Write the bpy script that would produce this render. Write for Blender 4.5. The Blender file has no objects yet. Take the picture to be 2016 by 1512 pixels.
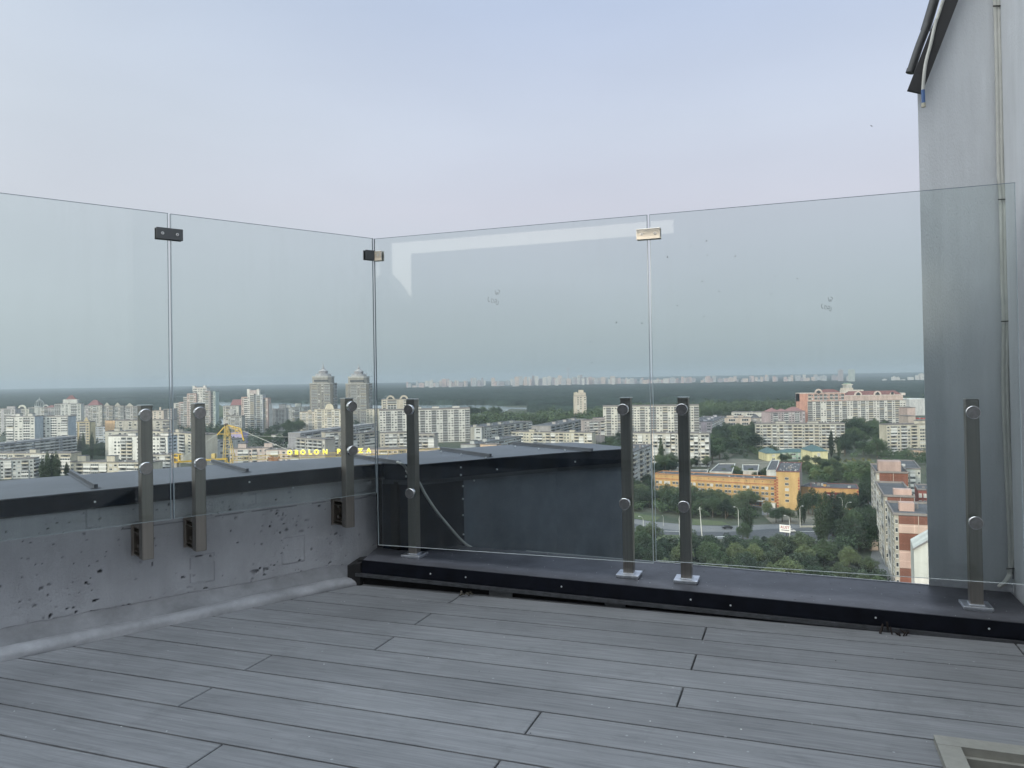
import bpy, bmesh, math, random
import numpy as np
from mathutils import Vector, Matrix
R = math.radians
SC = bpy.context.scene
COL = SC.collection

# ---------------------------------------------------------------- camera
EYE = 1.0                      # eye height above the terrace deck
FPX, CX, CY = 1520.0, 1008.0, 724.0
PITCH, ROLL = R(.7), R(.97)
cam = bpy.data.cameras.new('camera'); camo = bpy.data.objects.new('camera', cam); COL.objects.link(camo)
cam.sensor_width = 36; cam.lens = 36 * FPX / 2016
cam.shift_y = -32 / 2016
cam.clip_start = .05; cam.clip_end = 60000
camo.location = (0, 0, EYE)
camo.rotation_mode = 'QUATERNION'
camo.rotation_quaternion = (Matrix.Rotation(R(90) + PITCH, 3, 'X') @ Matrix.Rotation(-ROLL, 3, 'Z')).to_quaternion()
SC.camera = camo

# ---------------------------------------------------------------- sky, sun, exposure
SUN_EL, SUN_AZ = R(12.5), R(216)      # azimuth clockwise from +Y (view direction): low behind the camera, from the left
SC.view_settings.view_transform = 'Standard'; SC.view_settings.look = 'None'
SC.view_settings.exposure = 0.0; SC.view_settings.gamma = 1
world = bpy.data.worlds.new('World'); SC.world = world; world.use_nodes = True
wn = world.node_tree; wn.nodes.clear()
def N(nt, t, **k):
    n = nt.nodes.new(t)
    for a, b in k.items(): setattr(n, a, b)
    return n
out = N(wn, 'ShaderNodeOutputWorld'); bg = N(wn, 'ShaderNodeBackground')
skyt = N(wn, 'ShaderNodeTexSky', sky_type='NISHITA', sun_disc=False)
skyt.sun_elevation = SUN_EL; skyt.sun_rotation = SUN_AZ; skyt.altitude = 200; skyt.dust_density = 2.5; skyt.air_density = 1.2
tc = N(wn, 'ShaderNodeTexCoord'); sep = N(wn, 'ShaderNodeSeparateXYZ'); wn.links.new(tc.outputs['Generated'], sep.inputs[0])
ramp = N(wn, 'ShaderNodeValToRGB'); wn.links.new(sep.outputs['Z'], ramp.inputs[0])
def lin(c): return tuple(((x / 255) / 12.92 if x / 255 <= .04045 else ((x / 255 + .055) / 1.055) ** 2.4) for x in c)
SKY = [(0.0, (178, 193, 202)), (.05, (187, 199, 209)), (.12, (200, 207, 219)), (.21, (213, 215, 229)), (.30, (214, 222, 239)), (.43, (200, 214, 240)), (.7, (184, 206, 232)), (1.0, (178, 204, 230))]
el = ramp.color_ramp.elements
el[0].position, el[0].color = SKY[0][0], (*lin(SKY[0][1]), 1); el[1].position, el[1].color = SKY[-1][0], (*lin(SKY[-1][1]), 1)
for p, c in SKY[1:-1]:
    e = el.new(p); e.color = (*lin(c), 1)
# glow round the low sun behind the camera, boosted to light the terrace
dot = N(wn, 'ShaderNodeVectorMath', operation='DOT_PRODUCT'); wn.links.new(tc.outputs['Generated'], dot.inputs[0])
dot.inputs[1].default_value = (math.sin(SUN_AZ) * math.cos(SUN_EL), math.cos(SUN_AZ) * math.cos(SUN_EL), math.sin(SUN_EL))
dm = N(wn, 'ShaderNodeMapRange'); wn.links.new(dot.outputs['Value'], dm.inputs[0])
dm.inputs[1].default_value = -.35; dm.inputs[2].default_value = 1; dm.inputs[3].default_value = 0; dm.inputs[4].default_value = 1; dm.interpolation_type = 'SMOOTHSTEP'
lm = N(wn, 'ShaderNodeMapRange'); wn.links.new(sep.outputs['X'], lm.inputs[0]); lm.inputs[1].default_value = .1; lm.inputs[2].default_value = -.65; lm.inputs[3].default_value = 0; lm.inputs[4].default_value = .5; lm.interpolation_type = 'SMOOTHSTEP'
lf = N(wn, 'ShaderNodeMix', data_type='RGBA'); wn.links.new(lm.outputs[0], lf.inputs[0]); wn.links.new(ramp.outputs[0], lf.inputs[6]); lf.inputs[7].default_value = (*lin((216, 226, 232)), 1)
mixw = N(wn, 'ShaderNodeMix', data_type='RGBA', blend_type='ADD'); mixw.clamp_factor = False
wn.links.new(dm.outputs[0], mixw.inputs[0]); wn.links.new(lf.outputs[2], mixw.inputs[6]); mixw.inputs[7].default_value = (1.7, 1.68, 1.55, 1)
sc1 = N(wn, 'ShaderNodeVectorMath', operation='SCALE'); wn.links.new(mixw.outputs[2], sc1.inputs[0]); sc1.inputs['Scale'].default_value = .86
sc2 = N(wn, 'ShaderNodeVectorMath', operation='SCALE'); wn.links.new(skyt.outputs[0], sc2.inputs[0]); sc2.inputs['Scale'].default_value = .012
# sky boosted overhead, above the frame, to light deck and walls
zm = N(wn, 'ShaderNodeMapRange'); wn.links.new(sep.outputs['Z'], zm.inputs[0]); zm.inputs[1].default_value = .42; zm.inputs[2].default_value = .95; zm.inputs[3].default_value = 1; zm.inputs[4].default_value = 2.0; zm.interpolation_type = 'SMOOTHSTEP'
# soft cloud veil
nz = N(wn, 'ShaderNodeTexNoise'); nz.inputs['Scale'].default_value = 1.6; nz.inputs['Detail'].default_value = 4
mp = N(wn, 'ShaderNodeMapping'); mp.inputs['Scale'].default_value = (1, 1, 3.2); wn.links.new(tc.outputs['Generated'], mp.inputs[0]); wn.links.new(mp.outputs[0], nz.inputs['Vector'])
nm = N(wn, 'ShaderNodeMapRange'); wn.links.new(nz.outputs[0], nm.inputs[0]); nm.inputs[1].default_value = .3; nm.inputs[2].default_value = .7; nm.inputs[3].default_value = .95; nm.inputs[4].default_value = 1.05
ad = N(wn, 'ShaderNodeVectorMath', operation='ADD'); wn.links.new(sc1.outputs[0], ad.inputs[0]); wn.links.new(sc2.outputs[0], ad.inputs[1])
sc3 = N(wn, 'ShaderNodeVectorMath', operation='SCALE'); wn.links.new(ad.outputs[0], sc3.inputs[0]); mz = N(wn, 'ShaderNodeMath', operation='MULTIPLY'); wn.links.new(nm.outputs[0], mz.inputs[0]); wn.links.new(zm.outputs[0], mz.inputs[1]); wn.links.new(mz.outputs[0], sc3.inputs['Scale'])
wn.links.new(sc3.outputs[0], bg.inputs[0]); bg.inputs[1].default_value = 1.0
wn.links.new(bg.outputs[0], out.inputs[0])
sl = bpy.data.lights.new('sun', 'SUN'); slo = bpy.data.objects.new('sun', sl); COL.objects.link(slo)
sl.energy = 2.35; sl.angle = R(3); sl.color = (1, .87, .70)
sd = Vector((math.sin(SUN_AZ) * math.cos(SUN_EL), math.cos(SUN_AZ) * math.cos(SUN_EL), math.sin(SUN_EL)))
slo.rotation_euler = sd.to_track_quat('Z', 'Y').to_euler()

# ---------------------------------------------------------------- pixel -> place
def ray(px, py):
    a = (px - CX) / FPX; b = -(py - CY) / FPX
    c, s = math.cos(ROLL), math.sin(ROLL)
    a, b = a * c + b * s, -a * s + b * c
    return (a, math.cos(PITCH) - b * math.sin(PITCH), math.sin(PITCH) + b * math.cos(PITCH))
def at(px, py, z):
    r = ray(px, py); t = (z - EYE) / r[2]
    return Vector((r[0] * t, r[1] * t, z))
def atD(px, py, D):
    r = ray(px, py); t = D / r[1]
    return Vector((r[0] * t, D, EYE + r[2] * t))
def proj(p):
    x, y, z = p[0], p[1], p[2] - EYE
    yy = y * math.cos(PITCH) + z * math.sin(PITCH); b = -y * math.sin(PITCH) + z * math.cos(PITCH)
    a = x / yy; b = b / yy; c, s = math.cos(ROLL), math.sin(ROLL)
    return CX + (a * c - b * s) * FPX, CY - (a * s + b * c) * FPX
G = -75.0                       # street level below the deck

# ---------------------------------------------------------------- objects and tags
def link(o, parent=None):
    COL.objects.link(o)
    if parent is not None: o.parent = parent
    return o
def tag(o, label=None, cat=None, group=None, kind=None):
    for k, v in (('label', label), ('category', cat), ('group', group), ('kind', kind)):
        if v: o[k] = v
    return o
def empty(name, loc=(0, 0, 0), rz=0):
    o = bpy.data.objects.new(name, None); COL.objects.link(o); o.location = loc; o.rotation_euler = (0, 0, rz); return o

class MB:
    """collects faces; v are points, f are (indices, material slot)"""
    def __init__(s): s.v = []; s.f = []; s.m = []; s.sm = []
    def add(s, vs, fs, m=0, smooth=False):
        b = len(s.v); s.v += [tuple(v) for v in vs]
        for f in fs: s.f.append([b + i for i in f]); s.m.append(m); s.sm.append(smooth)
    def box(s, a, b, m=0, skip=''):
        (x0, y0, z0), (x1, y1, z1) = a, b
        vs = [(x0, y0, z0), (x1, y0, z0), (x1, y1, z0), (x0, y1, z0), (x0, y0, z1), (x1, y0, z1), (x1, y1, z1), (x0, y1, z1)]
        F = {'b': (0, 3, 2, 1), 't': (4, 5, 6, 7), 'f': (0, 1, 5, 4), 'r': (1, 2, 6, 5), 'k': (2, 3, 7, 6), 'l': (3, 0, 4, 7)}
        s.add(vs, [F[k] for k in F if k not in skip], m)
    def prism(s, poly, z0, z1, m=0, mt=None, flip=False):
        n = len(poly); z0 = z0 if hasattr(z0, '__len__') else [z0] * n; z1 = z1 if hasattr(z1, '__len__') else [z1] * n
        vs = [(p[0], p[1], z0[i]) for i, p in enumerate(poly)] + [(p[0], p[1], z1[i]) for i, p in enumerate(poly)]
        s.add(vs, [list(range(n - 1, -1, -1))] + [(i, (i + 1) % n, n + (i + 1) % n, n + i) for i in range(n)], m)
        s.add(vs[n:], [list(range(n))], m if mt is None else mt)
    def bar(s, p, q, w, h=None, m=0, up=(0, 0, 1)):
        p, q = Vector(p), Vector(q); d = (q - p).normalized(); u = Vector(up)
        if abs(d.dot(u)) > .98: u = Vector((0, 1, 0))
        r = d.cross(u).normalized(); t = r.cross(d); h = h or w
        vs = [e + r * (a * w / 2) + t * (b * h / 2) for e in (p, q) for a, b in ((-1, -1), (1, -1), (1, 1), (-1, 1))]
        s.add(vs, [(3, 2, 1, 0), (4, 5, 6, 7), (0, 1, 5, 4), (1, 2, 6, 5), (2, 3, 7, 6), (3, 0, 4, 7)], m)
    def tube(s, pts, r, n=10, m=0, cap=True):
        pts = [Vector(p) for p in pts]; rings = []
        r = r if hasattr(r, '__len__') else [r] * len(pts)
        for i, p in enumerate(pts):
            d = (pts[min(i + 1, len(pts) - 1)] - pts[max(i - 1, 0)]).normalized()
            u = Vector((0, 0, 1)) if abs(d.z) < .95 else Vector((0, 1, 0))
            a = d.cross(u).normalized(); b = a.cross(d)
            rings.append([p + (a * math.cos(2 * math.pi * k / n) + b * math.sin(2 * math.pi * k / n)) * r[i] for k in range(n)])
        vs = [v for g in rings for v in g]; fs = []
        for i in range(len(pts) - 1):
            for k in range(n): fs.append((i * n + k, (i + 1) * n + k, (i + 1) * n + (k + 1) % n, i * n + (k + 1) % n))
        s.add(vs, fs, m, True)
        if cap: s.add(rings[0], [list(range(n))], m); s.add(rings[-1], [list(range(n - 1, -1, -1))], m)
    def cyl(s, c, ax, r0, r1, h, n=24, m=0, smooth=True):
        s.tube([Vector(c), Vector(c) + Vector(ax).normalized() * h], [r0, r1], n, m)
    def build(s, name, mats, parent=None, bevel=0, seg=2):
        me = bpy.data.meshes.new(name); me.from_pydata(s.v, [], s.f)
        for mm in (mats if isinstance(mats, (list, tuple)) else [mats]): me.materials.append(mm)
        me.polygons.foreach_set('material_index', s.m); me.polygons.foreach_set('use_smooth', s.sm); me.update()
        o = link(bpy.data.objects.new(name, me), parent)
        if bevel:
            b = o.modifiers.new('bevel', 'BEVEL'); b.width = bevel; b.segments = seg; b.limit_method = 'ANGLE'; b.angle_limit = R(35)
        return o

# ---------------------------------------------------------------- materials
MATS = {}
def mat(name, col, rough=.6, metal=0, noise=0, nscale=5, col2=None, bump=0, bscale=50, spec=.5, stretch=None, detail=5, coord='Object', coat=0, emit=None, stain=None):
    if name in MATS: return MATS[name]
    m = bpy.data.materials.new(name); m.use_nodes = True; nt = m.node_tree; b = nt.nodes['Principled BSDF']
    b.inputs['Base Color'].default_value = (*col, 1); b.inputs['Roughness'].default_value = rough; b.inputs['Metallic'].default_value = metal
    b.inputs['Specular IOR Level'].default_value = spec; b.inputs['Coat Weight'].default_value = coat
    tc = N(nt, 'ShaderNodeTexCoord'); src = tc.outputs[coord]
    if stretch:
        mp = N(nt, 'ShaderNodeMapping'); mp.inputs['Scale'].default_value = stretch; nt.links.new(src, mp.inputs[0]); src = mp.outputs[0]
    if noise or col2:
        t = N(nt, 'ShaderNodeTexNoise'); t.inputs['Scale'].default_value = nscale; t.inputs['Detail'].default_value = detail; t.inputs['Roughness'].default_value = .65
        nt.links.new(src, t.inputs['Vector'])
        mr = N(nt, 'ShaderNodeMapRange'); mr.inputs[1].default_value = .3; mr.inputs[2].default_value = .7; nt.links.new(t.outputs[0], mr.inputs[0])
        mx = N(nt, 'ShaderNodeMix', data_type='RGBA'); nt.links.new(mr.outputs[0], mx.inputs[0])
        a = col2 or tuple(max(0, c * (1 - noise)) for c in col); c2 = col if col2 else tuple(min(1, c * (1 + noise)) for c in col)
        mx.inputs[6].default_value = (*a, 1); mx.inputs[7].default_value = (*c2, 1); nt.links.new(mx.outputs[2], b.inputs['Base Color'])
    if stain:
        ms = N(nt, 'ShaderNodeMapping'); ms.inputs['Scale'].default_value = stain[1]; nt.links.new(tc.outputs[coord], ms.inputs[0]); ns = N(nt, 'ShaderNodeTexNoise'); ns.inputs['Scale'].default_value = 1; ns.inputs['Detail'].default_value = 9; ns.inputs['Roughness'].default_value = .7; nt.links.new(ms.outputs[0], ns.inputs['Vector'])
        mrs = N(nt, 'ShaderNodeMapRange'); mrs.inputs[1].default_value = .35; mrs.inputs[2].default_value = .68; mrs.inputs[3].default_value = 1 - stain[0]; mrs.inputs[4].default_value = 1 + stain[0] * .35; nt.links.new(ns.outputs[0], mrs.inputs[0])
        vs_ = N(nt, 'ShaderNodeVectorMath', operation='SCALE'); src_ = b.inputs['Base Color']
        if src_.is_linked: nt.links.new(src_.links[0].from_socket, vs_.inputs[0])
        else: vs_.inputs[0].default_value = col
        nt.links.new(mrs.outputs[0], vs_.inputs['Scale']); nt.links.new(vs_.outputs[0], src_)
    if bump:
        t2 = N(nt, 'ShaderNodeTexNoise'); t2.inputs['Scale'].default_value = bscale; t2.inputs['Detail'].default_value = 6; nt.links.new(src, t2.inputs['Vector'])
        bp = N(nt, 'ShaderNodeBump'); bp.inputs['Strength'].default_value = bump; bp.inputs['Distance'].default_value = .01
        nt.links.new(t2.outputs[0], bp.inputs['Height']); nt.links.new(bp.outputs[0], b.inputs['Normal'])
    if emit: b.inputs['Emission Color'].default_value = (*emit[0], 1); b.inputs['Emission Strength'].default_value = emit[1]
    MATS[name] = m; return m
# ================================================================ the terrace
AU, AV = R(20.0), R(48.7)
U = Vector((math.cos(AU), -math.sin(AU), 0)); NN = Vector((math.sin(AU), math.cos(AU), 0))       # along / away from the right railing
V = Vector((math.sin(AV), math.cos(AV), 0)); M_ = Vector((-math.cos(AV), math.sin(AV), 0))        # along / away from the left railing
def sn(s, n, z=0): return U * s + NN * n + Vector((0, 0, z))
def vm(v, m, z=0): return V * v + M_ * m + Vector((0, 0, z))
def isect(n, m):          # point on both the line NN.p = n and M_.p = m
    d = NN.x * M_.y - NN.y * M_.x
    return Vector(((n * M_.y - NN.y * m) / d, (NN.x * m - n * M_.x) / d, 0))
steel = mat('brushed_steel', (.275, .255, .232), .42, 1, noise=.12, nscale=3, stretch=(40, 40, .6))
steel_l = mat('bright_steel', (.62, .62, .62), .3, 1, noise=.15, nscale=12)
cast = mat('plate_steel', (.62, .64, .68), .38, 1, noise=.25, nscale=25, bump=.1, bscale=60)
lit_clamp = mat('lit_clamp_steel', (.66, .63, .57), .3, 1, noise=.25, nscale=6, stretch=(1, 1, 8))  # clamps on the bright side: warm sky gleam put into the steel colour
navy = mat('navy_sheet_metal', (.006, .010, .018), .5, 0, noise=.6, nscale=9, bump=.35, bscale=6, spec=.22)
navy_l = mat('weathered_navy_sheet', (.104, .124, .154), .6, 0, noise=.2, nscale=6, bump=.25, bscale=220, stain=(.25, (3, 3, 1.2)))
capm = mat('grey_coated_sheet', (.098, .104, .120), .48, 0, noise=.18, nscale=5, bump=.30, bscale=4.5, spec=.5)
black = mat('black_gap', (.006, .006, .007), .9)
lipm = mat('dusty_grey_sheet', (.035, .037, .042), .6, 0, noise=.5, nscale=30)
screwm = mat('galvanised_screw', (.75, .77, .8), .35, .6)
white_pl = mat('aged_white_plastic', (.46, .46, .43), .5, 0, noise=.15, nscale=8)

# --- glass: thin tinted panes, rim a little greener
def glass_mat():
    m = bpy.data.materials.new('tinted_glass'); m.use_nodes = True; nt = m.node_tree; nt.nodes.clear()
    o = N(nt, 'ShaderNodeOutputMaterial'); t = N(nt, 'ShaderNodeBsdfTransparent'); g = N(nt, 'ShaderNodeBsdfGlossy'); g.inputs['Roughness'].default_value = 0.02
    tc = N(nt, 'ShaderNodeTexCoord'); nz = N(nt, 'ShaderNodeTexNoise'); nz.inputs['Scale'].default_value = 1.3; nz.inputs['Detail'].default_value = 3; nt.links.new(tc.outputs['Object'], nz.inputs['Vector'])
    mx = N(nt, 'ShaderNodeMix', data_type='RGBA'); mx.inputs[6].default_value = (.922, .950, .946, 1); mx.inputs[7].default_value = (.932, .957, .952, 1)
    nt.links.new(nz.outputs[0], mx.inputs[0]); nt.links.new(mx.outputs[2], t.inputs[0])
    f = N(nt, 'ShaderNodeFresnel'); f.inputs[0].default_value = 1.45
    # dried drips and dust film
    dm_ = N(nt, 'ShaderNodeMapping'); dm_.inputs['Scale'].default_value = (9, 9, .7); nt.links.new(tc.outputs['Object'], dm_.inputs[0]); dn = N(nt, 'ShaderNodeTexNoise'); dn.inputs['Scale'].default_value = 1.5; dn.inputs['Detail'].default_value = 8; dn.inputs['Roughness'].default_value = .7; nt.links.new(dm_.outputs[0], dn.inputs['Vector'])
    dr = N(nt, 'ShaderNodeMapRange'); dr.inputs[1].default_value = .50; dr.inputs[2].default_value = .80; dr.inputs[3].default_value = .001; dr.inputs[4].default_value = .026; nt.links.new(dn.outputs[0], dr.inputs[0])
    df = N(nt, 'ShaderNodeBsdfDiffuse'); df.inputs[0].default_value = (.7, .72, .72, 1); s0 = N(nt, 'ShaderNodeMixShader'); sz = N(nt, 'ShaderNodeSeparateXYZ'); nt.links.new(tc.outputs['Object'], sz.inputs[0]); lo_ = N(nt, 'ShaderNodeMapRange'); lo_.inputs[1].default_value = .30; lo_.inputs[2].default_value = .17; lo_.inputs[3].default_value = 1; lo_.inputs[4].default_value = 2.6; nt.links.new(sz.outputs['Z'], lo_.inputs[0])
    mu_ = N(nt, 'ShaderNodeMath', operation='MULTIPLY'); nt.links.new(dr.outputs[0], mu_.inputs[0]); nt.links.new(lo_.outputs[0], mu_.inputs[1]); nt.links.new(mu_.outputs[0], s0.inputs[0]); nt.links.new(t.outputs[0], s0.inputs[1]); nt.links.new(df.outputs[0], s0.inputs[2])
    s = N(nt, 'ShaderNodeMixShader'); nt.links.new(f.outputs[0], s.inputs[0]); nt.links.new(s0.outputs[0], s.inputs[1]); nt.links.new(g.outputs[0], s.inputs[2]); nt.links.new(s.outputs[0], o.inputs[0])
    MATS['glass'] = m; return m
glass = glass_mat()
rim = mat('glass_rim', (.34, .40, .43), .25, 0, spec=.6)
rim_d = mat('glass_arris', (.15, .19, .23), .25)
rim_b = mat('glass_gleam_edge', (.66, .72, .73), .12, .3, spec=1); rim_bl = mat('glass_weak_gleam_edge', (.24, .28, .29), .3)  # bottom edge gleam put into pale colours, weaker for the left panes

def panel(root, P0, ax, nrm, L, z0, z1, rb=None):
    """pane from P0 along ax; nrm points to the room; its own outline carries an arris with its gleam in the colour"""
    T = .010; g = MB()
    def c(a, b, z): return P0 + ax * a - nrm * b + Vector((0, 0, z))
    g.add([c(0, 0, z0), c(L, 0, z0), c(L, 0, z1), c(0, 0, z1)], [(0, 1, 2, 3)], 0)
    g.add([c(0, T, z0), c(L, T, z0), c(L, T, z1), c(0, T, z1)], [(3, 2, 1, 0)], 0)
    for (a, b, zz0, zz1, m) in ((0, 0, z0, z1, 2), (L, L, z0, z1, 2)):
        g.add([c(a, 0, zz0), c(a, T, zz0), c(a, T, zz1), c(a, 0, zz1)], [(0, 1, 2, 3)], m)
    g.add([c(0, 0, z1), c(L, 0, z1), c(L, T, z1), c(0, T, z1)], [(0, 1, 2, 3)], 2)
    g.add([c(0, 0, z0), c(L, 0, z0), c(L, T, z0), c(0, T, z0)], [(3, 2, 1, 0)], 3)
    e = .0015; w = .0022
    def strip(a0, b0, a1, b1, m):   # flat arris 1.5 mm proud of the front face
        g.add([c(a0, -e, b0), c(a1, -e, b0), c(a1, -e, b1), c(a0, -e, b1)], [(0, 1, 2, 3)], m)
    strip(0, z1 - w, L, z1, 2); strip(0, z0, L, z0 + w * 1.3, 3)
    strip(0, z0 + w, .0026, z1 - w, 1)
    strip(L - .0026, z0 + w, L, z1 - w, 1)
    return g.build('glass_panel', [glass, rim, rim_d, rb or rim_b], root)

def frame_box(mb, P, ax, nrm, a0, a1, b0, b1, z0, z1, m=0):
    vs = [P + ax * a + nrm * b + Vector((0, 0, z)) for z in (z0, z1) for a, b in ((a0, b0), (a1, b0), (a1, b1), (a0, b1))]
    mb.add(vs, [(3, 2, 1, 0), (4, 5, 6, 7), (0, 1, 5, 4), (1, 2, 6, 5), (2, 3, 7, 6), (3, 0, 4, 7)], m)

def knob(post, P, nrm):
    k = MB(); k.cyl(P - nrm * .012, nrm, .010, .010, .024, 12); k.cyl(P + nrm * .012, nrm, .0235, .0250, .003, 32); k.cyl(P + nrm * .015, nrm, .0250, .0250, .016, 32); k.cyl(P + nrm * .031, nrm, .0250, .0235, .0015, 32)
    o = k.build('knob', knobm, post); f = MB(); f.cyl(P + nrm * .0326, nrm, .0228, .0226, .0004, 32); f.build('knob_face', knobf, o); return o
def knob_mat():
    m = mat('turned_steel', (.62, .62, .62), .16, 1)
    nt = m.node_tree; b = nt.nodes['Principled BSDF']; tg = N(nt, 'ShaderNodeTangent', direction_type='RADIAL', axis='Z')
    b.inputs['Anisotropic'].default_value = .8
    return m
knobm = knob_mat(); knobf = mat('turned_face', (.27, .265, .26), .33, 1, noise=.2, nscale=60)

# right railing -------------------------------------------------------------
rr = empty('glass_railing', sn(-.6, 3.4, .09)); rr.matrix_world = Matrix.Translation(sn(-.6, 3.4, .09))
tag(rr, 'clear glass railing bolted along the dark kerb, pane corner to grey stucco wall', 'railing', 'glass wind screens of the terrace')
def under(o, root): o.matrix_parent_inverse = root.matrix_world.inverted(); return o
NG = 3.38; nr = -NN
under(panel(rr, sn(-1.952, NG), U, nr, 1.952 - .588, .178, 1.702), rr)
under(panel(rr, sn(-.578, NG), U, nr, .800 + .578, .190, 1.702), rr)
KS = -.0188
def kerb_z(s): return .116 + KS * (s + 1.61)
for s_, ku, kl in ((-1.783, .851, .446), (-.709, .850, .438), (-.455, .850, .436), (.649, .837, .420)):
    zb = kerb_z(s_); p = MB(); frame_box(p, sn(s_, 3.44), U, NN, -.023, .023, -.023, .023, zb + .016, .897 if s_ < .5 else .884)
    post = p.build('post', steel, rr, bevel=.003); post.matrix_parent_inverse = rr.matrix_world.inverted()
    b = MB(); frame_box(b, sn(s_, 3.44), U, NN, -.051, .051, -.051, .051, zb + .004, zb + .016); frame_box(b, sn(s_, 3.44), U, NN, -.046, .046, -.046, .046, zb - .006, zb + .004)
    frame_box(b, sn(s_, 3.44), U, NN, -.027, .027, -.027, .027, zb + .016, zb + .020)
    b.build('base_plate', cast, post, bevel=.005, seg=2).matrix_parent_inverse = Matrix.Identity(4)
    c = MB(); frame_box(c, sn(s_, 3.44), U, NN, -.0245, .0245, -.0245, .0245, .897 if s_ < .5 else .884, (.897 if s_ < .5 else .884) + .004); c.build('post_cap', steel_l, post, bevel=.001)
    for kz in (ku, kl): knob(post, sn(s_ + (.03 if s_ < -1.5 else .005 if s_ < 0 else -.012), 3.37, kz), nr)
def clamp(root, P, ax, nrm, w, h, mm):
    c = MB(); frame_box(c, P, ax, nrm, -w / 2, w / 2, .002, .010, -h / 2, h / 2); frame_box(c, P, ax, nrm, -w / 2, w / 2, -.020, -.012, -h / 2, h / 2)
    o = c.build('clamp', mm, root, bevel=.0015); under(o, root)
    for k in (-.28, .28):
        d = MB(); q = P + ax * (w * k); d.cyl(q + nrm * .010, nrm, .0065, .0055, .002, 16); d.build('screw', steel_l, o)
        d = MB(); d.cyl(q + nrm * .0115, nrm, .0022, .0022, .001, 8); d.build('socket', black, o)
    return o
clamp(rr, sn(-.583, NG, 1.617), U, nr, .105, .048, lit_clamp)

# left railing ---------------------------------------------------------------
lr = empty('glass_railing', vm(1.2, 3.36, .3)); lr.matrix_world = Matrix.Translation(vm(1.2, 3.36, .3))
tag(lr, 'clear glass railing on brackets in front of the pitted concrete parapet', 'railing', 'glass wind screens of the terrace')
ML = 3.332; nl = -M_
under(panel(lr, vm(-.35, ML), V, nl, 1.043 + .35, .438, 1.704, rim_bl), lr)
under(panel(lr, vm(1.053, ML), V, nl, 2.020 - 1.053, .438, 1.703, rim_bl), lr)
for v_ in (.962, 1.176, 1.893):
    zt = .908; p = MB(); frame_box(p, vm(v_, 3.39), V, M_, -.023, .023, -.023, .023, .279, zt)
    post = p.build('post', steel, lr, bevel=.003); under(post, lr)
    c = MB(); frame_box(c, vm(v_, 3.39), V, M_, -.0245, .0245, -.0245, .0245, zt, zt + .004); c.build('post_cap', steel_l, post, bevel=.001)
    b = MB()
    for z0 in (.283, .302, .378, .399): frame_box(b, vm(v_, 3.39), V, M_, -.021, .015, .024, .128, z0, z0 + (.006 if z0 in (.283, .399) else .003))
    frame_box(b, vm(v_, 3.39), V, M_, .016, .020, .024, .128, .284, .404); frame_box(b, vm(v_, 3.39), V, M_, -.025, .021, .118, .1285, .276, .412); frame_box(b, vm(v_, 3.39), V, M_, -.021, -.015, .108, .117, .290, .398)
    for z0 in (.32, .37): b.cyl(vm(v_ - .012, 3.47, z0), V, .009, .009, .014, 10)
    b.build('wall_bracket', mat('bracket_steel', (.32, .29, .26), .45, 1), post, bevel=.001)
    for kz in (.873, .660): knob(post, vm(v_ - .024, 3.322, kz), nl)
darkst = mat('shaded_clamp_steel', (.10, .105, .11), .45, .8); clamp(lr, vm(1.048, ML, 1.617), V, nl, .105, .048, darkst)  # left clamps: shade of the side facing away put into the colour
# corner clamp joins both screens
cc = empty('corner_clamp', sn(-1.955, 3.38, 1.6)); tag(cc, 'small bent steel clamp joining the glass panes at the corner', 'clamp')
c = MB(); frame_box(c, vm(2.022, ML, 1.617), V, nl, -.048, 0, .002, .010, -.024, .024); frame_box(c, vm(2.022, ML, 1.617), V, nl, -.048, 0, -.02, -.012, -.024, .024)
o = c.build('clamp_leaf', darkst, cc, bevel=.001); o.matrix_parent_inverse = Matrix.Translation(-cc.location)
c = MB(); frame_box(c, sn(-1.953, NG, 1.614), U, nr, 0, .048, .002, .010, -.024, .024); frame_box(c, sn(-1.953, NG, 1.614), U, nr, 0, .048, -.02, -.012, -.024, .024)
o = c.build('clamp_leaf', lit_clamp, cc, bevel=.001); o.matrix_parent_inverse = Matrix.Translation(-cc.location)
d = MB(); d.cyl(sn(-1.925, NG, 1.617) + nr * .010, nr, .006, .005, .002, 16); o = d.build('screw', steel_l, cc); o.matrix_parent_inverse = Matrix.Translation(-cc.location)
# felt pen scribbles on the panes
inkm = mat('felt_pen_ink', (.16, .19, .21), .5)
def scribble(px0, py0, k):
    t = empty('pen_mark', (0, 0, 0)); q = MB()
    strokes = [[(18, -10), (14, -6), (14, 0), (17, 6), (20, 3)], [(26, -4), (26, 6), (31, 9)], [(27, -5), (34, -1), (36, 8), (40, 4), (44, 7)], [(38, 0), (42, -3), (46, 1), (44, 6)], [(42, 9), (46, 15), (50, 12), (51, 2)],
               [(40, -32), (40, -22), (44, -17), (46, -26), (50, -18)], [(48, -33), (56, -30), (54, -24), (50, -22), (50, -17)]]
    for st in strokes:
        pts = []
        for x, y in st:
            r_ = Vector(ray(px0 + x * .55 * k, py0 + y * .62 * k)); t_ = (NG - .0016) / (r_.dot(NN)); pts.append(r_ * t_ + Vector((0, 0, EYE)))
        for a, b in zip(pts, pts[1:]): q.bar(a, b, .0018, .0006, up=NN)
    o = q.build('ink_stroke', inkm, t); bpy.context.view_layer.update()
    return t
tag(scribble(953, 591, 1.0), 'faint handwritten pen scribble on the left pane of the kerb railing', 'pen marks')
tag(scribble(1610, 604, .95), 'faint handwritten pen scribble on the pane beside the grey wall', 'pen marks')

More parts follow.
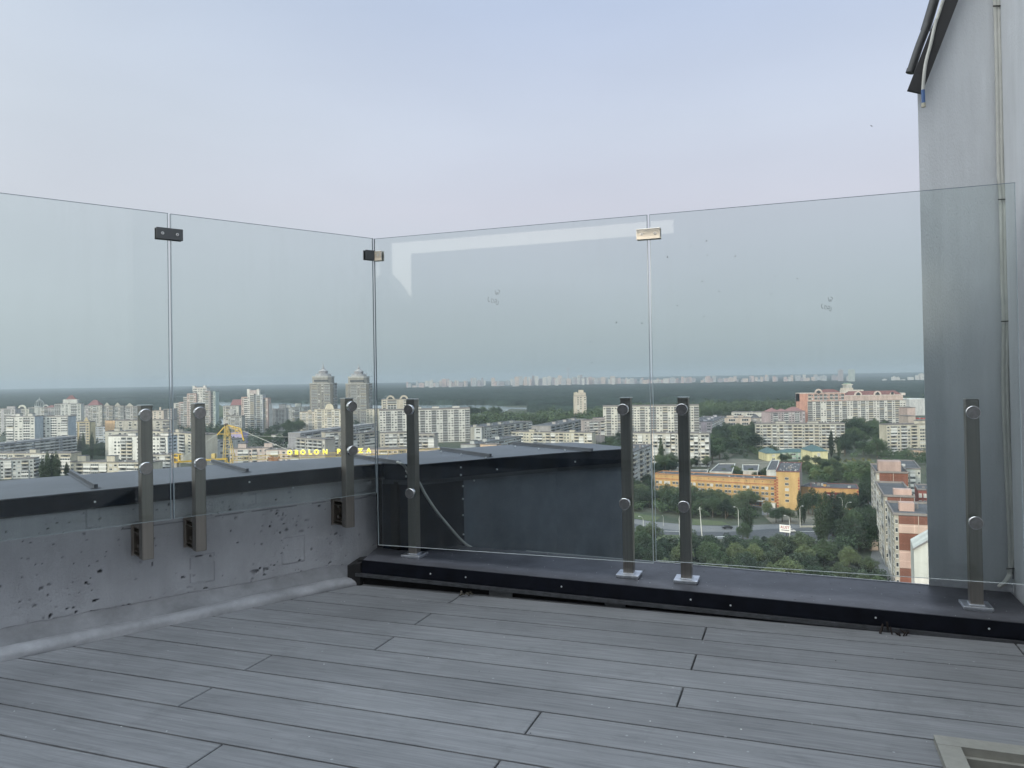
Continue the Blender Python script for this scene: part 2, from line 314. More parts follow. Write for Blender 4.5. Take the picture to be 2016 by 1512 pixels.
# deck ------------------------------------------------------------------------
def deck_mat():
    m = bpy.data.materials.new('composite_decking'); m.use_nodes = True; nt = m.node_tree; b = nt.nodes['Principled BSDF']
    at_ = N(nt, 'ShaderNodeAttribute', attribute_name='rnd'); tc = N(nt, 'ShaderNodeTexCoord')
    mp = N(nt, 'ShaderNodeMapping'); mp.inputs['Rotation'].default_value = (0, 0, AU); nt.links.new(tc.outputs['Object'], mp.inputs[0])
    ad = N(nt, 'ShaderNodeVectorMath', operation='ADD'); nt.links.new(mp.outputs[0], ad.inputs[0])
    cb = N(nt, 'ShaderNodeCombineXYZ'); mu = N(nt, 'ShaderNodeMath', operation='MULTIPLY'); mu.inputs[1].default_value = 37.; nt.links.new(at_.outputs['Fac'], mu.inputs[0]); nt.links.new(mu.outputs[0], cb.inputs[2]); nt.links.new(cb.outputs[0], ad.inputs[1])
    mp2 = N(nt, 'ShaderNodeMapping'); mp2.inputs['Scale'].default_value = (3.2, 70, 1); nt.links.new(ad.outputs[0], mp2.inputs[0])
    g = N(nt, 'ShaderNodeTexNoise'); g.inputs['Scale'].default_value = 1.2; g.inputs['Detail'].default_value = 7; g.inputs['Roughness'].default_value = .7; g.inputs['Distortion'].default_value = .6; nt.links.new(mp2.outputs[0], g.inputs['Vector'])
    big = N(nt, 'ShaderNodeTexNoise'); big.inputs['Scale'].default_value = 2.2; big.inputs['Detail'].default_value = 5; nt.links.new(tc.outputs['Object'], big.inputs['Vector'])
    r1 = N(nt, 'ShaderNodeMapRange'); nt.links.new(g.outputs[0], r1.inputs[0]); r1.inputs[1].default_value = .3; r1.inputs[2].default_value = .72
    mx = N(nt, 'ShaderNodeMix', data_type='RGBA'); nt.links.new(r1.outputs[0], mx.inputs[0]); mx.inputs[6].default_value = (.108, .113, .122, 1); mx.inputs[7].default_value = (.206, .211, .222, 1)
    m3 = N(nt, 'ShaderNodeMapRange'); nt.links.new(big.outputs[0], m3.inputs[0]); m3.inputs[1].default_value = .3; m3.inputs[2].default_value = .7; m3.inputs[3].default_value = .88; m3.inputs[4].default_value = 1.1
    m4 = N(nt, 'ShaderNodeMapRange'); nt.links.new(at_.outputs['Fac'], m4.inputs[0]); m4.inputs[3].default_value = .90; m4.inputs[4].default_value = 1.08
    mm = N(nt, 'ShaderNodeMath', operation='MULTIPLY'); nt.links.new(m3.outputs[0], mm.inputs[0]); nt.links.new(m4.outputs[0], mm.inputs[1])
    sc = N(nt, 'ShaderNodeVectorMath', operation='SCALE'); nt.links.new(mx.outputs[2], sc.inputs[0]); nt.links.new(mm.outputs[0], sc.inputs['Scale'])
    wt = N(nt, 'ShaderNodeTexNoise'); wt.inputs['Scale'].default_value = 5.5; wt.inputs['Detail'].default_value = 9; wt.inputs['Roughness'].default_value = .75; wt.inputs['Distortion'].default_value = 1.2; nt.links.new(tc.outputs['Object'], wt.inputs['Vector'])
    wm = N(nt, 'ShaderNodeMapRange'); nt.links.new(wt.outputs[0], wm.inputs[0]); wm.inputs[1].default_value = .52; wm.inputs[2].default_value = .72; wm.inputs[3].default_value = 1; wm.inputs[4].default_value = .80
    sc9 = N(nt, 'ShaderNodeVectorMath', operation='SCALE'); nt.links.new(sc.outputs[0], sc9.inputs[0]); nt.links.new(wm.outputs[0], sc9.inputs['Scale']); sc = sc9
    sp = N(nt, 'ShaderNodeTexVoronoi'); sp.inputs['Scale'].default_value = 11; nt.links.new(tc.outputs['Object'], sp.inputs['Vector'])
    lt = N(nt, 'ShaderNodeMath', operation='LESS_THAN'); lt.inputs[1].default_value = .045; nt.links.new(sp.outputs['Distance'], lt.inputs[0])
    spm = N(nt, 'ShaderNodeMix', data_type='RGBA'); ml = N(nt, 'ShaderNodeMath', operation='MULTIPLY'); ml.inputs[1].default_value = .35; nt.links.new(lt.outputs[0], ml.inputs[0])
    nt.links.new(ml.outputs[0], spm.inputs[0]); nt.links.new(sc.outputs[0], spm.inputs[6]); spm.inputs[7].default_value = (.4, .42, .44, 1)
    nt.links.new(spm.outputs[2], b.inputs['Base Color']); b.inputs['Roughness'].default_value = .62
    bp = N(nt, 'ShaderNodeBump'); bp.inputs['Strength'].default_value = .35; bp.inputs['Distance'].default_value = .002; nt.links.new(g.outputs[0], bp.inputs['Height']); nt.links.new(bp.outputs[0], b.inputs['Normal'])
    return m
deckm = deck_mat()
rnd = random.Random(4)
dk = MB(); vals = []
lines = [3.40, 3.287, 3.134, 2.978, 2.821, 2.668, 2.514, 2.358, 2.203, 2.048, 1.893, 1.738, 1.583]
while lines[-1] > -1.2: lines.append(lines[-1] - .155)
joints = {1: -1.46, 2: -.342, 3: -1.47, 4: -.345, 5: -1.478, 6: -.350, 7: -1.81, 8: -.728, 9: -1.81, 10: -.740, 11: -1.502}
def clip_quad(s0, s1, n0, n1):
    """clip the plank to the terrace: keep M_.p < 3.47"""
    poly = [sn(s0, n0), sn(s1, n0), sn(s1, n1), sn(s0, n1)]; outp = []
    for i, a in enumerate(poly):
        b = poly[(i + 1) % 4]; da, db = 3.45 - a.dot(M_), 3.45 - b.dot(M_)
        if da >= 0: outp.append(a)
        if da * db < 0: outp.append(a + (b - a) * (da / (da - db)))
    return outp
for i in range(len(lines) - 1):
    n1, n0 = lines[i], lines[i + 1]; j = joints.get(i, rnd.uniform(-2, .3)); cuts = sorted([j - 2.2 * 2, j - 2.2, j, j + 2.2])
    for a, b in zip([-5] + cuts, cuts + [2.4]):
        if b - a < .05: continue
        g_ = .0038
        for pc in ([(a + g_ * .7, min(b, 2.4) - g_ * .7)] if a < 2.3 else []):
            s0_, s1_ = pc
            if s1_ <= s0_: continue
            # hatch opening
            if n0 < 2.34 and n1 > 1.3 and s1_ > .39 and s0_ < .39: s1_ = .375
            elif n0 < 2.34 and n1 > 1.3 and s0_ >= .39: continue
            p = clip_quad(s0_, s1_, n0 + g_, n1 - g_)
            if len(p) < 3: continue
            k = len(dk.f); c0 = sum((q for q in p), Vector()) / len(p); ins = [q + (c0 - q).normalized() * .0028 for q in p]
            nv = len(p); vs = [(q.x, q.y, -.022) for q in p] + [(q.x, q.y, -.0022) for q in p] + [(q.x, q.y, 0) for q in ins]
            dk.add(vs, [(x, (x + 1) % nv, nv + (x + 1) % nv, nv + x) for x in range(nv)] + [(nv + x, nv + (x + 1) % nv, 2 * nv + (x + 1) % nv, 2 * nv + x) for x in range(nv)] + [list(range(2 * nv, 3 * nv))], 0)
            r_ = rnd.random(); vals += [r_] * (len(dk.f) - k)
# the slab under the planks
k = len(dk.f); c_ = isect(3.70, 3.50); dk.prism([(-9, -4), (6, -4)] + [(q.x, q.y) for q in (sn(3.5, 3.2), sn(.9, 3.2), sn(.9, 3.70), c_, vm(-4, 3.50))], -.30, -.08, 1); vals += [0] * (len(dk.f) - k)
deck = dk.build('terrace_deck', [deckm, black]); tag(deck, kind='structure')
a_ = deck.data.attributes.new('rnd', 'FLOAT', 'FACE'); a_.data.foreach_set('value', vals)

# kerb ------------------------------------------------------------------------
kb = empty('kerb', sn(-.6, 3.5, .05)); tag(kb, 'low black sheet-metal kerb carrying the railing posts along the deck edge', 'kerb')
KI = Matrix.Translation(-kb.location)
def kpart(mb, name, m, **k):
    o = mb.build(name, m, kb, **k); o.matrix_parent_inverse = KI; return o
s_end = .832
pF = isect(3.29, 3.522); pB = isect(3.735, 3.522); sF, sB = pF.dot(U), pB.dot(U)
mb = MB()
def kz(p): return kerb_z(p.dot(U))
top = [sn(-1.985, 3.29), sn(s_end, 3.29), sn(s_end, 3.735), pB, sn(-2.06, 3.56)]
mb.prism([(p.x, p.y) for p in top], [kz(p) - .0045 for p in top], [kz(p) for p in top])
kpart(mb, 'kerb_top', mat('kerb_top_coating', (.074, .076, .088), .5, 0, noise=.3, nscale=5, stain=(.35, (6, 6, 6)), bump=.1, bscale=60, spec=.45), bevel=.0015)
mb = MB(); q0, q1 = sn(-1.99, 3.283), sn(s_end, 3.283); r0, r1 = sn(-1.99, 3.29), sn(s_end, 3.29)
f = [q0, q1, r1, r0]; mb.prism([(p.x, p.y) for p in f], [kz(p) - .062 for p in f], [kz(p) - .001 for p in f]); kpart(mb, 'kerb_fascia', mat('kerb_fascia_black', (.004, .005, .009), .5, 0, noise=.5, nscale=14, spec=.16, bump=.06, bscale=20), bevel=.001)
mb = MB(); q0, q1 = sn(-2.02, 3.270), sn(s_end, 3.270); f = [q0, q1, r1, r0]
mb.prism([(p.x, p.y) for p in f], [kz(p) - .075 - .004 for p in f], [kz(p) - .063 for p in f]); kpart(mb, 'drip_lip', lipm, bevel=.001)
mb = MB(); f = [sn(-1.30, 3.733), sn(.53, 3.733), sn(.53, 3.738), sn(-1.30, 3.738)]; mb.prism([(p.x, p.y) for p in f], [kz(p) - .002 for p in f], [kz(p) + .0035 for p in f]); kpart(mb, 'back_trim', mat('bright_trim', (.75, .77, .78), .25, .6))
mb = MB(); q0, q1 = sn(-2.03, 3.31), sn(s_end, 3.31); q2, q3 = sn(s_end, 3.72), isect(3.72, 3.522); f = [q0, q1, q2, q3]
mb.prism([(p.x, p.y) for p in f], [-.07] * 4, [kz(p) - .006 for p in f]); kpart(mb, 'kerb_core', black)
mb = MB(); mb.prism([(p.x, p.y) for p in [sn(-1.33, 3.295), sn(-1.22, 3.295), sn(-1.22, 3.309), sn(-1.33, 3.309)]], -.04, .038)
mb.prism([(p.x, p.y) for p in [sn(-.79, 3.295), sn(-.7, 3.295), sn(-.7, 3.309), sn(-.79, 3.309)]], -.04, .028); kpart(mb, 'packing_block', mat('packing_grey', (.12, .125, .13), .8, noise=.2))
# end return of the kerb against the concrete
mb = MB(); f = [sn(-2.065, 3.272), sn(-1.996, 3.276), sn(-1.996, 3.308), sn(-2.03, 3.42), sn(-2.085, 3.42)]; mb.prism([(p.x, p.y) for p in f], [-.01] * 5, [.094, .108, .109, .112, .10]); kpart(mb, 'end_flashing', black, bevel=.003)
for s_ in (-1.62, -1.44, -.98, -.42, -.26, .28, .66):
    d = MB(); d.cyl(sn(s_, 3.2835, kerb_z(s_) - .03 - .012 * rnd.random()) , -NN, .0042, .0030, .003, 10); kpart(d, 'screw', screwm)
# torn clip hanging from the lip
t = MB(); 
for i in range(9):
    a = sn(.285 + .012 * i + rnd.uniform(-.01, .01), 3.262 + rnd.uniform(-.02, 0), .06 - rnd.random() * .05); t.bar(a, a + Vector((rnd.uniform(-.02, .02), rnd.uniform(-.012, .012), -rnd.uniform(.015, .045))), .007, .004)
o = t.build('torn_bracket', mat('rusty_black', (.02, .014, .012), .7, .3, noise=.4, nscale=40)); tag(o, 'torn rusty bracket sticking out under the kerb lip', 'bracket')
t = MB()
for i in range(7):
    a = sn(-1.42 + rnd.uniform(-.03, .03), 3.25 + rnd.uniform(-.03, .02), .012); t.bar(a, a + Vector((rnd.uniform(-.03, .03), rnd.uniform(-.02, .02), rnd.uniform(0, .012))), .008, .005)
o = t.build('debris', mat('debris_brown', (.05, .045, .035), .9)); tag(o, 'small scrap of dark debris lying on the deck by the kerb', 'debris')
# dirt flecks and white specks lying about the deck and kerb
sp = MB()
for i in range(260):
    s_, n_ = rnd.uniform(-3.2, .8), rnd.uniform(1.4, 3.27)
    if rnd.random() < .62: n_ = rnd.uniform(3.30, 3.72); s_ = rnd.uniform(-1.95, .8)
    p = sn(s_, n_); 
    if p.dot(M_) > 3.33: continue
    z = kerb_z(s_) + .0008 if n_ > 3.29 else .0008
    r_ = rnd.uniform(.0008, .003); k = rnd.randint(4, 6); a0 = rnd.random() * 6
    sp.add([(p.x, p.y, z + r_ * .5)] + [(p.x + r_ * math.cos(a0 + 6.283 * j / k) * rnd.uniform(.6, 1.4), p.y + r_ * math.sin(a0 + 6.283 * j / k) * rnd.uniform(.6, 1.4), z) for j in range(k)], [(0, 1 + j, 1 + (j + 1) % k) for j in range(k)], 0 if rnd.random() < .7 else 1)
o = sp.build('grit', [mat('pale_grit', (.45, .46, .46), .8), mat('dark_grit', (.03, .03, .03), .8)]); tag(o, 'scattered grit and dust specks on the deck and kerb', 'grit', kind='stuff')

# hatch frame ------------------------------------------------------------------
olive = mat('olive_painted_steel', (.25, .245, .22), .45, .2, noise=.12, nscale=30)
hf = empty('floor_hatch', sn(.6, 2.0, 0)); tag(hf, 'beige-grey metal hatch frame around a dark opening in the deck', 'hatch'); HI = Matrix.Translation(-hf.location)
def hp(a0, a1, b0, b1, z0, z1, name, m, **k):
    q = MB(); q.prism([(p.x, p.y) for p in (sn(a0, b0), sn(a1, b0), sn(a1, b1), sn(a0, b1))], z0, z1); o = q.build(name, m, hf, **k); o.matrix_parent_inverse = HI
hp(.335, 1.6, 2.290, 2.345, -.03, .020, 'frame_bar', olive, bevel=.002); hp(.335, .390, 1.25, 2.289, -.03, .0199, 'frame_bar', olive, bevel=.002)
hp(.391, 1.6, 2.275, 2.289, -.10, -.002, 'inner_rail', olive, bevel=.001); hp(.391, 1.6, 1.2, 2.274, -.16, -.10, 'hatch_floor', mat('hatch_dark', (.012, .013, .015), .35, noise=.4, nscale=20))
# ================================================================ concrete parapet on the left, real pits and patches in the surface
def hnoise(x, y, seed=0):
    """smooth value noise on arrays"""
    xi, yi = np.floor(x).astype(int), np.floor(y).astype(int); fx, fy = x - xi, y - yi; fx = fx * fx * (3 - 2 * fx); fy = fy * fy * (3 - 2 * fy)
    def h(a, b):
        n = (a * 374761393 + b * 668265263 + seed * 982451653) & 0xffffffff; n = ((n ^ (n >> 13)) * 1274126177) & 0xffffffff
        return ((n ^ (n >> 16)) & 0xffff) / 65535.
    return (h(xi, yi) * (1 - fx) + h(xi + 1, yi) * fx) * (1 - fy) + (h(xi, yi + 1) * (1 - fx) + h(xi + 1, yi + 1) * fx) * fy
def wall_px(px, py):      # photo spot -> (v, z) on the wall face
    r = Vector(ray(px, py)); t = 3.52 / r.dot(M_); p = r * t; return p.dot(V), EYE + p.z
def concrete_mat():
    m = mat('painted_concrete', (.385, .395, .420), .75, 0, noise=.09, nscale=4, bump=.3, bscale=120, stain=(.13, (7, 7, 1.6)))
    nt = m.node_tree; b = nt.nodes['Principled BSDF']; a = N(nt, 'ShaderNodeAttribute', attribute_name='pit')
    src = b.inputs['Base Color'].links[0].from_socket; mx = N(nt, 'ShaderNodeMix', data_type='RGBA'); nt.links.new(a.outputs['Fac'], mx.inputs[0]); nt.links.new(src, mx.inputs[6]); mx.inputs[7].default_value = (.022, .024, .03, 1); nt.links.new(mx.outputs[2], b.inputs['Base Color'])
    return m
pw = empty('parapet_wall', vm(1.0, 3.6, 0)); PI_ = Matrix.Translation(-pw.location)
tag(pw, 'grey painted concrete parapet full of pits, capped with dark sheet metal', 'parapet')
def ppart(o): o.matrix_parent_inverse = PI_; return o
v0, v1, z0, z1, st = -.4, 2.132, .0, .515, .0046
nv_, nz_ = int((v1 - v0) / st) + 1, int((z1 - z0) / st) + 1
gv, gz = np.meshgrid(np.linspace(v0, v1, nv_), np.linspace(z0, z1, nz_), indexing='ij')
d = .0022 * (hnoise(gv * 9, gz * 9, 1) - .5) + .0016 * (hnoise(gv * 37, gz * 37, 2) - .5) + .0007 * (hnoise(gv * 120, gz * 120, 3) - .5)
pit = np.zeros_like(d)
rp = np.random.RandomState(7)
def dent(v, z, a, b, depth, ang=0, dark=1.0, sharp=3):
    c, s = math.cos(ang), math.sin(ang); x, y = (gv - v), (gz - z); w = 1 + .55 * (hnoise(gv * 150 + v * 50, gz * 150, 5) - .5)
    q = ((x * c + y * s) / a) ** 2 + ((-x * s + y * c) / b) ** 2; k = np.clip(1.25 - q * w, 0, 1) ; k = np.clip(k * sharp, 0, 1)
    return k, depth, dark
for i in range(620):
    v, z = rp.uniform(v0, v1), rp.uniform(.03, .50); r_ = .0014 + .0040 * rp.rand() ** 4
    cl = hnoise(np.array([v * 3.]), np.array([z * 6.]), 9)[0]
    if rp.rand() > cl * 1.35: continue
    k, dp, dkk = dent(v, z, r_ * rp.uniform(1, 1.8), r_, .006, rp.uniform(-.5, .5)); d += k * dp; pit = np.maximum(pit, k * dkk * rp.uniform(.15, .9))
for px, py, a, b, ang in ((197, 1125, .011, .008, 0), (188, 1182, .014, .0055, .25), (99, 1213, .006, .012, -.4), (170, 1148, .006, .005, 0), (131, 1199, .007, .004, .6), (149, 1206, .004, .009, -.5), (178, 1205, .010, .004, .9), (226, 1196, .007, .003, 0), (241, 1194, .008, .004, 0), (253, 1193, .009, .006, .3),
                          (359, 1173, .003, .009, 0), (405, 1158, .010, .004, 0), (540, 1113, .006, .004, 0), (512, 1119, .008, .006, .5), (508, 1124, .012, .005, .7), (527, 1121, .007, .005, 0), (590, 1103, .014, .003, 0), (391, 1095, .020, .003, 0), (414, 1095, .004, .007, .3), (94, 1172, .004, .003, 0),
                          (208, 1095, .003, .003, 0), (209, 1087, .006, .003, .6), (145, 1196, .010, .003, .5), (300, 1110, .004, .010, 0), (304, 1060, .004, .005, 0), (558, 1031, .006, .004, 0), (532, 1036, .005, .006, 0), (534, 1028, .004, .003, 0), (468, 1068, .004, .004, 0), (455, 1045, .004, .005, 0), (544, 984, .004, .008, 0), (545, 1011, .010, .004, .3)):
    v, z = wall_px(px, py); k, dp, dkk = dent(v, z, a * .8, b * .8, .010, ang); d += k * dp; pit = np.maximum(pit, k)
def rough_patch(px, py, a, b, seed):
    global d, pit
    v, z = wall_px(px, py); q = ((gv - v) / a) ** 2 + ((gz - z) / b) ** 2; k = np.clip(1.3 - q, 0, 1); n = hnoise(gv * 60, gz * 60, seed)
    d += k * .006 * (n - .5); pit = np.maximum(pit, k * np.clip((n - .72) * 5, 0, .8))
for px, py, a, b, s_ in ((575, 1035, .09, .05, 21), (510, 1118, .05, .03, 22), (105, 1215, .09, .02, 23), (365, 1165, .06, .02, 24), (430, 1160, .08, .015, 25)): rough_patch(px, py, a, b, s_)
def plate(px0, py0, px1, py1, h):
    global d, pit
    a, b = wall_px(px0, py0), wall_px(px1, py1); va, vb = sorted((a[0], b[0])); za, zb = sorted((a[1], b[1]))
    e = np.minimum(np.minimum(gv - va, vb - gv), np.minimum(gz - za, zb - gz)); k = np.clip(e / .004, 0, 1); d -= k * h
    rim_ = np.clip(1 - np.abs(e) / .003, 0, 1) * (hnoise(gv * 30, gz * 30, 31) > .45); pit = np.maximum(pit, rim_ * .35)
plate(169, 1000, 197, 1037, .004); plate(148, 990, 170, 1012, .002); plate(555, 1060, 600, 1104, .003); plate(480, 975, 504, 993, .004); plate(374, 1096, 422, 1142, .003)
# board mark running along the wall
ln = np.abs(gz - (.392 + .004 * np.sin(gv * 5))) < .0022; d += ln * .003 * (gv > .9); pit = np.maximum(pit, ln * .55 * (gv > .9) * (hnoise(gv * 20, gz * 0, 8) > .25))
d += np.where(gz > .392, .0015, 0) * (gv > .9)
Pm = 3.52 + d
X = V.x * gv + M_.x * Pm; Y = V.y * gv + M_.y * Pm
verts = np.stack([X, Y, gz], -1).reshape(-1, 3); idx = np.arange(nv_ * nz_).reshape(nv_, nz_)
faces = np.stack([idx[:-1, :-1], idx[1:, :-1], idx[1:, 1:], idx[:-1, 1:]], -1).reshape(-1, 4)
me = bpy.data.meshes.new('concrete_face'); me.vertices.add(len(verts)); me.vertices.foreach_set('co', verts.ravel()); me.loops.add(faces.size); me.loops.foreach_set('vertex_index', faces.ravel())
me.polygons.add(len(faces)); me.polygons.foreach_set('loop_start', np.arange(0, faces.size, 4)); me.polygons.foreach_set('loop_total', np.full(len(faces), 4)); me.update(calc_edges=True)
at_ = me.attributes.new('pit', 'FLOAT', 'POINT'); at_.data.foreach_set('value', np.clip(pit, 0, 1).ravel().astype(np.float32)); me.materials.append(concrete_mat())
ppart(link(bpy.data.objects.new('concrete_face', me), pw))
mb = MB(); mb.prism([(p.x, p.y) for p in (vm(-1.6, 3.531), vm(v1 + .002, 3.531), vm(v1 + .002, 4.0), vm(-1.6, 4.15))], -.3, .512); ppart(mb.build('wall_core', mat('wall_core_grey', (.2, .21, .23), .8), pw))
mb = MB(); mb.prism([(p.x, p.y) for p in (vm(v1 + .004, 3.56), Vector((-.60, 3.97, 0)), Vector((-.45, 4.12, 0)), Vector((-.70, 4.42, 0)), vm(v1 + .004, 3.9))], -.3, .47); ppart(mb.build('corner_filler', black, pw))
# cap sheets
inner = [vm(-1.6, 3.50), vm(.48, 3.50), vm(1.70, 3.482), vm(2.045, 3.468)]
outer = [Vector((-5.2, 2.2, 0)), Vector((-2.9, 3.15, 0)), Vector((-2.349, 3.535, 0)), Vector((-1.88, 3.857, 0)), Vector((-1.466, 4.13, 0)), Vector((-1.0, 4.32, 0)), Vector((-.72, 4.44, 0))]
CZ = .567
corner = vm(2.13, 3.44)
poly = [inner[0], inner[1], inner[2], inner[3], corner] + outer[::-1]
mb = MB(); mb.prism([(p.x, p.y) for p in poly], CZ - .004, CZ); ppart(mb.build('cap_sheet', capm, pw, bevel=.0015))
def strip_wall(pts, z0, z1, th, m, name, root, side=1, **k):
    mb = MB()
    for a, b in zip(pts, pts[1:]):
        nrm = Vector((-(b - a).y, (b - a).x, 0)).normalized() * th * side
        mb.prism([(p.x, p.y) for p in ((a, b, b + nrm, a + nrm) if side > 0 else (a + nrm, b + nrm, b, a))], z0, z1)
    return mb.build(name, m, root, **k)
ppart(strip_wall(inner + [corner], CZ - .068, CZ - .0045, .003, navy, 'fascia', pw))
ppart(strip_wall([p + M_ * .006 for p in inner + [corner]], CZ - .074, CZ - .069, .02, lipm, 'drip_edge', pw))
def ridge(pa, pb, root, name='standing_seam', h=.017, w=.014, za=CZ, shift=Vector((0, 0, 0))):
    a, b = at(*pa, za), at(*pb, za); mb = MB(); mb.bar(a + Vector((0, 0, h / 2 + .0015)), b + Vector((0, 0, h / 2 + .0015)), w, h); mb.bar(a + Vector((0, 0, .002)), b + Vector((0, 0, .002)), w * 2.6, .002)
    return mb.build(name, capm, root, bevel=.001)
ppart(ridge((139, 932), (189, 962), pw)); ppart(ridge((418, 911), (487, 930), pw)); ppart(ridge((697, 900.5), (786, 914), pw))
for px, py in ((187, 988), (491, 949), (577, 960), (700, 940)):
    r = Vector(ray(px, py)); t = 3.478 / r.dot(M_); p = r * t + Vector((0, 0, EYE)); q = MB(); q.cyl(p, -M_, .0045, .0035, .004, 10); ppart(q.build('screw', screwm, pw))
# membrane strip and roll at the foot of the wall
mb = MB(); nseg = 150; VE = 1.975; prof0 = [(3.3405, .0), (3.342, .013), (3.350, .026), (3.364, .036), (3.382, .041), (3.402, .037), (3.420, .027), (3.436, .020), (3.452, .024), (3.470, .034), (3.488, .047), (3.500, .060), (3.506, .072), (3.512, .0735), (3.521, .068)]
ring = []
for i in range(nseg + 1):
    v = -.6 + (VE + .6) * i / nseg; k = 1 - .25 * min(1, max(0, (v - 1.8) / .25)); pts = []
    for j, (m_, z_) in enumerate(prof0):
        w1 = float(hnoise(np.array([v * 4.5 + j * .35]), np.array([j * .6]), 41)[0]) - .5; w2 = float(hnoise(np.array([v * 22. + j]), np.array([j * .9]), 42)[0]) - .5
        am = 0 if j in (0,) else 1; pts.append(vm(v, m_ + am * (.010 * w1 + .004 * w2) * (.4 if j > 11 else 1), max(0.0005, z_ * k + am * (.008 * w1 + .004 * w2))))
    ring.append(pts)
vs = [p for g in ring for p in g]; n = len(prof0)
mb.add(vs, [(i * n + j, (i + 1) * n + j, (i + 1) * n + j + 1, i * n + j + 1) for i in range(nseg) for j in range(n - 1)], 0, True)
o = mb.build('waterproofing_strip', mat('grey_membrane', (.235, .240, .255), .5, 0, noise=.16, nscale=7, bump=.2, bscale=40, stain=(.3, (5, 5, 5)))); tag(o, 'wrinkled grey waterproofing roll sealed along the foot of the concrete parapet', 'waterproofing')

# ================================================================ curved navy parapet beyond the kerb
nw = empty('parapet_wall', (0, 4.3, 0)); tag(nw, 'navy sheet-metal clad parapet curving away behind the kerb', 'parapet'); NI = Matrix.Translation(-nw.location)
def npart(o): o.matrix_parent_inverse = NI; return o
ri = [corner + Vector((.003, 0, 0)), Vector((-.475, 3.915, 0)), Vector((-.10, 4.165, 0)), Vector((.26, 4.385, 0)), Vector((.668, 4.560, 0))]
ro = [Vector((-.717, 4.44, 0)), Vector((-.448, 4.70, 0)), Vector((0, 4.985, 0)), Vector((.381, 5.062, 0)), Vector((.53, 4.90, 0)), Vector((.675, 4.68, 0))]
mb = MB(); mb.prism([(p.x, p.y) for p in ri + ro[::-1]], CZ - .004, CZ - .0003); npart(mb.build('cap_sheet', capm, nw, bevel=.0015))
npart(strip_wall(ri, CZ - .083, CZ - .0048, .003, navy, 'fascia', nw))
off = [p + Vector((-.012, .018, 0)) for p in ri]; npart(strip_wall(off, CZ - .108, CZ - .084, .02, mat('navy_lip', (.04, .047, .058), .5, 0, noise=.2, nscale=12), 'drip_lip', nw))
bk = [p + Vector((-.02, .035, 0)) for p in ri]
mb = MB(); body = [bk[0]] + bk[1:] + [Vector((.64, 4.71, 0)), Vector((.36, 5.03, 0)), Vector((0, 4.95, 0)), Vector((-.46, 4.68, 0)), Vector((-.70, 4.40, 0))]
mb.prism([(p.x, p.y) for p in body], -4.0, CZ - .006); npart(mb.build('cladding', navy_l, nw))
pl = [bk[0] + Vector((.004, -.006, 0)), bk[1] + Vector((.004, -.006, 0))]
dv = (bk[2] - bk[1]).normalized(); pj = bk[1] + dv * .27
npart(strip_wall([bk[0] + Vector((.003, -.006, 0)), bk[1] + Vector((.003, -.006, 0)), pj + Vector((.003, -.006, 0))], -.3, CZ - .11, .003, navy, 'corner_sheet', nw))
npart(ridge((868, 886), (966, 900), nw)); npart(ridge((1011, 875), (1166, 889), nw))
def on_strip(px, py, z):
    p = at(px, py, z); return p
for px, py in ((800, 927), (808, 927), (800, 938), (808, 938), (907, 920), (907, 935), (978, 924), (1132, 909), (911, 957), (911, 982), (911, 1014), (912, 1052), (933, 946)):
    r = Vector(ray(px, py)); best = None
    line = ri if py < 940 and px not in (911, 912) else [p + Vector((.003, -.011, 0)) for p in bk]
    for a, b in zip(line, line[1:]):
        nrm = Vector((-(b - a).y, (b - a).x, 0)).normalized(); t = a.dot(nrm) / r.dot(nrm) if abs(r.dot(nrm)) > 1e-6 else -1
        p = r * t; k = (p.xy - a.xy).dot((b - a).xy) / (b - a).xy.length_squared
        if t > 0 and -.02 <= k <= 1.02: best = (p + Vector((0, 0, EYE)), -nrm)
    if best: q = MB(); q.cyl(best[0] + best[1] * .001, best[1], .0052, .0038, .005, 10); npart(q.build('screw', screwm, nw))
for px, py in ((869, 889), (908, 894.5), (957, 901), (1014, 879), (1061, 883.5), (1112, 886)):
    p = at(px, py, CZ + .012); q = MB(); q.cyl(p, (.3, -1, .4), .0052, .004, .005, 10); npart(q.build('screw', screwm, nw))
# drooping pale cable over the corner
cb = MB(); pts = [at(787, 911, CZ + .012), at(794, 917, CZ + .014), at(801, 926, CZ), (at(807, 938, .5)), ]
def onn(px, py, n): r = Vector(ray(px, py)); return r * (n / r.dot(NN)) + Vector((0, 0, EYE))
pts = [at(782, 909.5, CZ + .01), at(792, 914, CZ + .012), onn(800, 923, 3.50), onn(806, 936, 3.50), onn(823, 947, 3.50), onn(838, 974, 3.52), onn(860, 1007, 3.56), onn(884, 1036, 3.62), onn(905, 1060, 3.68), onn(918, 1072, 3.72), onn(929, 1078, 3.735)]
def smooth(pts, n=6):
    o = []
    P = [Vector(p) for p in pts]
    for i in range(len(P) - 1):
        a, b, c, d_ = P[max(i - 1, 0)], P[i], P[i + 1], P[min(i + 2, len(P) - 1)]
        for k in range(n):
            t = k / n; o.append(.5 * ((2 * b) + (c - a) * t + (2 * a - 5 * b + 4 * c - d_) * t * t + (3 * b - a - 3 * c + d_) * t ** 3))
    return o + [P[-1]]
cb.tube(smooth(pts), .0065, 10); o = cb.build('cable', white_pl); tag(o, 'pale grey cable sagging from the parapet corner down to the kerb', 'cable')

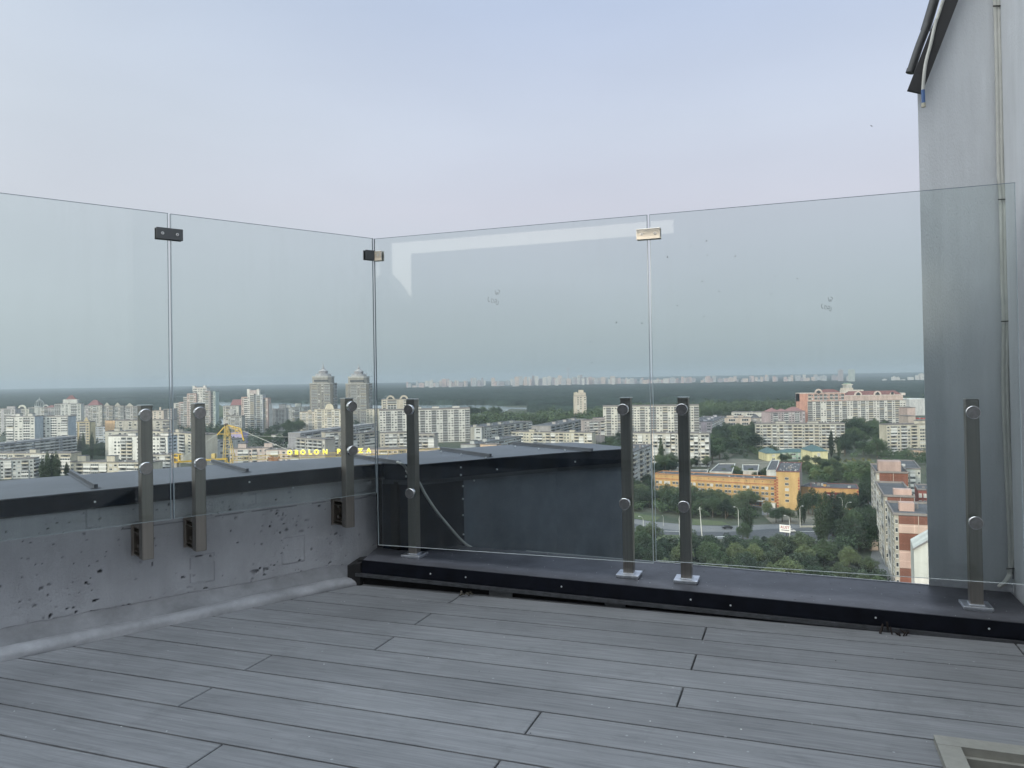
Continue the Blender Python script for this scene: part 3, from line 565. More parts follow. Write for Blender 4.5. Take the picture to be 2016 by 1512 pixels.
# ================================================================ grey stucco wall on the right
stucco = mat('grey_stucco', (.58, .60, .63), .88, 0, noise=.10, nscale=2.2, bump=.35, bscale=240, stretch=(1, 1, .35), detail=8, stain=(.10, (9, 9, .8)))
tw = empty('tower_wall', sn(.7, 3.75, -4)); tag(tw, 'tall blue-grey stucco wall end with a dark metal verge, right of the terrace', 'wall'); TI = Matrix.Translation(-tw.location)
def tpart(o): o.matrix_parent_inverse = TI; return o
def sheet(name, ring_, y0, y1, m, root=None, **k):
    pass
mb = MB(); f = [(.530, -8), (.845, -8), (.845, 4.4), (1.05, 4.4)]
F = [(.530, -8), (.840, -8), (.840, 3.60), (.790, 3.05), (.672, 2.585), (.530, 2.215)]
fr = [sn(a, 3.735, z) for a, z in F]; bkp = [sn(a + .42 + .2 * (a - .53), 4.70, z) for a, z in F]
n_ = len(F); mb.add(fr + bkp, [list(range(n_)), list(range(2 * n_ - 1, n_ - 1, -1))] + [(i, n_ + i, n_ + (i + 1) % n_, (i + 1) % n_) for i in range(n_)])
tpart(mb.build('end_wall', stucco, tw))
mb = MB(); S = .840
sd_ = [sn(S, 3.734, -1), sn(S, 1.6, -1), sn(S + 1.6, 1.6, -1), sn(S + 1.6, 3.734, -1)]; mb.prism([(p.x, p.y) for p in sd_], -1, 4.6); tpart(mb.build('side_wall', stucco, tw))
# dark verge along the sloping top
ve = MB(); vp = [(.512, 2.190), (.540, 2.262), (.672, 2.605), (.790, 3.07), (.84, 3.62)]
for a, b in zip(vp, vp[1:]):
    p, q = sn(a[0], 3.69, a[1]), sn(b[0], 3.69, b[1]); ve.bar(p, q, .060, .016, up=NN)
tpart(ve.build('metal_verge', mat('dark_verge', (.012, .012, .014), .5), tw, bevel=.001))
pp = MB(); vq = [(.508, 2.305), (.540, 2.40), (.575, 2.49)]
pp.tube(smooth([sn(a, 3.73, z) for a, z in vq]), .017, 12); pp.tube([sn(.503, 3.73, 2.290), sn(.508, 3.73, 2.306)], [.019, .019], 12); o = tpart(pp.build('verge_tube', mat('dark_tube', (.045, .047, .05), .45), tw))
pp = MB(); pp.tube(smooth([sn(.567, 3.74, 2.47), sn(.60, 3.74, 2.58), (sn(.64, 3.74, 2.72)), sn(.72, 3.74, 2.98)]), .020, 12); o = tpart(pp.build('verge_tube', MATS['dark_tube'], tw))
pp = MB(); pp.tube(smooth([onn(1817, 178, 3.66), onn(1819, 150, 3.66), onn(1823, 122, 3.665), onn(1832, 88, 3.67), onn(1841, 48, 3.675), onn(1853, 12, 3.68), onn(1866, -30, 3.68)]), .0068, 10)
o = pp.build('cable', white_pl); tag(o, 'beige cable hanging off the roof verge, its end wrapped in blue tape', 'cable')
q = MB(); q.tube([onn(1817, 177, 3.66), onn(1818, 203, 3.66)], .0075, 12); q.build('blue_tape', mat('blue_tape', (.05, .11, .26), .5), o)
q = MB(); q.tube([onn(1818, 203, 3.66), onn(1818.5, 211, 3.66)], .0088, 12); q.build('cable_end', mat('cut_end', (.45, .42, .33), .6), o)
# cable bundle down the inner corner
root = empty('cable_bundle', onn(1975, 620, 3.70)); tag(root, 'white cable bundle clipped down the inner corner of the stucco wall', 'cables'); RI = Matrix.Translation(-root.location)
tr = [(1957, -30), (1960, 12), (1964, 180), (1967, 340), (1971, 393), (1974, 560), (1977, 632), (1976, 760), (1980, 880), (1986, 1010), (1989, 1080), (1988, 1125), (1981, 1143), (1966, 1156)]
for k, (dx, w) in enumerate(((0, .0085), (6.5, .0075))):
    t = MB(); t.tube(smooth([onn(x + dx * (1 if y < 1100 else .3), y, 3.712 - .003 * k + (0 if y < 1135 else -.015)) for x, y in tr]), w, 10); o = t.build('cable_strand', white_pl, root); o.matrix_parent_inverse = RI
for x, y in ((1962, 12), (1972, 393), (1978, 633), (1988, 1120)):
    t = MB(); a, b = onn(x - 7, y, 3.697), onn(x + 11, y - 1, 3.700); t.bar(a, b, .004, .004, up=NN); o = t.build('clip', black, root); o.matrix_parent_inverse = RI
t = MB(); t.tube([onn(1971, -40, 3.722), onn(1978, 380, 3.722), onn(1991, 900, 3.722), onn(1996, 1140, 3.722)], .005, 6); o = tpart(t.build('corner_shadow', black, tw))  # black strip stands in for the shadow gap in the corner

# ================================================================ unseen upper storey added behind the terrace to shade it and reflect in the glass
ph = empty('penthouse', (0, -3.2, 0)); tag(ph, 'unseen upper storey added behind the terrace for shade and glass reflections', 'building'); PH = Matrix.Translation(-ph.location)
dark_r = mat('dark_render', (.37, .37, .365), .8, 0, noise=.15, nscale=2)  # tone tuned to bounce light onto the terrace
def phb(mb, name, m): o = mb.build(name, m, ph); o.matrix_parent_inverse = PH; return o
def refl(px, py, D):    # where the mirrored view ray through (px,py) meets the plane NN.p = -D
    r = Vector(ray(px, py)); t = NG / r.dot(NN); p = r * t; r2 = r - NN * (2 * r.dot(NN)); t2 = (NG + D) / (-r2.dot(NN)); q = p + r2 * t2
    return q.dot(U), q.z + EYE
def wallpiece(mb, a0, a1, zz0, zz1, n0=-3.0, n1=-3.4): mb.prism([(p.x, p.y) for p in (sn(a0, n1), sn(a1, n1), sn(a1, n0), sn(a0, n0))], zz0, zz1)
mb = MB(); wallpiece(mb, -8, -5.57, -1, 5.2); wallpiece(mb, -5.57, -1.37, 3.02, 5.2); wallpiece(mb, -1.37, 4, -1, 5.2); wallpiece(mb, -5.05, -1.37, -1, 2.77); wallpiece(mb, -5.57, -5.05, -1, 1.95)  # slot left open so bright sky mirrors in the glass
phb(mb, 'wall', dark_r)
mb = MB(); st_ = [(-5.55, 2.55), (-5.42, 2.42), (-5.28, 2.22), (-5.05, 2.02), (-5.05, 1.95), (-5.57, 1.95)]
fr = [sn(a, -3.0, z) for a, z in st_]; bk_ = [sn(a, -3.4, z) for a, z in st_]; n_ = len(st_); mb.add(fr + bk_, [list(range(n_ - 1, -1, -1)), list(range(n_, 2 * n_))] + [(i, (i + 1) % n_, n_ + (i + 1) % n_, n_ + i) for i in range(n_)]); phb(mb, 'slot_curve', dark_r)  # curve shapes the lower end of the mirrored slot
# body of the tower block the terrace belongs to
bb = empty('host_building', (0, -2, -75)); tag(bb, 'tower block carrying the roof terrace, seen only from its own roof', 'building')
mb = MB(); mb.prism([(-9, -14), (6, -14), (6, 1.0), (2.9, 2.45), (.9, 3.6), (.3, 3.95), (-.6, 4.0), (-1.3, 3.7), (-9, -2)], G, -.31); o = mb.build('block', dark_r, bb); o.matrix_parent_inverse = Matrix.Translation((0, 2, 75))

# ================================================================ ground, water, roads
def gm(name, c1, c2, c3, s1, s2, rough=.9):
    m = bpy.data.materials.new(name); m.use_nodes = True; nt = m.node_tree; b = nt.nodes['Principled BSDF']; b.inputs['Roughness'].default_value = rough; b.inputs['Specular IOR Level'].default_value = .2
    tc = N(nt, 'ShaderNodeTexCoord'); a = N(nt, 'ShaderNodeTexNoise'); a.inputs['Scale'].default_value = s1; a.inputs['Detail'].default_value = 8; nt.links.new(tc.outputs['Object'], a.inputs['Vector'])
    c = N(nt, 'ShaderNodeTexNoise'); c.inputs['Scale'].default_value = s2; c.inputs['Detail'].default_value = 6; nt.links.new(tc.outputs['Object'], c.inputs['Vector'])
    r1 = N(nt, 'ShaderNodeMapRange'); r1.inputs[1].default_value = .42; r1.inputs[2].default_value = .6; nt.links.new(a.outputs[0], r1.inputs[0]); r2 = N(nt, 'ShaderNodeMapRange'); r2.inputs[1].default_value = .35; r2.inputs[2].default_value = .65; nt.links.new(c.outputs[0], r2.inputs[0])
    m1 = N(nt, 'ShaderNodeMix', data_type='RGBA'); nt.links.new(r1.outputs[0], m1.inputs[0]); m1.inputs[6].default_value = (*c1, 1); m1.inputs[7].default_value = (*c2, 1)
    m2 = N(nt, 'ShaderNodeMix', data_type='RGBA'); mu = N(nt, 'ShaderNodeMath', operation='MULTIPLY'); mu.inputs[1].default_value = .5; nt.links.new(r2.outputs[0], mu.inputs[0]); nt.links.new(mu.outputs[0], m2.inputs[0]); nt.links.new(m1.outputs[2], m2.inputs[6]); m2.inputs[7].default_value = (*c3, 1)
    nt.links.new(m2.outputs[2], b.inputs['Base Color']); MATS[name] = m; return m
groundm = gm('ground_mix', (.040, .058, .036), (.075, .082, .055), (.105, .10, .085), .012, .15)
asph = gm('asphalt', (.165, .168, .172), (.20, .20, .20), (.13, .132, .14), .03, .6)
asph_d = gm('new_asphalt', (.075, .080, .090), (.095, .098, .105), (.11, .11, .115), .05, .7)
dirt = gm('bare_earth', (.20, .185, .155), (.15, .145, .12), (.11, .11, .085), .1, .5)
sandm = gm('sand', (.40, .35, .27), (.30, .28, .22), (.25, .22, .18), .2, 1)
grassm = gm('lawn', (.060, .090, .042), (.095, .115, .062), (.12, .125, .075), .05, .5)
meadow = gm('dry_meadow', (.105, .120, .078), (.14, .145, .10), (.07, .09, .05), .05, .6)
mb = MB(); mb.add([(-16000, -600, G), (16000, -600, G), (16000, 16500, G), (-16000, 16500, G)], [(0, 1, 2, 3)]); tag(mb.build('ground', groundm), kind='structure')
_lift = [0.0]
def sheetpx(name, pts, m, z=None, label=None, kind='structure'):
    _lift[0] += .012; zz = G + (_lift[0] if z is None else z)
    P = [at(x, y, zz) for x, y in pts]; mb = MB(); mb.add(P, [list(range(len(P)))[::-1]]); o = mb.build(name, m)
    if o.data.polygons[0].normal.z < 0: o.data.flip_normals()
    return tag(o, kind=kind)
water = mat('river_water', (.36, .39, .41), .12, 0, spec=1.0, bump=.08, bscale=.1)
sheetpx('river', [(418, 791), (560, 794), (760, 798), (960, 797.5), (986, 800), (1010, 802.5), (990, 812), (900, 826), (700, 836), (560, 838), (430, 836)], water)
sheetpx('river', [(1000, 802), (1060, 803), (1130, 803.5), (1130, 806.5), (1040, 806), (1000, 805)], water)
sheetpx('river', [(1370, 806), (1420, 807), (1426, 809), (1412, 816), (1370, 819)], water)
sheetpx('river', [(190, 793.2), (420, 791.4), (420, 793.4), (200, 794.6)], water)
sheetpx('road', [(1180, 1004), (1245, 1021), (1283, 1026.5), (1363, 1034), (1426, 1035.5), (1520, 1032), (1640, 1031), (1700, 1030), (1720, 1050), (1640, 1066), (1540, 1066), (1434, 1060), (1363, 1063), (1291, 1075), (1245, 1090), (1170, 1060)], asph)
sheetpx('roadway', [(1180, 1014), (1245, 1030), (1290, 1040), (1363, 1047), (1434, 1047), (1520, 1041), (1640, 1038), (1700, 1040), (1700, 1056), (1620, 1062), (1540, 1061), (1434, 1057), (1363, 1059.5), (1290, 1050), (1240, 1043), (1170, 1030)], asph_d)
sheetpx('island_lawn', [(1291, 1053), (1342, 1053), (1352, 1059), (1310, 1064), (1290, 1068)], grassm)
sheetpx('island_kerb', [(1250, 1066), (1290, 1050), (1291, 1052), (1256, 1071), (1251, 1071)], mat('pale_concrete', (.42, .42, .41), .8))
sheetpx('road_marking', [(1405, 1056.6), (1434, 1055.4), (1434, 1056.4), (1405, 1057.6)], mat('road_paint', (.6, .6, .58), .6))
sheetpx('road_marking', [(1300, 1044.8), (1350, 1046.4), (1350, 1047.0), (1300, 1045.4)], MATS['road_paint']); sheetpx('road_marking', [(1575, 1046.3), (1612, 1045.6), (1612, 1046.2), (1575, 1046.9)], MATS['road_paint'])
sheetpx('verge', [(1363, 1022), (1420, 1026), (1440, 1034), (1363, 1033.5)], grassm); sheetpx('verge', [(1245, 1009), (1300, 1018), (1290, 1027), (1245, 1020)], grassm)
sheetpx('forecourt', [(1500, 1012), (1560, 1006), (1625, 1008), (1620, 1033), (1520, 1031)], dirt)
sheetpx('sandy_strip', [(1577, 1034.6), (1612, 1034), (1612, 1038), (1575, 1038.2)], sandm)
sheetpx('car_park', [(1640, 1008), (1690, 1004), (1716, 985), (1722, 1010), (1690, 1030), (1650, 1036)], asph)
sheetpx('meadow', [(1572, 910), (1640, 907), (1722, 905), (1722, 925), (1640, 930), (1575, 928)], meadow)
sheetpx('bare_patch', [(1402, 888), (1436, 882), (1450, 892), (1434, 902), (1400, 903)], dirt); sheetpx('yard', [(1445, 902), (1520, 908), (1510, 932), (1390, 930), (1396, 908)], dirt)
sheetpx('yard', [(1398, 972), (1528, 990), (1535, 1012), (1500, 1014), (1500, 1000), (1380, 980)], asph)
sheetpx('path', [(1718, 1080), (1740, 1078), (1762, 1150), (1700, 1150)], asph)
sheetpx('island', [(418, 797), (432, 796), (441, 802), (441, 821), (418, 821)], grassm, z=1.0)

# ================================================================ buildings
FACADES = {}
def facade(col, seam=.86, name=None, panel=(3.2, 2.8)):
    key = (col, seam, panel)
    if key in FACADES: return FACADES[key]
    m = bpy.data.materials.new(name or 'panel_facade'); m.use_nodes = True; nt = m.node_tree; b = nt.nodes['Principled BSDF']; b.inputs['Roughness'].default_value = .85; b.inputs['Specular IOR Level'].default_value = .2
    tc = N(nt, 'ShaderNodeTexCoord'); mp = N(nt, 'ShaderNodeMapping'); mp.inputs['Rotation'].default_value = (R(90), 0, 0); nt.links.new(tc.outputs['Object'], mp.inputs[0])
    br = N(nt, 'ShaderNodeTexBrick'); nt.links.new(mp.outputs[0], br.inputs['Vector']); br.offset = 0; br.inputs['Scale'].default_value = 1; br.inputs['Brick Width'].default_value = panel[0]; br.inputs['Row Height'].default_value = panel[1]; br.inputs['Mortar Size'].default_value = .05; br.inputs['Mortar Smooth'].default_value = .3
    br.inputs['Color1'].default_value = (*col, 1); br.inputs['Color2'].default_value = (*[c * .93 for c in col], 1); br.inputs['Mortar'].default_value = (*[c * seam for c in col], 1)
    nz = N(nt, 'ShaderNodeTexNoise'); nz.inputs['Scale'].default_value = .35; nz.inputs['Detail'].default_value = 6; m2 = N(nt, 'ShaderNodeMapping'); m2.inputs['Scale'].default_value = (1, 1, .25); nt.links.new(tc.outputs['Object'], m2.inputs[0]); nt.links.new(m2.outputs[0], nz.inputs['Vector'])
    mr = N(nt, 'ShaderNodeMapRange'); mr.inputs[1].default_value = .3; mr.inputs[2].default_value = .7; mr.inputs[3].default_value = .74; mr.inputs[4].default_value = 1.08; nt.links.new(nz.outputs[0], mr.inputs[0])
    sc = N(nt, 'ShaderNodeVectorMath', operation='SCALE'); nt.links.new(br.outputs[0], sc.inputs[0]); nt.links.new(mr.outputs[0], sc.inputs['Scale']); nt.links.new(sc.outputs[0], b.inputs['Base Color'])
    FACADES[key] = m; return m
white_f = (.56, .56, .53); cream_f = (.50, .47, .39); grey_f = (.34, .35, .36); ygrey_f = (.45, .43, .35); lilac_f = (.44, .38, .42); pink_f = (.55, .36, .30); bluegrey_shade_f = (.40, .45, .50)
wglass = mat('dark_window_glass', (.030, .037, .045), .12, 0, spec=.8); wframe = mat('white_window_frame', (.60, .60, .58), .5)
bpar = [mat('balcony_grey', (.36, .37, .37), .8, 0, noise=.2, nscale=.6), mat('balcony_white', (.62, .62, .60), .7), mat('balcony_beige', (.46, .42, .34), .8, 0, noise=.15, nscale=.6), mat('balcony_dull', (.25, .26, .27), .8, 0, noise=.25, nscale=.6)]
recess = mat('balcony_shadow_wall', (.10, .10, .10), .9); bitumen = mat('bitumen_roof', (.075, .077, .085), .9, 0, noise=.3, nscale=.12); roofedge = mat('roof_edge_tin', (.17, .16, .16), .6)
redroof = mat('red_tile_roof', (.15, .065, .06), .7, 0, noise=.25, nscale=.2)
curtain = mat('lit_curtain', (.42, .42, .40), .7)
# --- unit cells (width 1, height 1 storey): templates as MB so they can be instanced or merged
CELLM = [wglass, wframe, bpar[0], bpar[1], bpar[2], bpar[3], recess, curtain]
def cell(kind, var):
    q = MB()
    if kind == 'w':       # punched window: frame, panes and sill
        y = -.06; q.box((.18, y, .30), (.82, .02, .34), 1); q.box((.18, y, .80), (.82, .02, .84), 1); q.box((.18, y, .34), (.225, .02, .80), 1); q.box((.775, y, .34), (.82, .02, .80), 1)
        q.box((.225, -.03, .34), (.775, .02, .80), 7 if var == 2 else 0, skip='kbtlr'); 
        if var != 1: q.box((.48, y, .34), (.52, -.03, .80), 1)
        q.box((.16, -.12, .27), (.84, -.0, .295), 1)
    elif kind == 'g':     # wide strip window
        q.box((.05, -.05, .28), (.95, .02, .33), 1); q.box((.05, -.05, .82), (.95, .02, .86), 1); q.box((.05, -.03, .33), (.95, .02, .82), 7 if var == 2 else 0, skip='kbtlr')
        for x in (.05, .33, .64, .92): q.box((x, -.05, .33), (x + .035, -.03, .82), 1)
    elif kind == 'b':     # balcony: slab, parapet, side walls, recess shade as a dark sheet, or glazing
        pm = {0: 2, 1: 3, 2: 4, 3: 5, 4: 3, 5: 2}[var]
        q.box((.03, -1.0, .0), (.97, 0, .06), 2); q.box((.03, -1.0, .06), (.97, -.92, .40), pm); q.box((.03, -.92, .06), (.06, 0, .40), pm); q.box((.94, -.92, .06), (.97, 0, .40), pm)
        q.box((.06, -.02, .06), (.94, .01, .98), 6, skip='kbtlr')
        if var in (1, 4, 5):
            q.box((.03, -.97, .40), (.97, -.93, .45), 1); q.box((.03, -.97, .90), (.97, -.93, .96), 1)
            for x in (.03, .255, .485, .715, .94): q.box((x, -.97, .45), (x + .03, -.93, .90), 1)
            q.box((.06, -.95, .45), (.94, -.94, .90), 0 if var != 4 else 7)
            q.box((.03, -.95, .96), (.97, 0, 1.0), 2)
        else: q.box((.30, -.04, .10), (.70, -.021, .80), 0)
    elif kind == 'l':     # loggia, its recess shade painted as a flush dark sheet
        pm = {0: 2, 1: 3, 2: 4, 3: 5, 4: 3, 5: 2}[var]
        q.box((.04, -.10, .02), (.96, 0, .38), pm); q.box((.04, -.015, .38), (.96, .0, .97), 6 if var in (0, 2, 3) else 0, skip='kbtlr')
        if var in (1, 4, 5):
            for x in (.04, .34, .64, .92): q.box((x, -.06, .38), (x + .04, -.016, .97), 1)
        q.box((.0, -.22, 0.0), (.035, 0, 1), 2); q.box((.965, -.22, 0), (1, 0, 1), 2)
    return q
TEMPL = {}; MESHES = {}
NAMES = {'w': 'window', 'g': 'window', 'b': 'balcony', 'l': 'balcony'}
def templ(kind, var):
    k = (kind, var)
    if k not in TEMPL:
        TEMPL[k] = cell(kind, var); q = TEMPL[k]; me = bpy.data.meshes.new(NAMES[kind]); me.from_pydata(q.v, [], q.f)
        for m_ in CELLM: me.materials.append(m_)
        me.polygons.foreach_set('material_index', q.m); me.update(); MESHES[k] = me
    return TEMPL[k], MESHES[k]
CAP = 100
def place_cells(root, jobs, top_first=True):
    """jobs: (kind, var, x, y, z, w, h, rz) in the thing's own space; the first 100 of a kind of part become parts of their own"""
    by = {}
    for j in jobs: by.setdefault(NAMES[j[0]], []).append(j)
    for nm, js in by.items():
        js.sort(key=lambda j: -j[4])
        for j in js[:CAP]:
            kind, var, x, y, z, w, h, rz = j; _, me = templ(kind, var); o = bpy.data.objects.new(nm, me); COL.objects.link(o); o.parent = root; o.location = (x, y, z); o.scale = (w, 1, h); o.rotation_euler = (0, 0, rz)
        rest = js[CAP:]
        if rest:
            mb = MB()
            for kind, var, x, y, z, w, h, rz in rest:
                q, _ = templ(kind, var); c, s = math.cos(rz), math.sin(rz); b = len(mb.v)
                mb.v += [(x + vx * w * c - vy * s, y + vx * w * s + vy * c, z + vz * h) for vx, vy, vz in q.v]; mb.f += [[b + i for i in f] for f in q.f]; mb.m += q.m; mb.sm += q.sm
            o = mb.build(nm, CELLM, root); o['kind'] = 'stuff'
WT = {'w': 1.0, 'b': 1.7, 'l': 1.7, 'g': 2.0, '.': .5, '_': 1.5, 'i': .25}
def bays(root, rn, org, rz, L, h, floors, pat, ymax=None, world=None, bvar=(0, 1, 2, 3, 4, 5), base=0, top=.8, first=0, collect=None):
    """columns of cells across one face"""
    tot = sum(WT[c] for c in pat); x = 0; fh = (h - base - top) / floors; jobs = []
    c_, s_ = math.cos(rz), math.sin(rz)
    for ch in pat:
        w = L * WT[ch] / tot
        if ch not in '._i':
            colv = rn.choice(bvar) if ch in 'bl' else 0
            for f in range(first, floors):
                z = base + f * fh
                if ymax is not None:
                    p = world @ Vector((org[0] + (x + w / 2) * c_, org[1] + (x + w / 2) * s_, z + fh))
                    if proj(p)[1] > ymax: continue
                var = (rn.choice(bvar) if rn.random() < .6 else colv) if ch in 'bl' else rn.choice((0, 0, 1, 1, 2))
                jobs.append((ch, var, org[0] + x * c_, org[1] + x * s_, z, w, fh, rz))
        x += w
    collect.extend(jobs)
def block(name, label, A, B, h=None, D=None, depth=12, floors=9, pat='w', end=None, lend=None, col=white_f, group=None, cat='apartment block', ymax=None, roofbox=(), seedv=0, top=.9, base=0, bvar=(0, 1, 2, 3, 4, 5), parapet=.7, endcol=None, roofm=None, first=0, edgem=None, toph=0):
    """A, B: photo spots of the two ends of the facade's top edge. h known -> places found by the roof height; D=(DA,DB) known -> roof height found by distance"""
    if h is not None: PA, PB = at(*A, G + h), at(*B, G + h)
    else:
        PA, PB = atD(*A, D[0]), atD(*B, D[1]); h = PA.z - G
    PA = Vector((PA.x, PA.y, G)); PB = Vector((PB.x, PB.y, G)); d = PB - PA; L = d.length; rz = math.atan2(d.y, d.x)
    root = empty(name, PA, rz); tag(root, label, cat, group); W = Matrix.Translation(PA) @ Matrix.Rotation(rz, 4, 'Z')
    rn = random.Random(hash((round(A[0]), round(A[1]), seedv)) & 0xffff if False else int(A[0] * 7 + A[1] * 13 + seedv)); fm = facade(col)
    q = MB(); q.box((0, 0, 0), (L, depth, h), 0); q.build('wall', [fm], root)
    r = MB(); e = .25; p = parapet
    r.box((-e, -e, h), (L + e, depth + e, h + .15), 1); r.box((-e, -e, h + .15), (L + e, .25, h + p), 0); r.box((-e, depth - .25, h + .15), (L + e, depth + e, h + p), 0); r.box((-e, .25, h + .15), (.2, depth - .25, h + p), 0); r.box((L - .2, .25, h + .15), (L + e, depth - .25, h + p), 0)
    r.build('roof', [edgem or roofedge, roofm or bitumen], root)
    for (f, w, hh) in roofbox:
        k = MB(); k.box((L * f - w / 2, depth * .3, h + .16), (L * f + w / 2, depth * .3 + 4.5, h + hh), 0); k.box((L * f - w / 2 - .3, depth * .3 - .3, h + hh), (L * f + w / 2 + .3, depth * .3 + 4.8, h + hh + .3), 1); k.build('stair_head', [facade(tuple(c * 1.02 for c in col)), bitumen], root)
    for i in range(rn.randint(3, 7) if L > 18 else 1):
        k = MB(); vx, vy, vs_ = rn.uniform(1, L - 2.5), rn.uniform(1.5, depth - 3), rn.uniform(.5, 1.3); k.box((vx, vy, h + .16), (vx + vs_ * 1.5, vy + vs_, h + .16 + vs_ * rn.uniform(.7, 1.4))); k.build('roof_vent', roofedge if rn.random() < .5 else bpar[0], root)
    jobs = []
    if pat: bays(root, rn, (0, -.005), 0, L, h, floors, pat, ymax, W, bvar, base, top, first, jobs)
    if end:
        if endcol: k = MB(); k.box((L + .004, .02, 0), (L + .03, depth - .02, h - .02)); k.build('end_wall', facade(endcol), root)  # blue-grey end colours carry the shaded sides of white blocks
        if end != '_': bays(root, rn, (L + .035, 0), R(90), depth, h, floors, end, ymax, W, bvar, base, top, first, jobs)
    if lend:
        if endcol and not end: k = MB(); k.box((-.03, .02, 0), (-.004, depth - .02, h - .02)); k.build('end_wall', facade(endcol), root)
        if lend != '_': bays(root, rn, (-.035, depth), R(-90), depth, h, floors, lend, ymax, W, bvar, base, top, first, jobs)
    place_cells(root, jobs)
    root['_h'] = h; root['_L'] = L
    return root, L, h, depth
def gable(root, x0, x1, y, z, hh, m, name='gable', th=.5):
    q = MB(); q.add([(x0, y - .15, z), (x1, y - .15, z), ((x0 + x1) / 2, y - .15, z + hh), (x0, y + th, z), (x1, y + th, z), ((x0 + x1) / 2, y + th, z + hh)], [(0, 1, 2), (5, 4, 3), (1, 4, 5, 2), (3, 0, 2, 5)]); return q.build(name, m, root)
def arch(root, cx, w, y, z, m, name='arched_gable', hh=None, dark=True):
    q = MB(); n = 12; hh = hh or w / 2; pts = [(cx + w / 2 * math.cos(math.pi * i / n), z + hh * math.sin(math.pi * i / n)) for i in range(n + 1)]; vs = [(a, y - .2, b) for a, b in pts] + [(a, y + .6, b) for a, b in pts]
    q.add(vs, [list(range(n + 1))[::-1], list(range(n + 1, 2 * n + 2))] + [(i, i + 1, n + 2 + i, n + 1 + i) for i in range(n)], 0)
    if dark:
        pts = [(cx + w * .3 * math.cos(math.pi * i / n), z + hh * .6 * math.sin(math.pi * i / n)) for i in range(n + 1)]; q.add([(a, y - .24, b) for a, b in pts], [list(range(n + 1))[::-1]], 1)
    return q.build(name, [m, wglass], root)
def hip(root, x0, x1, y0, y1, z, hh, m, name='roof', e=.6, inset=None):
    x0 -= e; x1 += e; y0 -= e; y1 += e; k = min(x1 - x0, y1 - y0) / 2 if inset is None else inset; q = MB()
    if x1 - x0 > y1 - y0: r = [(x0 + k, (y0 + y1) / 2, z + hh), (x1 - k, (y0 + y1) / 2, z + hh)]; f = [(0, 1, 5, 4), (1, 2, 5), (2, 3, 4, 5), (3, 0, 4)]
    else: r = [((x0 + x1) / 2, y0 + k, z + hh), ((x0 + x1) / 2, y1 - k, z + hh)]; f = [(0, 1, 4), (1, 2, 5, 4), (2, 3, 5), (3, 0, 4, 5)]
    q.add([(x0, y0, z), (x1, y0, z), (x1, y1, z), (x0, y1, z)] + r, f + [(3, 2, 1, 0)]); return q.build(name, m, root)
def Dang(A, B, DA, deg):
    """distance at which the ray of B meets the line through A running deg from the picture plane"""
    p = atD(A[0], A[1], DA); r = ray(*B); t = math.tan(R(deg)); k = r[0] / r[1]; return (p.y - t * p.x) / (1 - t * k)
# ---------------------------------------------------------------- left quarter of the city
SL = 'long panel slabs of flats'; TW = 'point block towers of flats'; HR = 'high-rise flats on the river side'
B_ = 'apartment_block'
block(B_, 'white stepped panel block standing above the long grey slab on the far left', (13, 821), (68, 821), D=(803, 800), floors=16, pat='bwwlw', col=white_f, ymax=890, seedv=1, depth=13, end='_', endcol=bluegrey_shade_f, roofbox=((.3, 5, 3), (.75, 5, 3)))
block(B_, 'white panel block with a blank end tinted for shade, right twin of the stepped block', (69, 821), (134, 820.5), D=(815, 812), floors=16, pat='lwwlwb', col=white_f, ymax=890, seedv=2, depth=13, end='_', endcol=bluegrey_shade_f)
block(B_, 'dark grey long slab rising to the right with rows of glazed balconies', (-60, 881), (150, 859), h=24, floors=8, pat='bbbbbwbbbbbwbbbbbwbbb', col=(.22, .24, .28), ymax=910, seedv=3, depth=13, end='w', bvar=(0, 3, 3, 5, 0), roofm=mat('pale_roof_felt', (.22, .22, .23), .8), edgem=mat('pale_roof_band', (.3, .3, .3), .8))
block(B_, 'low beige slab with pale parapet in front of the dark grey slab', (-40, 893), (140, 893), h=18, floors=6, pat='wbbwbwbbwb', col=cream_f, ymax=935, seedv=4, depth=12, roofbox=((.55, 6, 3),))
block(B_, 'grey-white slab at the picture left edge just above the parapet', (-60, 908), (66, 903.5), h=15.6, floors=5, pat='wbwwbwbwwbw', col=(.42, .44, .44), seedv=5, depth=12, end='b')
block(B_, 'cream five storey block with two raised stair towers by the poplars', (138, 910), (300, 911), h=16, floors=5, pat='wibbbbiwwibbbbi', col=cream_f, seedv=6, depth=12, roofbox=((.10, 7, 4.5), (.46, 7, 4.5)))
block('apartment_tower', 'white tower with a penthouse and a dark red pyramid roof', (107, 796), (159, 796), D=(1200, 1210), floors=19, pat='lww.lw', col=white_f, ymax=828, seedv=7, depth=20, roofbox=(), cat='tower')
t_, L_, h_, dp_ = bpy.data.objects['apartment_tower'], 0, 0, 0
def last(prefix): return [o for o in COL.objects if o.parent is None and o.name.startswith(prefix)][-1]
def topbox(root, x0, x1, y0, y1, z0, z1, m, name='penthouse', e=0):
    q = MB(); q.box((x0, y0, z0), (x1, y1, z1), 0); q.box((x0 - e, y0 - e, z1), (x1 + e, y1 + e, z1 + .3), 1); return q.build(name, [m, roofedge], root)
r = last('apartment_tower'); h = r['_h']; L = r['_L']; topbox(r, L * .3, L * .85, 3, 14, h + .16, h + 7, facade(white_f)); hip(r, L * .42, L * .76, 4, 13, h + 7.3, 6, redroof, 'pyramid_roof')
block('apartment_tower', 'grey tower topped by a metal-framed dome on the far left', (55, 803), (102, 803), D=(1300, 1300), floors=17, pat='l.wlw', col=(.42, .44, .43), ymax=825, seedv=8, depth=20, cat='tower')
r = last('apartment_tower'); h = r['_h']; L = r['_L']
q = MB(); n = 16; cx, cy, rr_ = L * .36, 8, 7.5
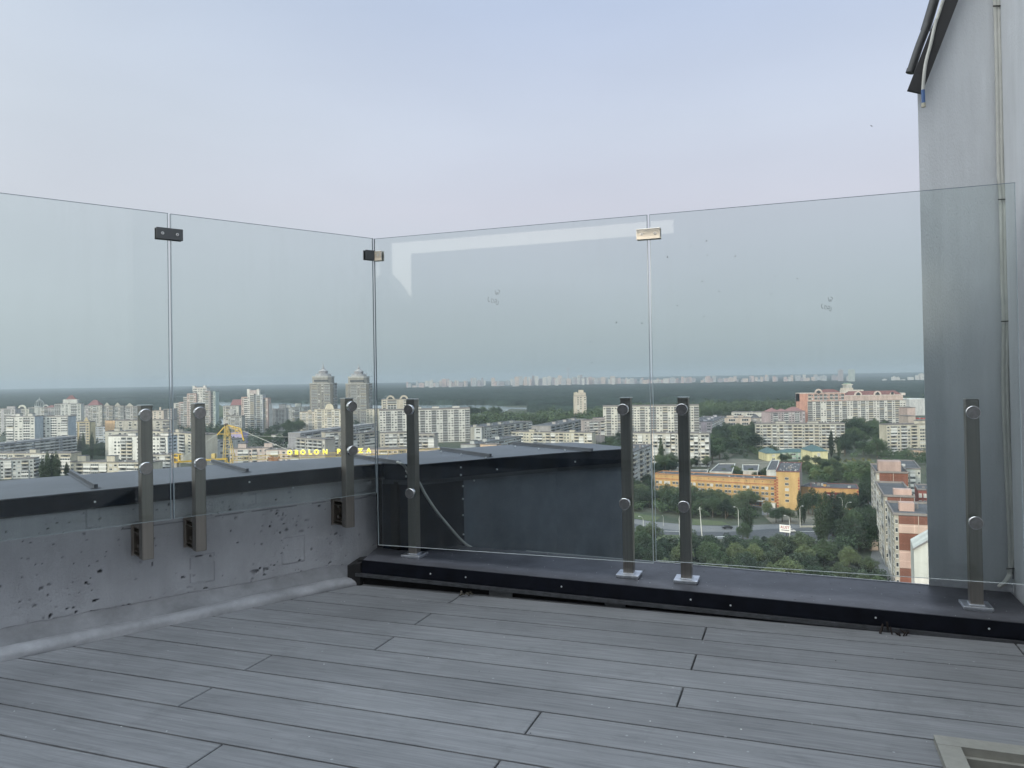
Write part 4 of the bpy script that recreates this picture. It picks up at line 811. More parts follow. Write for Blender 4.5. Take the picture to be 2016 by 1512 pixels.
for i in range(n):
    a = 2 * math.pi * i / n; pts = [(cx + rr_ * math.cos(t) * math.cos(a), cy + rr_ * math.cos(t) * math.sin(a), h + 2.5 + 11 * math.sin(t)) for t in (0, .4, .8, 1.2, 1.5)]; q.tube(pts, .28, 5)
q.cyl((cx, cy, h + .16), (0, 0, 1), rr_, rr_, 2.4, 20); q.cyl((cx, cy, h + 13), (0, 0, 1), .8, .2, 5, 8); q.build('dome', facade((.36, .38, .38)), r)
arch(r, L * .75, 10, 0, h + .2, facade((.42, .44, .43)))
block(B_, 'pale block with an arched gable left of the domed tower', (30, 806), (57, 806), D=(1250, 1250), floors=16, pat='wlw', col=(.50, .50, .44), ymax=825, seedv=9, depth=14)
r = last(B_); arch(r, r['_L'] * .5, 14, 0, r['_h'] + .2, facade((.50, .50, .44)))
block(B_, 'greyish block cut by the left picture edge with a dark roof box', (-20, 806), (30, 806), D=(1180, 1180), floors=16, pat='wl.lw', col=(.40, .39, .40), ymax=865, seedv=10, depth=14, roofbox=((.75, 12, 4),))
block(B_, 'dark-windowed block with a maroon roof between dome and red pyramid towers', (87, 803), (108, 803), D=(1290, 1290), floors=17, pat='lwl', col=(.33, .31, .33), ymax=825, seedv=11, depth=14)
r = last(B_); hip(r, 2, r['_L'] - 2, 1, 12, r['_h'] + .2, 4, redroof)
block(B_, 'purple-grey block under a stepped maroon roof right of the red pyramid tower', (160, 799), (196, 799), D=(1280, 1280), floors=18, pat='lwlwl', col=(.36, .33, .35), ymax=845, seedv=12, depth=16)
r = last(B_); hip(r, r['_L'] * .32, r['_L'] * .95, 1, 14, r['_h'] + .2, 9, mat('maroon_roof', (.16, .07, .07), .7))
GB = 'gabled pinkish-grey blocks in one row'
for k, (a, b, yt, yc, pt, lb) in enumerate(((178, 201, 799, 0, 'wlw.w', 'pinkish-grey block at the left end of the gabled row'), (201, 222, 800, 1, 'lwl', 'gabled pinkish-grey block, the first pediment from the left'), (222, 243, 800, 1, 'wlwl', 'gabled pinkish-grey block, the middle pediment of the row'), (243, 270, 801, 1, 'wlwl', 'gabled pinkish-grey block next to the steel post'), )):
    block(B_, lb, (a, yt), (b, yt), D=(1210 + k * 6, 1214 + k * 6), floors=17, pat=pt, col=(.40, .37, .35) if k % 2 else (.44, .42, .38), ymax=845, seedv=20 + k, depth=14, group=GB)
    r = last(B_)
    if yc: gable(r, r['_L'] * .15, r['_L'] * .75, 0, r['_h'] + .5, 5.5, facade((.45, .43, .38)))
block(B_, 'yellow-cream nine storey block with one gabled bay behind the trees', (140, 831), (176, 830), D=(880, 880), floors=11, pat='b.lw', col=(.50, .42, .27), ymax=878, seedv=25, depth=12, end='_', endcol=(.46, .42, .30))
r = last(B_); gable(r, r['_L'] * .68, r['_L'] * .98, 0, r['_h'] + .5, 5, facade((.50, .42, .27)))
block(B_, 'blank yellow end block attached to the gabled yellow-cream flats', (176, 831), (188, 831), D=(882, 886), floors=11, pat='', col=(.45, .40, .27), seedv=26, depth=12)
block(B_, 'pale blue-grey low block between yellow flats and cream building', (188, 841), (208, 841), D=(930, 930), floors=9, pat='wgw', col=(.40, .44, .50), ymax=865, seedv=27)
block(B_, 'cream building with an orange corner and dark round arches', (207, 829), (336, 829), D=(905, 900), floors=10, pat='.l.w..w..lw..w.l', col=(.44, .42, .37), ymax=848, seedv=28, depth=16)
r = last(B_); L = r['_L']; h = r['_h']; q = MB(); q.box((0, -.25, h - 12), (L * .15, -.02, h + .6)); q.build('orange_panel', facade((.58, .40, .25)), r)
for x in (.38, .46, .82, .9): arch(r, L * x, 5.2, -.05, h - 5.5, facade((.44, .42, .37)), 'arched_window')
block(B_, 'cream block with a small church-like turret behind the arched building', (298, 809), (322, 809), D=(1080, 1080), floors=13, pat='.w.w.', col=(.52, .46, .40), ymax=830, seedv=29)
r = last(B_); q = MB(); q.box((r['_L'] * .6, 2, r['_h']), (r['_L'] * .72, 4, r['_h'] + 5)); q.build('chimney', facade((.52, .46, .40)), r)
block(B_, 'grey-brown block squeezed between turreted block and stepped high-rise', (322, 806), (342, 806), D=(1120, 1120), floors=14, pat='lwl', col=(.36, .35, .34), ymax=846, seedv=30)
block(B_, 'long cream block with tin roof behind the white nine storey flats', (207, 850), (300, 849), h=28, floors=9, pat='.w..ww..w.ww.', col=(.46, .45, .40), ymax=862, seedv=31, depth=14, roofbox=((.2, 6, 3), (.72, 6, 3)))
block(B_, 'long cream block continuing behind both steel posts on the left', (300, 849), (404, 856), h=28, floors=9, pat='ww.bw.wb.ww.b', col=(.50, .47, .40), ymax=890, seedv=32, depth=12, roofbox=((.12, 6, 3), (.42, 6, 3)))
block(B_, 'bright white nine storey block with sparse windows beside the steel post', (213, 859), (330, 859.5), h=30.5, floors=10, pat='_wwbb..wwww.wwb.', col=(.66, .66, .63), ymax=912, seedv=33, depth=12, end='ww', endcol=(.48, .55, .62), bvar=(0, 2, 5), roofbox=((.35, 8, 2.4), (.9, 8, 2.4)))
block(B_, 'cream low slab with white balconies left of the yellow crane', (297, 896), (338, 896), h=18, floors=6, pat='bwbb', col=(.50, .48, .42), seedv=34, depth=12)
# stepped pink and white high-rise
def stepped(name, label, parts, D, group=None, crown=None):
    """one building made of side-by-side shafts of different height: (px0, px1, ytop, colour, pattern, setback)"""
    x0 = parts[0][0]; PA = atD(x0, 800, D); root = empty(name, (PA.x, PA.y, G)); tag(root, label, 'high-rise', group); W = Matrix.Translation((PA.x, PA.y, G)); jobs = []
    for k, (a, b, yt, col, pat, sb, yb) in enumerate(parts):
        pa, pb = atD(a, yt, D + sb), atD(b, yt, D + sb); X0, X1, Y0, h = pa.x - PA.x, pb.x - PA.x, sb, pa.z - G
        q = MB(); q.box((X0, Y0, 0), (X1 - .02, Y0 + 14 + k * .3, h)); q.build('shaft', facade(col), root)
        q = MB(); q.box((X0 - .15, Y0 - .15, h + .002), (X1 + .1, Y0 + 14.4, h + 1.1)); q.build('roof', facade(tuple(c * .8 for c in col)), root)
        fl = max(1, int(h / 2.9))
        if pat: bays(root, random.Random(k + int(x0)), (X0, Y0 - .01), 0, X1 - X0, h, fl, pat, yb, W, (0, 1, 2, 5), 0, .6, 0, jobs)
    place_cells(root, jobs); return root
PK = (.50, .38, .34); WH = (.60, .58, .55); GP = (.40, .35, .34)
stepped('high_rise', 'tall stepped pink and white high-rise behind the steel posts', [(342, 352, 795, WH, 'wl', 6, 846), (352, 361, 793, PK, 'wl', 4, 846), (361, 368, 783, WH, 'l', 2, 846), (368, 386, 776, PK, 'wlw', 0, 850), (380, 407, 765, WH, 'lwwl', 3, 852), (404, 414, 771, GP, 'lw', 1, 852), (413, 424, 772, (.42, .50, .47), 'lw', 5, 852)], 1290, 'stepped high-rises')
r = last('high_rise'); 
for a, b, y in ((381, 386, 760), (402, 406, 759), (386, 402, 763)):
    p, p2 = atD(a, y, 1300), atD(b, y, 1300); q = MB(); o_ = r.location; q.box((p.x - o_.x, 6, p.z - G - 9), (p2.x - o_.x - .05, 12, p.z - G)); q.build('crown', facade(WH if b - a < 8 else PK), r)
stepped('high_rise', 'pinkish stepped high-rise standing alone above the yellow crane', [(475, 488, 783, PK, 'wl', 5, 862), (487, 500, 777, WH, 'wl', 0, 866), (500, 517, 779, (.46, .48, .50), 'wlw', 2, 868), (516, 527, 785, PK, 'lw', 6, 850), (520, 530, 796, WH, 'w', 12, 850)], 1120, 'stepped high-rises')
r = last('high_rise')
for a, b, y, c in ((488, 493, 766, WH), (493, 507, 768, GP), (507, 512, 766, WH)):
    p, p2 = atD(a, y, 1130), atD(b, y, 1130); q = MB(); o_ = r.location; q.box((p.x - o_.x, 6, p.z - G - 9), (p2.x - o_.x - .05, 12, p.z - G)); q.build('crown', facade(c), r)
block(B_, 'cream block with a round sign beside the river, left of the pinkish high-rise', (439, 800), (470, 800), D=(1230, 1230), floors=15, pat='wl.lw', col=(.46, .45, .42), ymax=825, seedv=40, depth=14)
r = last(B_); q = MB(); q.cyl((r['_L'] * .55, -.4, r['_h'] - 9), (0, -1, 0), 5, 5, .5, 20); q.build('round_sign', facade((.40, .40, .40)), r)
block(B_, 'block with a dark red mansard roof in front of the river', (453, 798), (476, 796), D=(1260, 1260), floors=15, pat='lwwl', col=(.42, .40, .40), ymax=825, seedv=41, depth=14)
r = last(B_); hip(r, 1, r['_L'] - 1, 0, 13, r['_h'] + .2, 9, mat('dull_red_roof', (.17, .08, .08), .7), inset=2)
block(B_, 'grey striped block right behind the crane top', (449, 820), (476, 820), D=(1090, 1090), floors=13, pat='wllw', col=(.40, .40, .38), ymax=855, seedv=42, depth=14)
block(B_, 'grey block with dark glazed loggias between pinkish high-rise and cream flats', (527, 806), (563, 806), D=(1180, 1180), floors=16, pat='llwlllw', col=(.40, .39, .38), ymax=855, seedv=43, depth=14, roofbox=((.75, 10, 7),), bvar=(0, 0, 3))
block(B_, 'greenish-grey high block with roof sheds left of the twin towers', (560, 803), (582, 803), D=(1230, 1230), floors=17, pat='wlwl', col=(.38, .40, .40), ymax=845, seedv=44, depth=14, roofbox=((.3, 6, 4),))
block(B_, 'narrow greenish-grey block with a raised left corner behind the cream flats', (580, 802), (606, 803), D=(1200, 1200), floors=16, pat='lw.l', col=(.36, .38, .36), ymax=840, seedv=45, depth=14, roofbox=((.2, 9, 6),))
# twin towers
def twin(label, x0, x1, ytop, D, tipy):
    PA, PB = atD(x0, ytop, D), atD(x1, ytop, D); L = PB.x - PA.x; h = PA.z - G; root = empty('twin_tower', (PA.x, D, G)); tag(root, label, 'tower', 'pair of crowned towers'); W = Matrix.Translation((PA.x, D, G)); stn = (.215, .203, .18)
    oct_ = lambda x0_, x1_, y0_, y1_, c: [(x0_ + c, y0_), (x1_ - c, y0_), (x1_, y0_ + c), (x1_, y1_ - c), (x1_ - c, y1_), (x0_ + c, y1_), (x0_, y1_ - c), (x0_, y0_ + c)]
    q = MB(); q.prism(oct_(0, L, 0, L, L * .1), 0, h - 12); q.build('shaft', facade(stn), root)
    q = MB(); q.prism(oct_(L * .09, L * .91, L * .09, L * .91, L * .14), h - 12, h); q.build('upper_shaft', facade((.27, .26, .24)), root)
    q = MB(); q.prism(oct_(-.4, L + .4, -.4, L + .4, L * .1), h - 12.0, h - 10.6); q.prism(oct_(L * .08, L * .92, L * .08, L * .92, L * .12), h - 1.5, h + .8); q.build('cornice', facade((.42, .42, .40)), root)
    q = MB(); q.box((L * .2, L * .09 - .7, h - 8.4), (L * .8, L * .09 - .02, h - 5.2)); q.build('dark_gallery', wglass, root)
    cx = cy = L / 2; cr = facade((.33, .33, .34))
    q = MB(); q.cyl((cx, cy, h + .8), (0, 0, 1), L * .34, L * .32, 3.6, 16, smooth=False); q.build('crown', cr, root)
    q = MB(); q.cyl((cx, cy, h + 4.8), (0, 0, 1), L * .20, L * .20, 4.6, 16); q.cyl((cx, cy, h + 9.0), (0, 0, 1), L * .23, L * .2, 1.0, 16); q.build('crown_drum', facade((.30, .30, .32)), root)
    for i in range(12):
        a = 2 * math.pi * i / 12; q = MB(); q.cyl((cx + L * .35 * math.cos(a), cy + L * .35 * math.sin(a), h + 3.8), (0, 0, 1), .5, .25, 2.6, 6); q.build('finial', cr, root)
    zt = atD((x0 + x1) / 2, tipy, D + L / 2).z - G
    q = MB(); q.cyl((cx, cy, h + 10.0), (0, 0, 1), L * .17, L * .04, 4.0, 16); q.build('cone_roof', cr, root)
    q = MB(); z0_ = h + 13.7; q.tube([(cx, cy, z0_), (cx, cy, z0_ + (zt - z0_) * .4), (cx, cy, zt)], [1.5, .8, .35], 8); q.cyl((cx, cy, z0_ + 1.2), (0, 0, 1), 3.4, 2.8, .8, 10); q.cyl((cx, cy, z0_ + 4.2), (0, 0, 1), 1.6, 1.2, .5, 10); q.build('spire', cr, root)
    jobs = []; rn = random.Random(int(x0)); bays(root, rn, (L * .1, -.02), 0, L * .8, h - 12.4, 27, 'lwwl' if x0 < 650 else 'wlwl', 842, W, (0, 2, 5), 0, .5, 0, jobs); bays(root, rn, (L + .02, L * .1), R(90), L * .8, h - 12.4, 27, 'wl', 842, W, (0, 2, 5), 0, .5, 0, jobs); place_cells(root, jobs)
    return root
o = twin('crowned tower with a spire, the left one of the pair', 608, 654, 742, 1290, 713.5); 
o = twin('crowned tower with a spire, the right one, half hidden by a steel post', 679, 725, 742.5, 1270, 717)
block(B_, 'cream block with small pediments in front of the left crowned tower', (590, 811), (619, 809), D=(1120, 1112), floors=14, pat='wlwlw', col=(.54, .48, .39), ymax=848, seedv=50, depth=14)
r = last(B_); gable(r, r['_L'] * .5, r['_L'] * .85, 0, r['_h'] + .5, 3, facade((.54, .48, .39)))
block(B_, 'cream block with an arched gable just left of the steel post', (619, 806), (673, 801), D=(1100, 1075), floors=14, pat='wlwwlwlw', col=(.55, .50, .40), ymax=848, seedv=51, depth=14)
r = last(B_); arch(r, r['_L'] * .55, 16, 0, r['_h'] + .3, facade((.55, .50, .40)), dark=False); arch(r, r['_L'] * .8, 5, -.1, r['_h'] - 16, facade((.5, .5, .5)), 'arched_window')
block(B_, 'cream block peeping out right of the crowned towers', (721, 806), (751, 808), D=(1140, 1140), floors=13, pat='ww.ww', col=(.52, .49, .41), ymax=838, seedv=52, depth=14)
block(B_, 'dark slab with a slanting pale roof strip in front of the crowned towers', (591, 853.5), (737, 834.5), h=27, floors=9, pat='wbbwbbwbbwbbw', col=(.30, .30, .32), ymax=884, seedv=53, depth=13, bvar=(0, 3, 2, 5), roofm=MATS['pale_roof_felt'], edgem=MATS['pale_roof_band'])
block(B_, 'grey balcony block under the slanting roof above the sign letters', (583, 862), (640, 866), h=27, floors=9, pat='bbwbbbw', col=(.33, .32, .30), ymax=882, seedv=54, depth=10, bvar=(0, 3, 0, 2))
block(B_, 'beige balcony block directly left of the steel post above the sign', (640, 852), (676, 850), h=27, floors=9, pat='bbb.w.', col=(.46, .43, .37), ymax=884, seedv=55, depth=10)
block(B_, 'beige balcony block directly right of the steel post above the sign', (692, 855), (745, 850), h=27, floors=9, pat='bw.wbb.w', col=(.46, .43, .37), ymax=884, seedv=56, depth=10)
block(B_, 'beige balcony block below the left half of the white fourteen storey slab', (748, 853), (802, 851.5), h=27, floors=9, pat='.w.bbbwbb', col=(.46, .43, .37), ymax=900, seedv=57, depth=10)
block(B_, 'beige balcony block in front of the white fourteen storey slab, right of the post', (812, 855), (855, 855), h=27, floors=9, pat='wbbb', col=(.45, .43, .39), ymax=900, seedv=58, depth=10)
block(B_, 'cream rooftop block with two round arches behind the white slab', (751, 787), (822, 787), D=(1010, 1010), floors=16, pat='wl..wl', col=(.47, .43, .36), ymax=810, seedv=59, depth=14)
r = last(B_); arch(r, r['_L'] * .25, 11, 0, r['_h'] + .1, facade((.47, .43, .36))); arch(r, r['_L'] * .62, 11, 0, r['_h'] + .1, facade((.47, .43, .36)))
block(B_, 'long white fourteen storey slab with its end tinted for shade, above the curved parapet', (747, 809), (925, 809.5), D=(905, 925), floors=13, pat='wwlwwlwwlwwlwwlwwlwwlwwl', col=(.62, .61, .57), ymax=884, seedv=60, depth=10, endcol=(.50, .58, .66), end='_', bvar=(0, 3, 3, 0, 5), parapet=1.6, roofbox=((.42, 8, 3.4), (.62, 8, 3.4), (.85, 8, 3.4)))
# low blocks seen above the parapet, behind the crane sign
block(B_, 'pinkish low block with square turrets behind the crane mast', (452, 884), (532, 882), h=17, floors=5, pat='ww.bbwb.w.ww', col=(.52, .44, .40), seedv=61, depth=12, roofbox=((.28, 7, 4), (.93, 7, 4)))
block(B_, 'grey-roofed low block left of the crane mast', (395, 873), (484, 863), h=17, floors=5, pat='www.www.ww', col=(.44, .44, .43), seedv=62, depth=14, ymax=895)
block(B_, 'low pink and white flats running behind the yellow sign letters', (523, 886), (800, 884.5), h=17, floors=5, pat='wb.wwbwb.wwbbw.bwb.wbwwb', col=(.56, .47, .42), seedv=63, depth=12, bvar=(1, 1, 4, 3))
block(B_, 'white and pink low flats at the right end of the sign', (800, 886), (866, 885), h=17, floors=5, pat='bwb.wb', col=(.58, .50, .46), seedv=64, depth=12)
block('shop_hall', 'low white hall roofs among trees behind the crane sign', (566, 875), (625, 876), h=6, floors=1, pat='g.g.g.', col=(.62, .64, .63), seedv=65, depth=18, cat='hall', roofbox=((.3, 6, 3),))
block('shop_hall', 'white pavilion between trees below the pinkish stepped high-rise', (534, 857), (562, 857), h=12, floors=2, pat='g.g', col=(.66, .66, .62), seedv=66, depth=14, cat='hall')
block('shop_hall', 'low lilac-fronted hall just right of the crane top', (455, 851), (476, 851), h=14, floors=3, pat='', col=(.38, .34, .52), seedv=67, depth=14, cat='hall')
# ---------------------------------------------------------------- middle
block(B_, 'grey five storey slab running away to the right beside the white fourteen storey slab', (953, 841.5), (1047, 829.8), h=17, floors=5, pat='wwwbwbwbwbwbw.bwb', col=(.40, .40, .37), ymax=870, seedv=70, depth=34, lend='_', roofbox=((.02, 7, 3), (.28, 7, 3), (.5, 7, 3), (.75, 7, 3)))
block(B_, 'white low block in the gap right of the fourteen storey slab', (934, 842), (948, 842), h=17, floors=5, pat='w', col=(.48, .50, .50), ymax=868, seedv=71, depth=12)
block(B_, 'grey-blue slab with a slanting dark roof in front of the parapet ridge', (936, 876), (1026, 859), h=16, floors=5, pat='wbwbwbwbwb', col=(.42, .44, .44), seedv=72, depth=15, roofbox=((.1, 7, 3), (.35, 7, 3), (.62, 7, 3)))
block('rooftop_house', 'small peach rooftop house with two windows above the parapet', (945, 875), (978, 876), h=16.5, floors=5, pat='.ww', col=(.60, .45, .33), seedv=73, depth=8)
block(B_, 'cream five storey slab left half, behind the navy parapet', (1007, 850.5), (1083, 851.5), h=17, floors=5, pat='bwbww.wbbwb', col=(.52, .49, .40), seedv=74, depth=12, roofbox=((.5, 6, 2.6),), bvar=(0, 1, 2, 4))
block(B_, 'cream five storey slab right half, behind the navy parapet', (1084, 851.5), (1166, 852.5), h=17, floors=5, pat='bwbww.wbbwb', col=(.52, .49, .40), seedv=75, depth=12, roofbox=((.5, 6, 2.6),), bvar=(0, 1, 2, 4), end='_')
block(B_, 'dark balconied slab with pale slanting roof edge left of the beige tower', (1084, 839.5), (1152, 825.5), h=17, floors=5, pat='bbwbbwbbw', col=(.34, .33, .33), ymax=853, seedv=76, depth=24, bvar=(0, 3, 2), edgem=MATS['pale_roof_band'], roofbox=((.3, 8, 3), (.6, 8, 3), (.85, 8, 3)))
block(B_, 'pinkish-grey nine storey block between the beige tower and the white slab', (1150, 828), (1190, 822), D=(830, 835), floors=9, pat='wwbbwb', col=(.40, .36, .35), ymax=855, seedv=77, depth=12, roofbox=((.8, 12, 2.4),))
block('apartment_tower', 'slim beige tower with a rounded crown standing before the woods', (1130, 780), (1154, 780), D=(1150, 1150), floors=14, pat='..ww.w', col=(.52, .47, .40), ymax=825, seedv=78, depth=13, cat='tower', end='lwl', bvar=(0,))
r = last('apartment_tower'); h = r['_h']; L = r['_L']; q = MB(); q.box((.5, .5, h), (L - .5, 12, h + 5)); q.box((L * .4, 2, h + 5), (L * .8, 9, h + 9)); q.cyl((L * .18, 0.4, h + 3.2), (0, 1, 0), 3, 3, 4, 18); q.build('crown', facade((.52, .47, .40)), r)
block(B_, 'long white fourteen storey slab between the two middle steel posts', (1187, 801), (1376, 801), D=(905, 890), floors=13, pat='wlwwlwwlwwlwwlwwlwwlwwlwl', col=(.60, .58, .52), ymax=868, seedv=79, depth=10, bvar=(0, 3, 3, 0, 2), parapet=1.5, end='_', endcol=(.50, .56, .62))
block(B_, 'cream nine storey slab with white balconies at the pane joint', (1240, 853), (1320, 853.5), h=27, floors=9, pat='bwbww.wbbwb', col=(.50, .48, .42), ymax=915, seedv=80, depth=12, bvar=(0, 1, 2, 4))
block(B_, 'cream nine storey slab with grey end wall behind the middle steel post', (1321, 853.5), (1396, 854), h=27, floors=9, pat='bwwbb.bbwbb', col=(.47, .46, .42), ymax=930, seedv=81, depth=12, bvar=(0, 1, 2, 4), end='_', endcol=(.34, .33, .32))
block(B_, 'grey slab seen along its side, dark roof falling to the left of the pane joint', (1222, 901), (1284, 876), h=27, floors=9, pat='wwbwwbwwbwwbww', col=(.44, .45, .44), seedv=82, depth=14, bvar=(0, 3, 2, 5), roofbox=((.45, 7, 2.6),), toph=0)
block(B_, 'lilac five storey block seen at its corner', (1402, 831), (1426, 820), h=17, floors=5, pat='lwlwlwlwlwlwl', col=(.42, .42, .46), ymax=865, seedv=83, depth=28, lend='ww.w', bvar=(1, 1, 4), endcol=lilac_f, roofbox=((.15, 8, 2.6), (.4, 8, 2.6), (.65, 8, 2.6), (.9, 8, 2.6)))
block('school', 'cream school wing with a flat roof beside the lilac block', (1426, 823), (1478, 822), h=12, floors=2, pat='..g...g.', col=(.55, .47, .40), ymax=845, seedv=84, depth=24, cat='school', roofbox=((.3, 9, 3), (.7, 7, 3)))
block('school', 'pale flat-roofed hall behind the cream school wing', (1440, 812), (1512, 812), h=12, floors=2, pat='.g..g..g', col=(.50, .49, .45), ymax=825, seedv=85, depth=24, cat='school')
# ---------------------------------------------------------------- right
r, L, h, dp = block(B_, 'long white slab topped with a pink and red-roofed storey, round gables on its roof', (1590, 791), (1783, 791), D=(985, 985), floors=14, pat='lwlwwlwlwlwwlwlwlwwlwlwlww', col=(.62, .60, .56), ymax=845, seedv=90, depth=14, bvar=(0, 3, 2, 5), top=.3, parapet=.4, end='_', endcol=(.50, .50, .50))
ztop = atD(1590, 775, 985).z - G; x1 = (atD(1664, 775, 985) - atD(1590, 775, 985)).x
q = MB(); q.box((-10, .3, 0), (-.05, 13.5, ztop)); q.build('pink_end', facade((.50, .28, .22)), r)
q = MB(); q.box((-10, .5, h + .5), (x1, 13, ztop)); q.build('pink_storey', facade((.50, .32, .27)), r)
q = MB(); q.box((x1, .5, h + .5), (L - 3, 13, ztop - 4)); q.build('pink_storey', facade((.50, .40, .36)), r)
q = MB(); q.box((-10.3, .2, ztop), (x1 + .1, 13.3, ztop + .9)); q.build('cornice', facade((.58, .50, .45)), r); q = MB(); q.box((x1 + .12, .2, ztop - 4), (L, 13.3, ztop - 3)); q.box((L - 4, .2, ztop - 3), (L, 10, ztop - 1)); q.build('cornice', facade((.60, .54, .50)), r)
hip(r, x1 + 2, L - 5, 1, 12, ztop - 2.9, 5, redroof); hip(r, 18, 42, 1, 12, ztop + 1, 4, redroof)
for px in (1612, 1690, 1728, 1757):
    x = (atD(px, 775, 985) - atD(1590, 775, 985)).x; arch(r, x, 10 if px != 1757 else 6, .1, (ztop + .9) if px < 1664 else ztop - 3, facade((.58, .48, .43)), 'round_gable')
    q = MB(); q.cyl((x, -.25, ztop - 1.2 if px > 1664 else ztop + 1.6), (0, -1, 0), 1.8, 1.8, .2, 14); q.build('round_window', wglass, r)
jobs = []; bays(r, random.Random(5), (1, .45), 0, x1 - 2, 9, 2, 'lw.lwl.lw.lwl.wl', None, None, (0, 2), 0, .5, 0, jobs); jobs = [(a, b, c, d_, e + h + 1, f, g, i_) for a, b, c, d_, e, f, g, i_ in jobs]
for kind, var, x, y, z, w, hh, rz_ in jobs[:40]:
    _, me_ = templ(kind, var); o = bpy.data.objects.new(NAMES[kind], me_); COL.objects.link(o); o.parent = r; o.location = (x, y, z); o.scale = (w, 1, hh)
# stepped belvedere behind
p0 = atD(1662, 768, 1040); bt = empty('rooftop_belvedere_tower', (p0.x, 1040, G)); tag(bt, 'pale tower with a stepped belvedere rising behind the red-roofed slab', 'tower')
for (a, b, y, y2, c) in ((1662, 1700, 768, 850, (.58, .54, .48)), (1663, 1680, 764, 770, (.55, .50, .44)), (1667, 1678, 758, 766, (.40, .40, .38)), (1665, 1680, 756.5, 758, (.55, .52, .46)), (1668, 1676, 754, 757, (.25, .33, .28))):
    pa, pb, pc = atD(a, y, 1040), atD(b, y, 1040), atD(a, y2, 1040); q = MB(); k = (a - 1662) * .25; q.box((pa.x - p0.x, k, max(pc.z, G) - G), (pb.x - p0.x, 14 - k, pa.z - G - .01)); q.build('tier', facade(c), bt)
block(B_, 'pinkish flats with stepped red roofs left of the red-roofed slab', (1516, 812), (1585, 812), D=(960, 975), floors=10, pat='wlwwlwwlww', col=(.42, .35, .36), ymax=835, seedv=91, depth=18)
r = last(B_); L = r['_L']; h = r['_h']
for a, b, hh in ((.02, .3, 5), (.32, .55, 3.5), (.58, .98, 5.5)): hip(r, L * a, L * b, .5, 16, h + .2, hh, mat('pink_roof', (.22, .12, .115), .7))
block('villa', 'dark-roofed houses in front of the pinkish flats', (1478, 823), (1516, 823), h=9, floors=2, pat='.w.w.w', col=(.34, .31, .29), ymax=835, seedv=92, depth=16, cat='house'); r = last('villa'); hip(r, 0, r['_L'] * .45, 0, 15, 9.2, 6, bitumen); hip(r, r['_L'] * .5, r['_L'], 0, 15, 9.2, 6, bitumen)
block(B_, 'grey-cream nine storey slab across the leafy square, four stair bays', (1488, 835), (1663, 834.5), h=27, floors=9, pat='bwbb.lwbbb.bbwbb.lwbbb.bb', col=(.46, .45, .40), ymax=882, seedv=93, depth=12, bvar=(0, 1, 2, 5, 2, 3), roofbox=((.29, 9, 2.2), (.66, 9, 2.2)))
block(B_, 'cream nine storey slab cut off by the grey stucco wall', (1745, 837), (1880, 834), h=27, floors=9, pat='wbwbwb.ggbwbw', col=(.50, .47, .39), ymax=890, seedv=94, depth=12, bvar=(0, 1, 2, 4), roofbox=((.55, 9, 3),))
block(B_, 'pale pink low block right of the white red-roofed slab', (1786, 803), (1802, 803), D=(900, 900), floors=9, pat='', col=(.45, .36, .33), seedv=95, depth=20)
block(B_, 'beige low block just above the cream slab by the stucco wall', (1788, 820), (1802, 820), D=(790, 790), floors=9, pat='', col=(.42, .36, .32), seedv=96, depth=18)
block('shop_hall', 'small hall with a bright red roof edge beside the stucco wall', (1807, 825), (1840, 825), h=16, floors=4, pat='', col=(.42, .40, .38), seedv=97, depth=14, cat='hall', edgem=mat('bright_red_sign', (.55, .06, .04), .6))
block('shop_hall', 'low white-roofed shed far right behind the flats', (1790, 786), (1822, 788), D=(1300, 1300), floors=3, pat='', col=(.50, .50, .50), seedv=98, depth=30, cat='hall', roofm=mat('white_roof', (.6, .62, .64), .6), edgem=MATS['white_roof'])
block('shop_hall', 'peach one-storey hall behind the tall dark poplar on the right', (1787, 886), (1830, 888), h=6, floors=1, pat='.w.ww.w.ww', col=(.56, .42, .34), seedv=99, depth=16, cat='hall')
# school with green hipped roofs
green_roof = mat('green_tin_roof', (.055, .105, .105), .5, 0, noise=.2, nscale=.2)
sc_ = empty('school', at(1510, 912, G)); tag(sc_, 'pale yellow school pavilions under green hipped roofs', 'school'); o0 = sc_.location; jobs = []
def pav(a, b, yb, yw, hh, dd, col, pat, nm):
    pa, pb = at(a, yb, G), at(b, yb, G); D_ = (pa.y + pb.y) / 2; hw = atD(a, yw, D_).z - G; x0_, x1_, y0_ = pa.x - o0.x, pb.x - o0.x, D_ - o0.y
    q = MB(); q.box((x0_, y0_, 0), (x1_, y0_ + dd, hw)); q.build('wall', facade(col), sc_); hip(sc_, x0_, x1_, y0_, y0_ + dd, hw + .01, hh, green_roof)
    bays(sc_, random.Random(3), (x0_, y0_ - .02), 0, x1_ - x0_, hw, 2, pat, None, None, (0,), 0, .5, 0, jobs)
pav(1509, 1537, 908, 893, 4.0, 22, (.62, .58, .36), '..w..', 1); pav(1538, 1597, 906, 891, 2.6, 14, (.38, .50, .42), 'g.g.wwww', 2); pav(1598, 1631, 914, 889, 4.2, 24, (.66, .62, .38), '..w...', 3); place_cells(sc_, jobs)
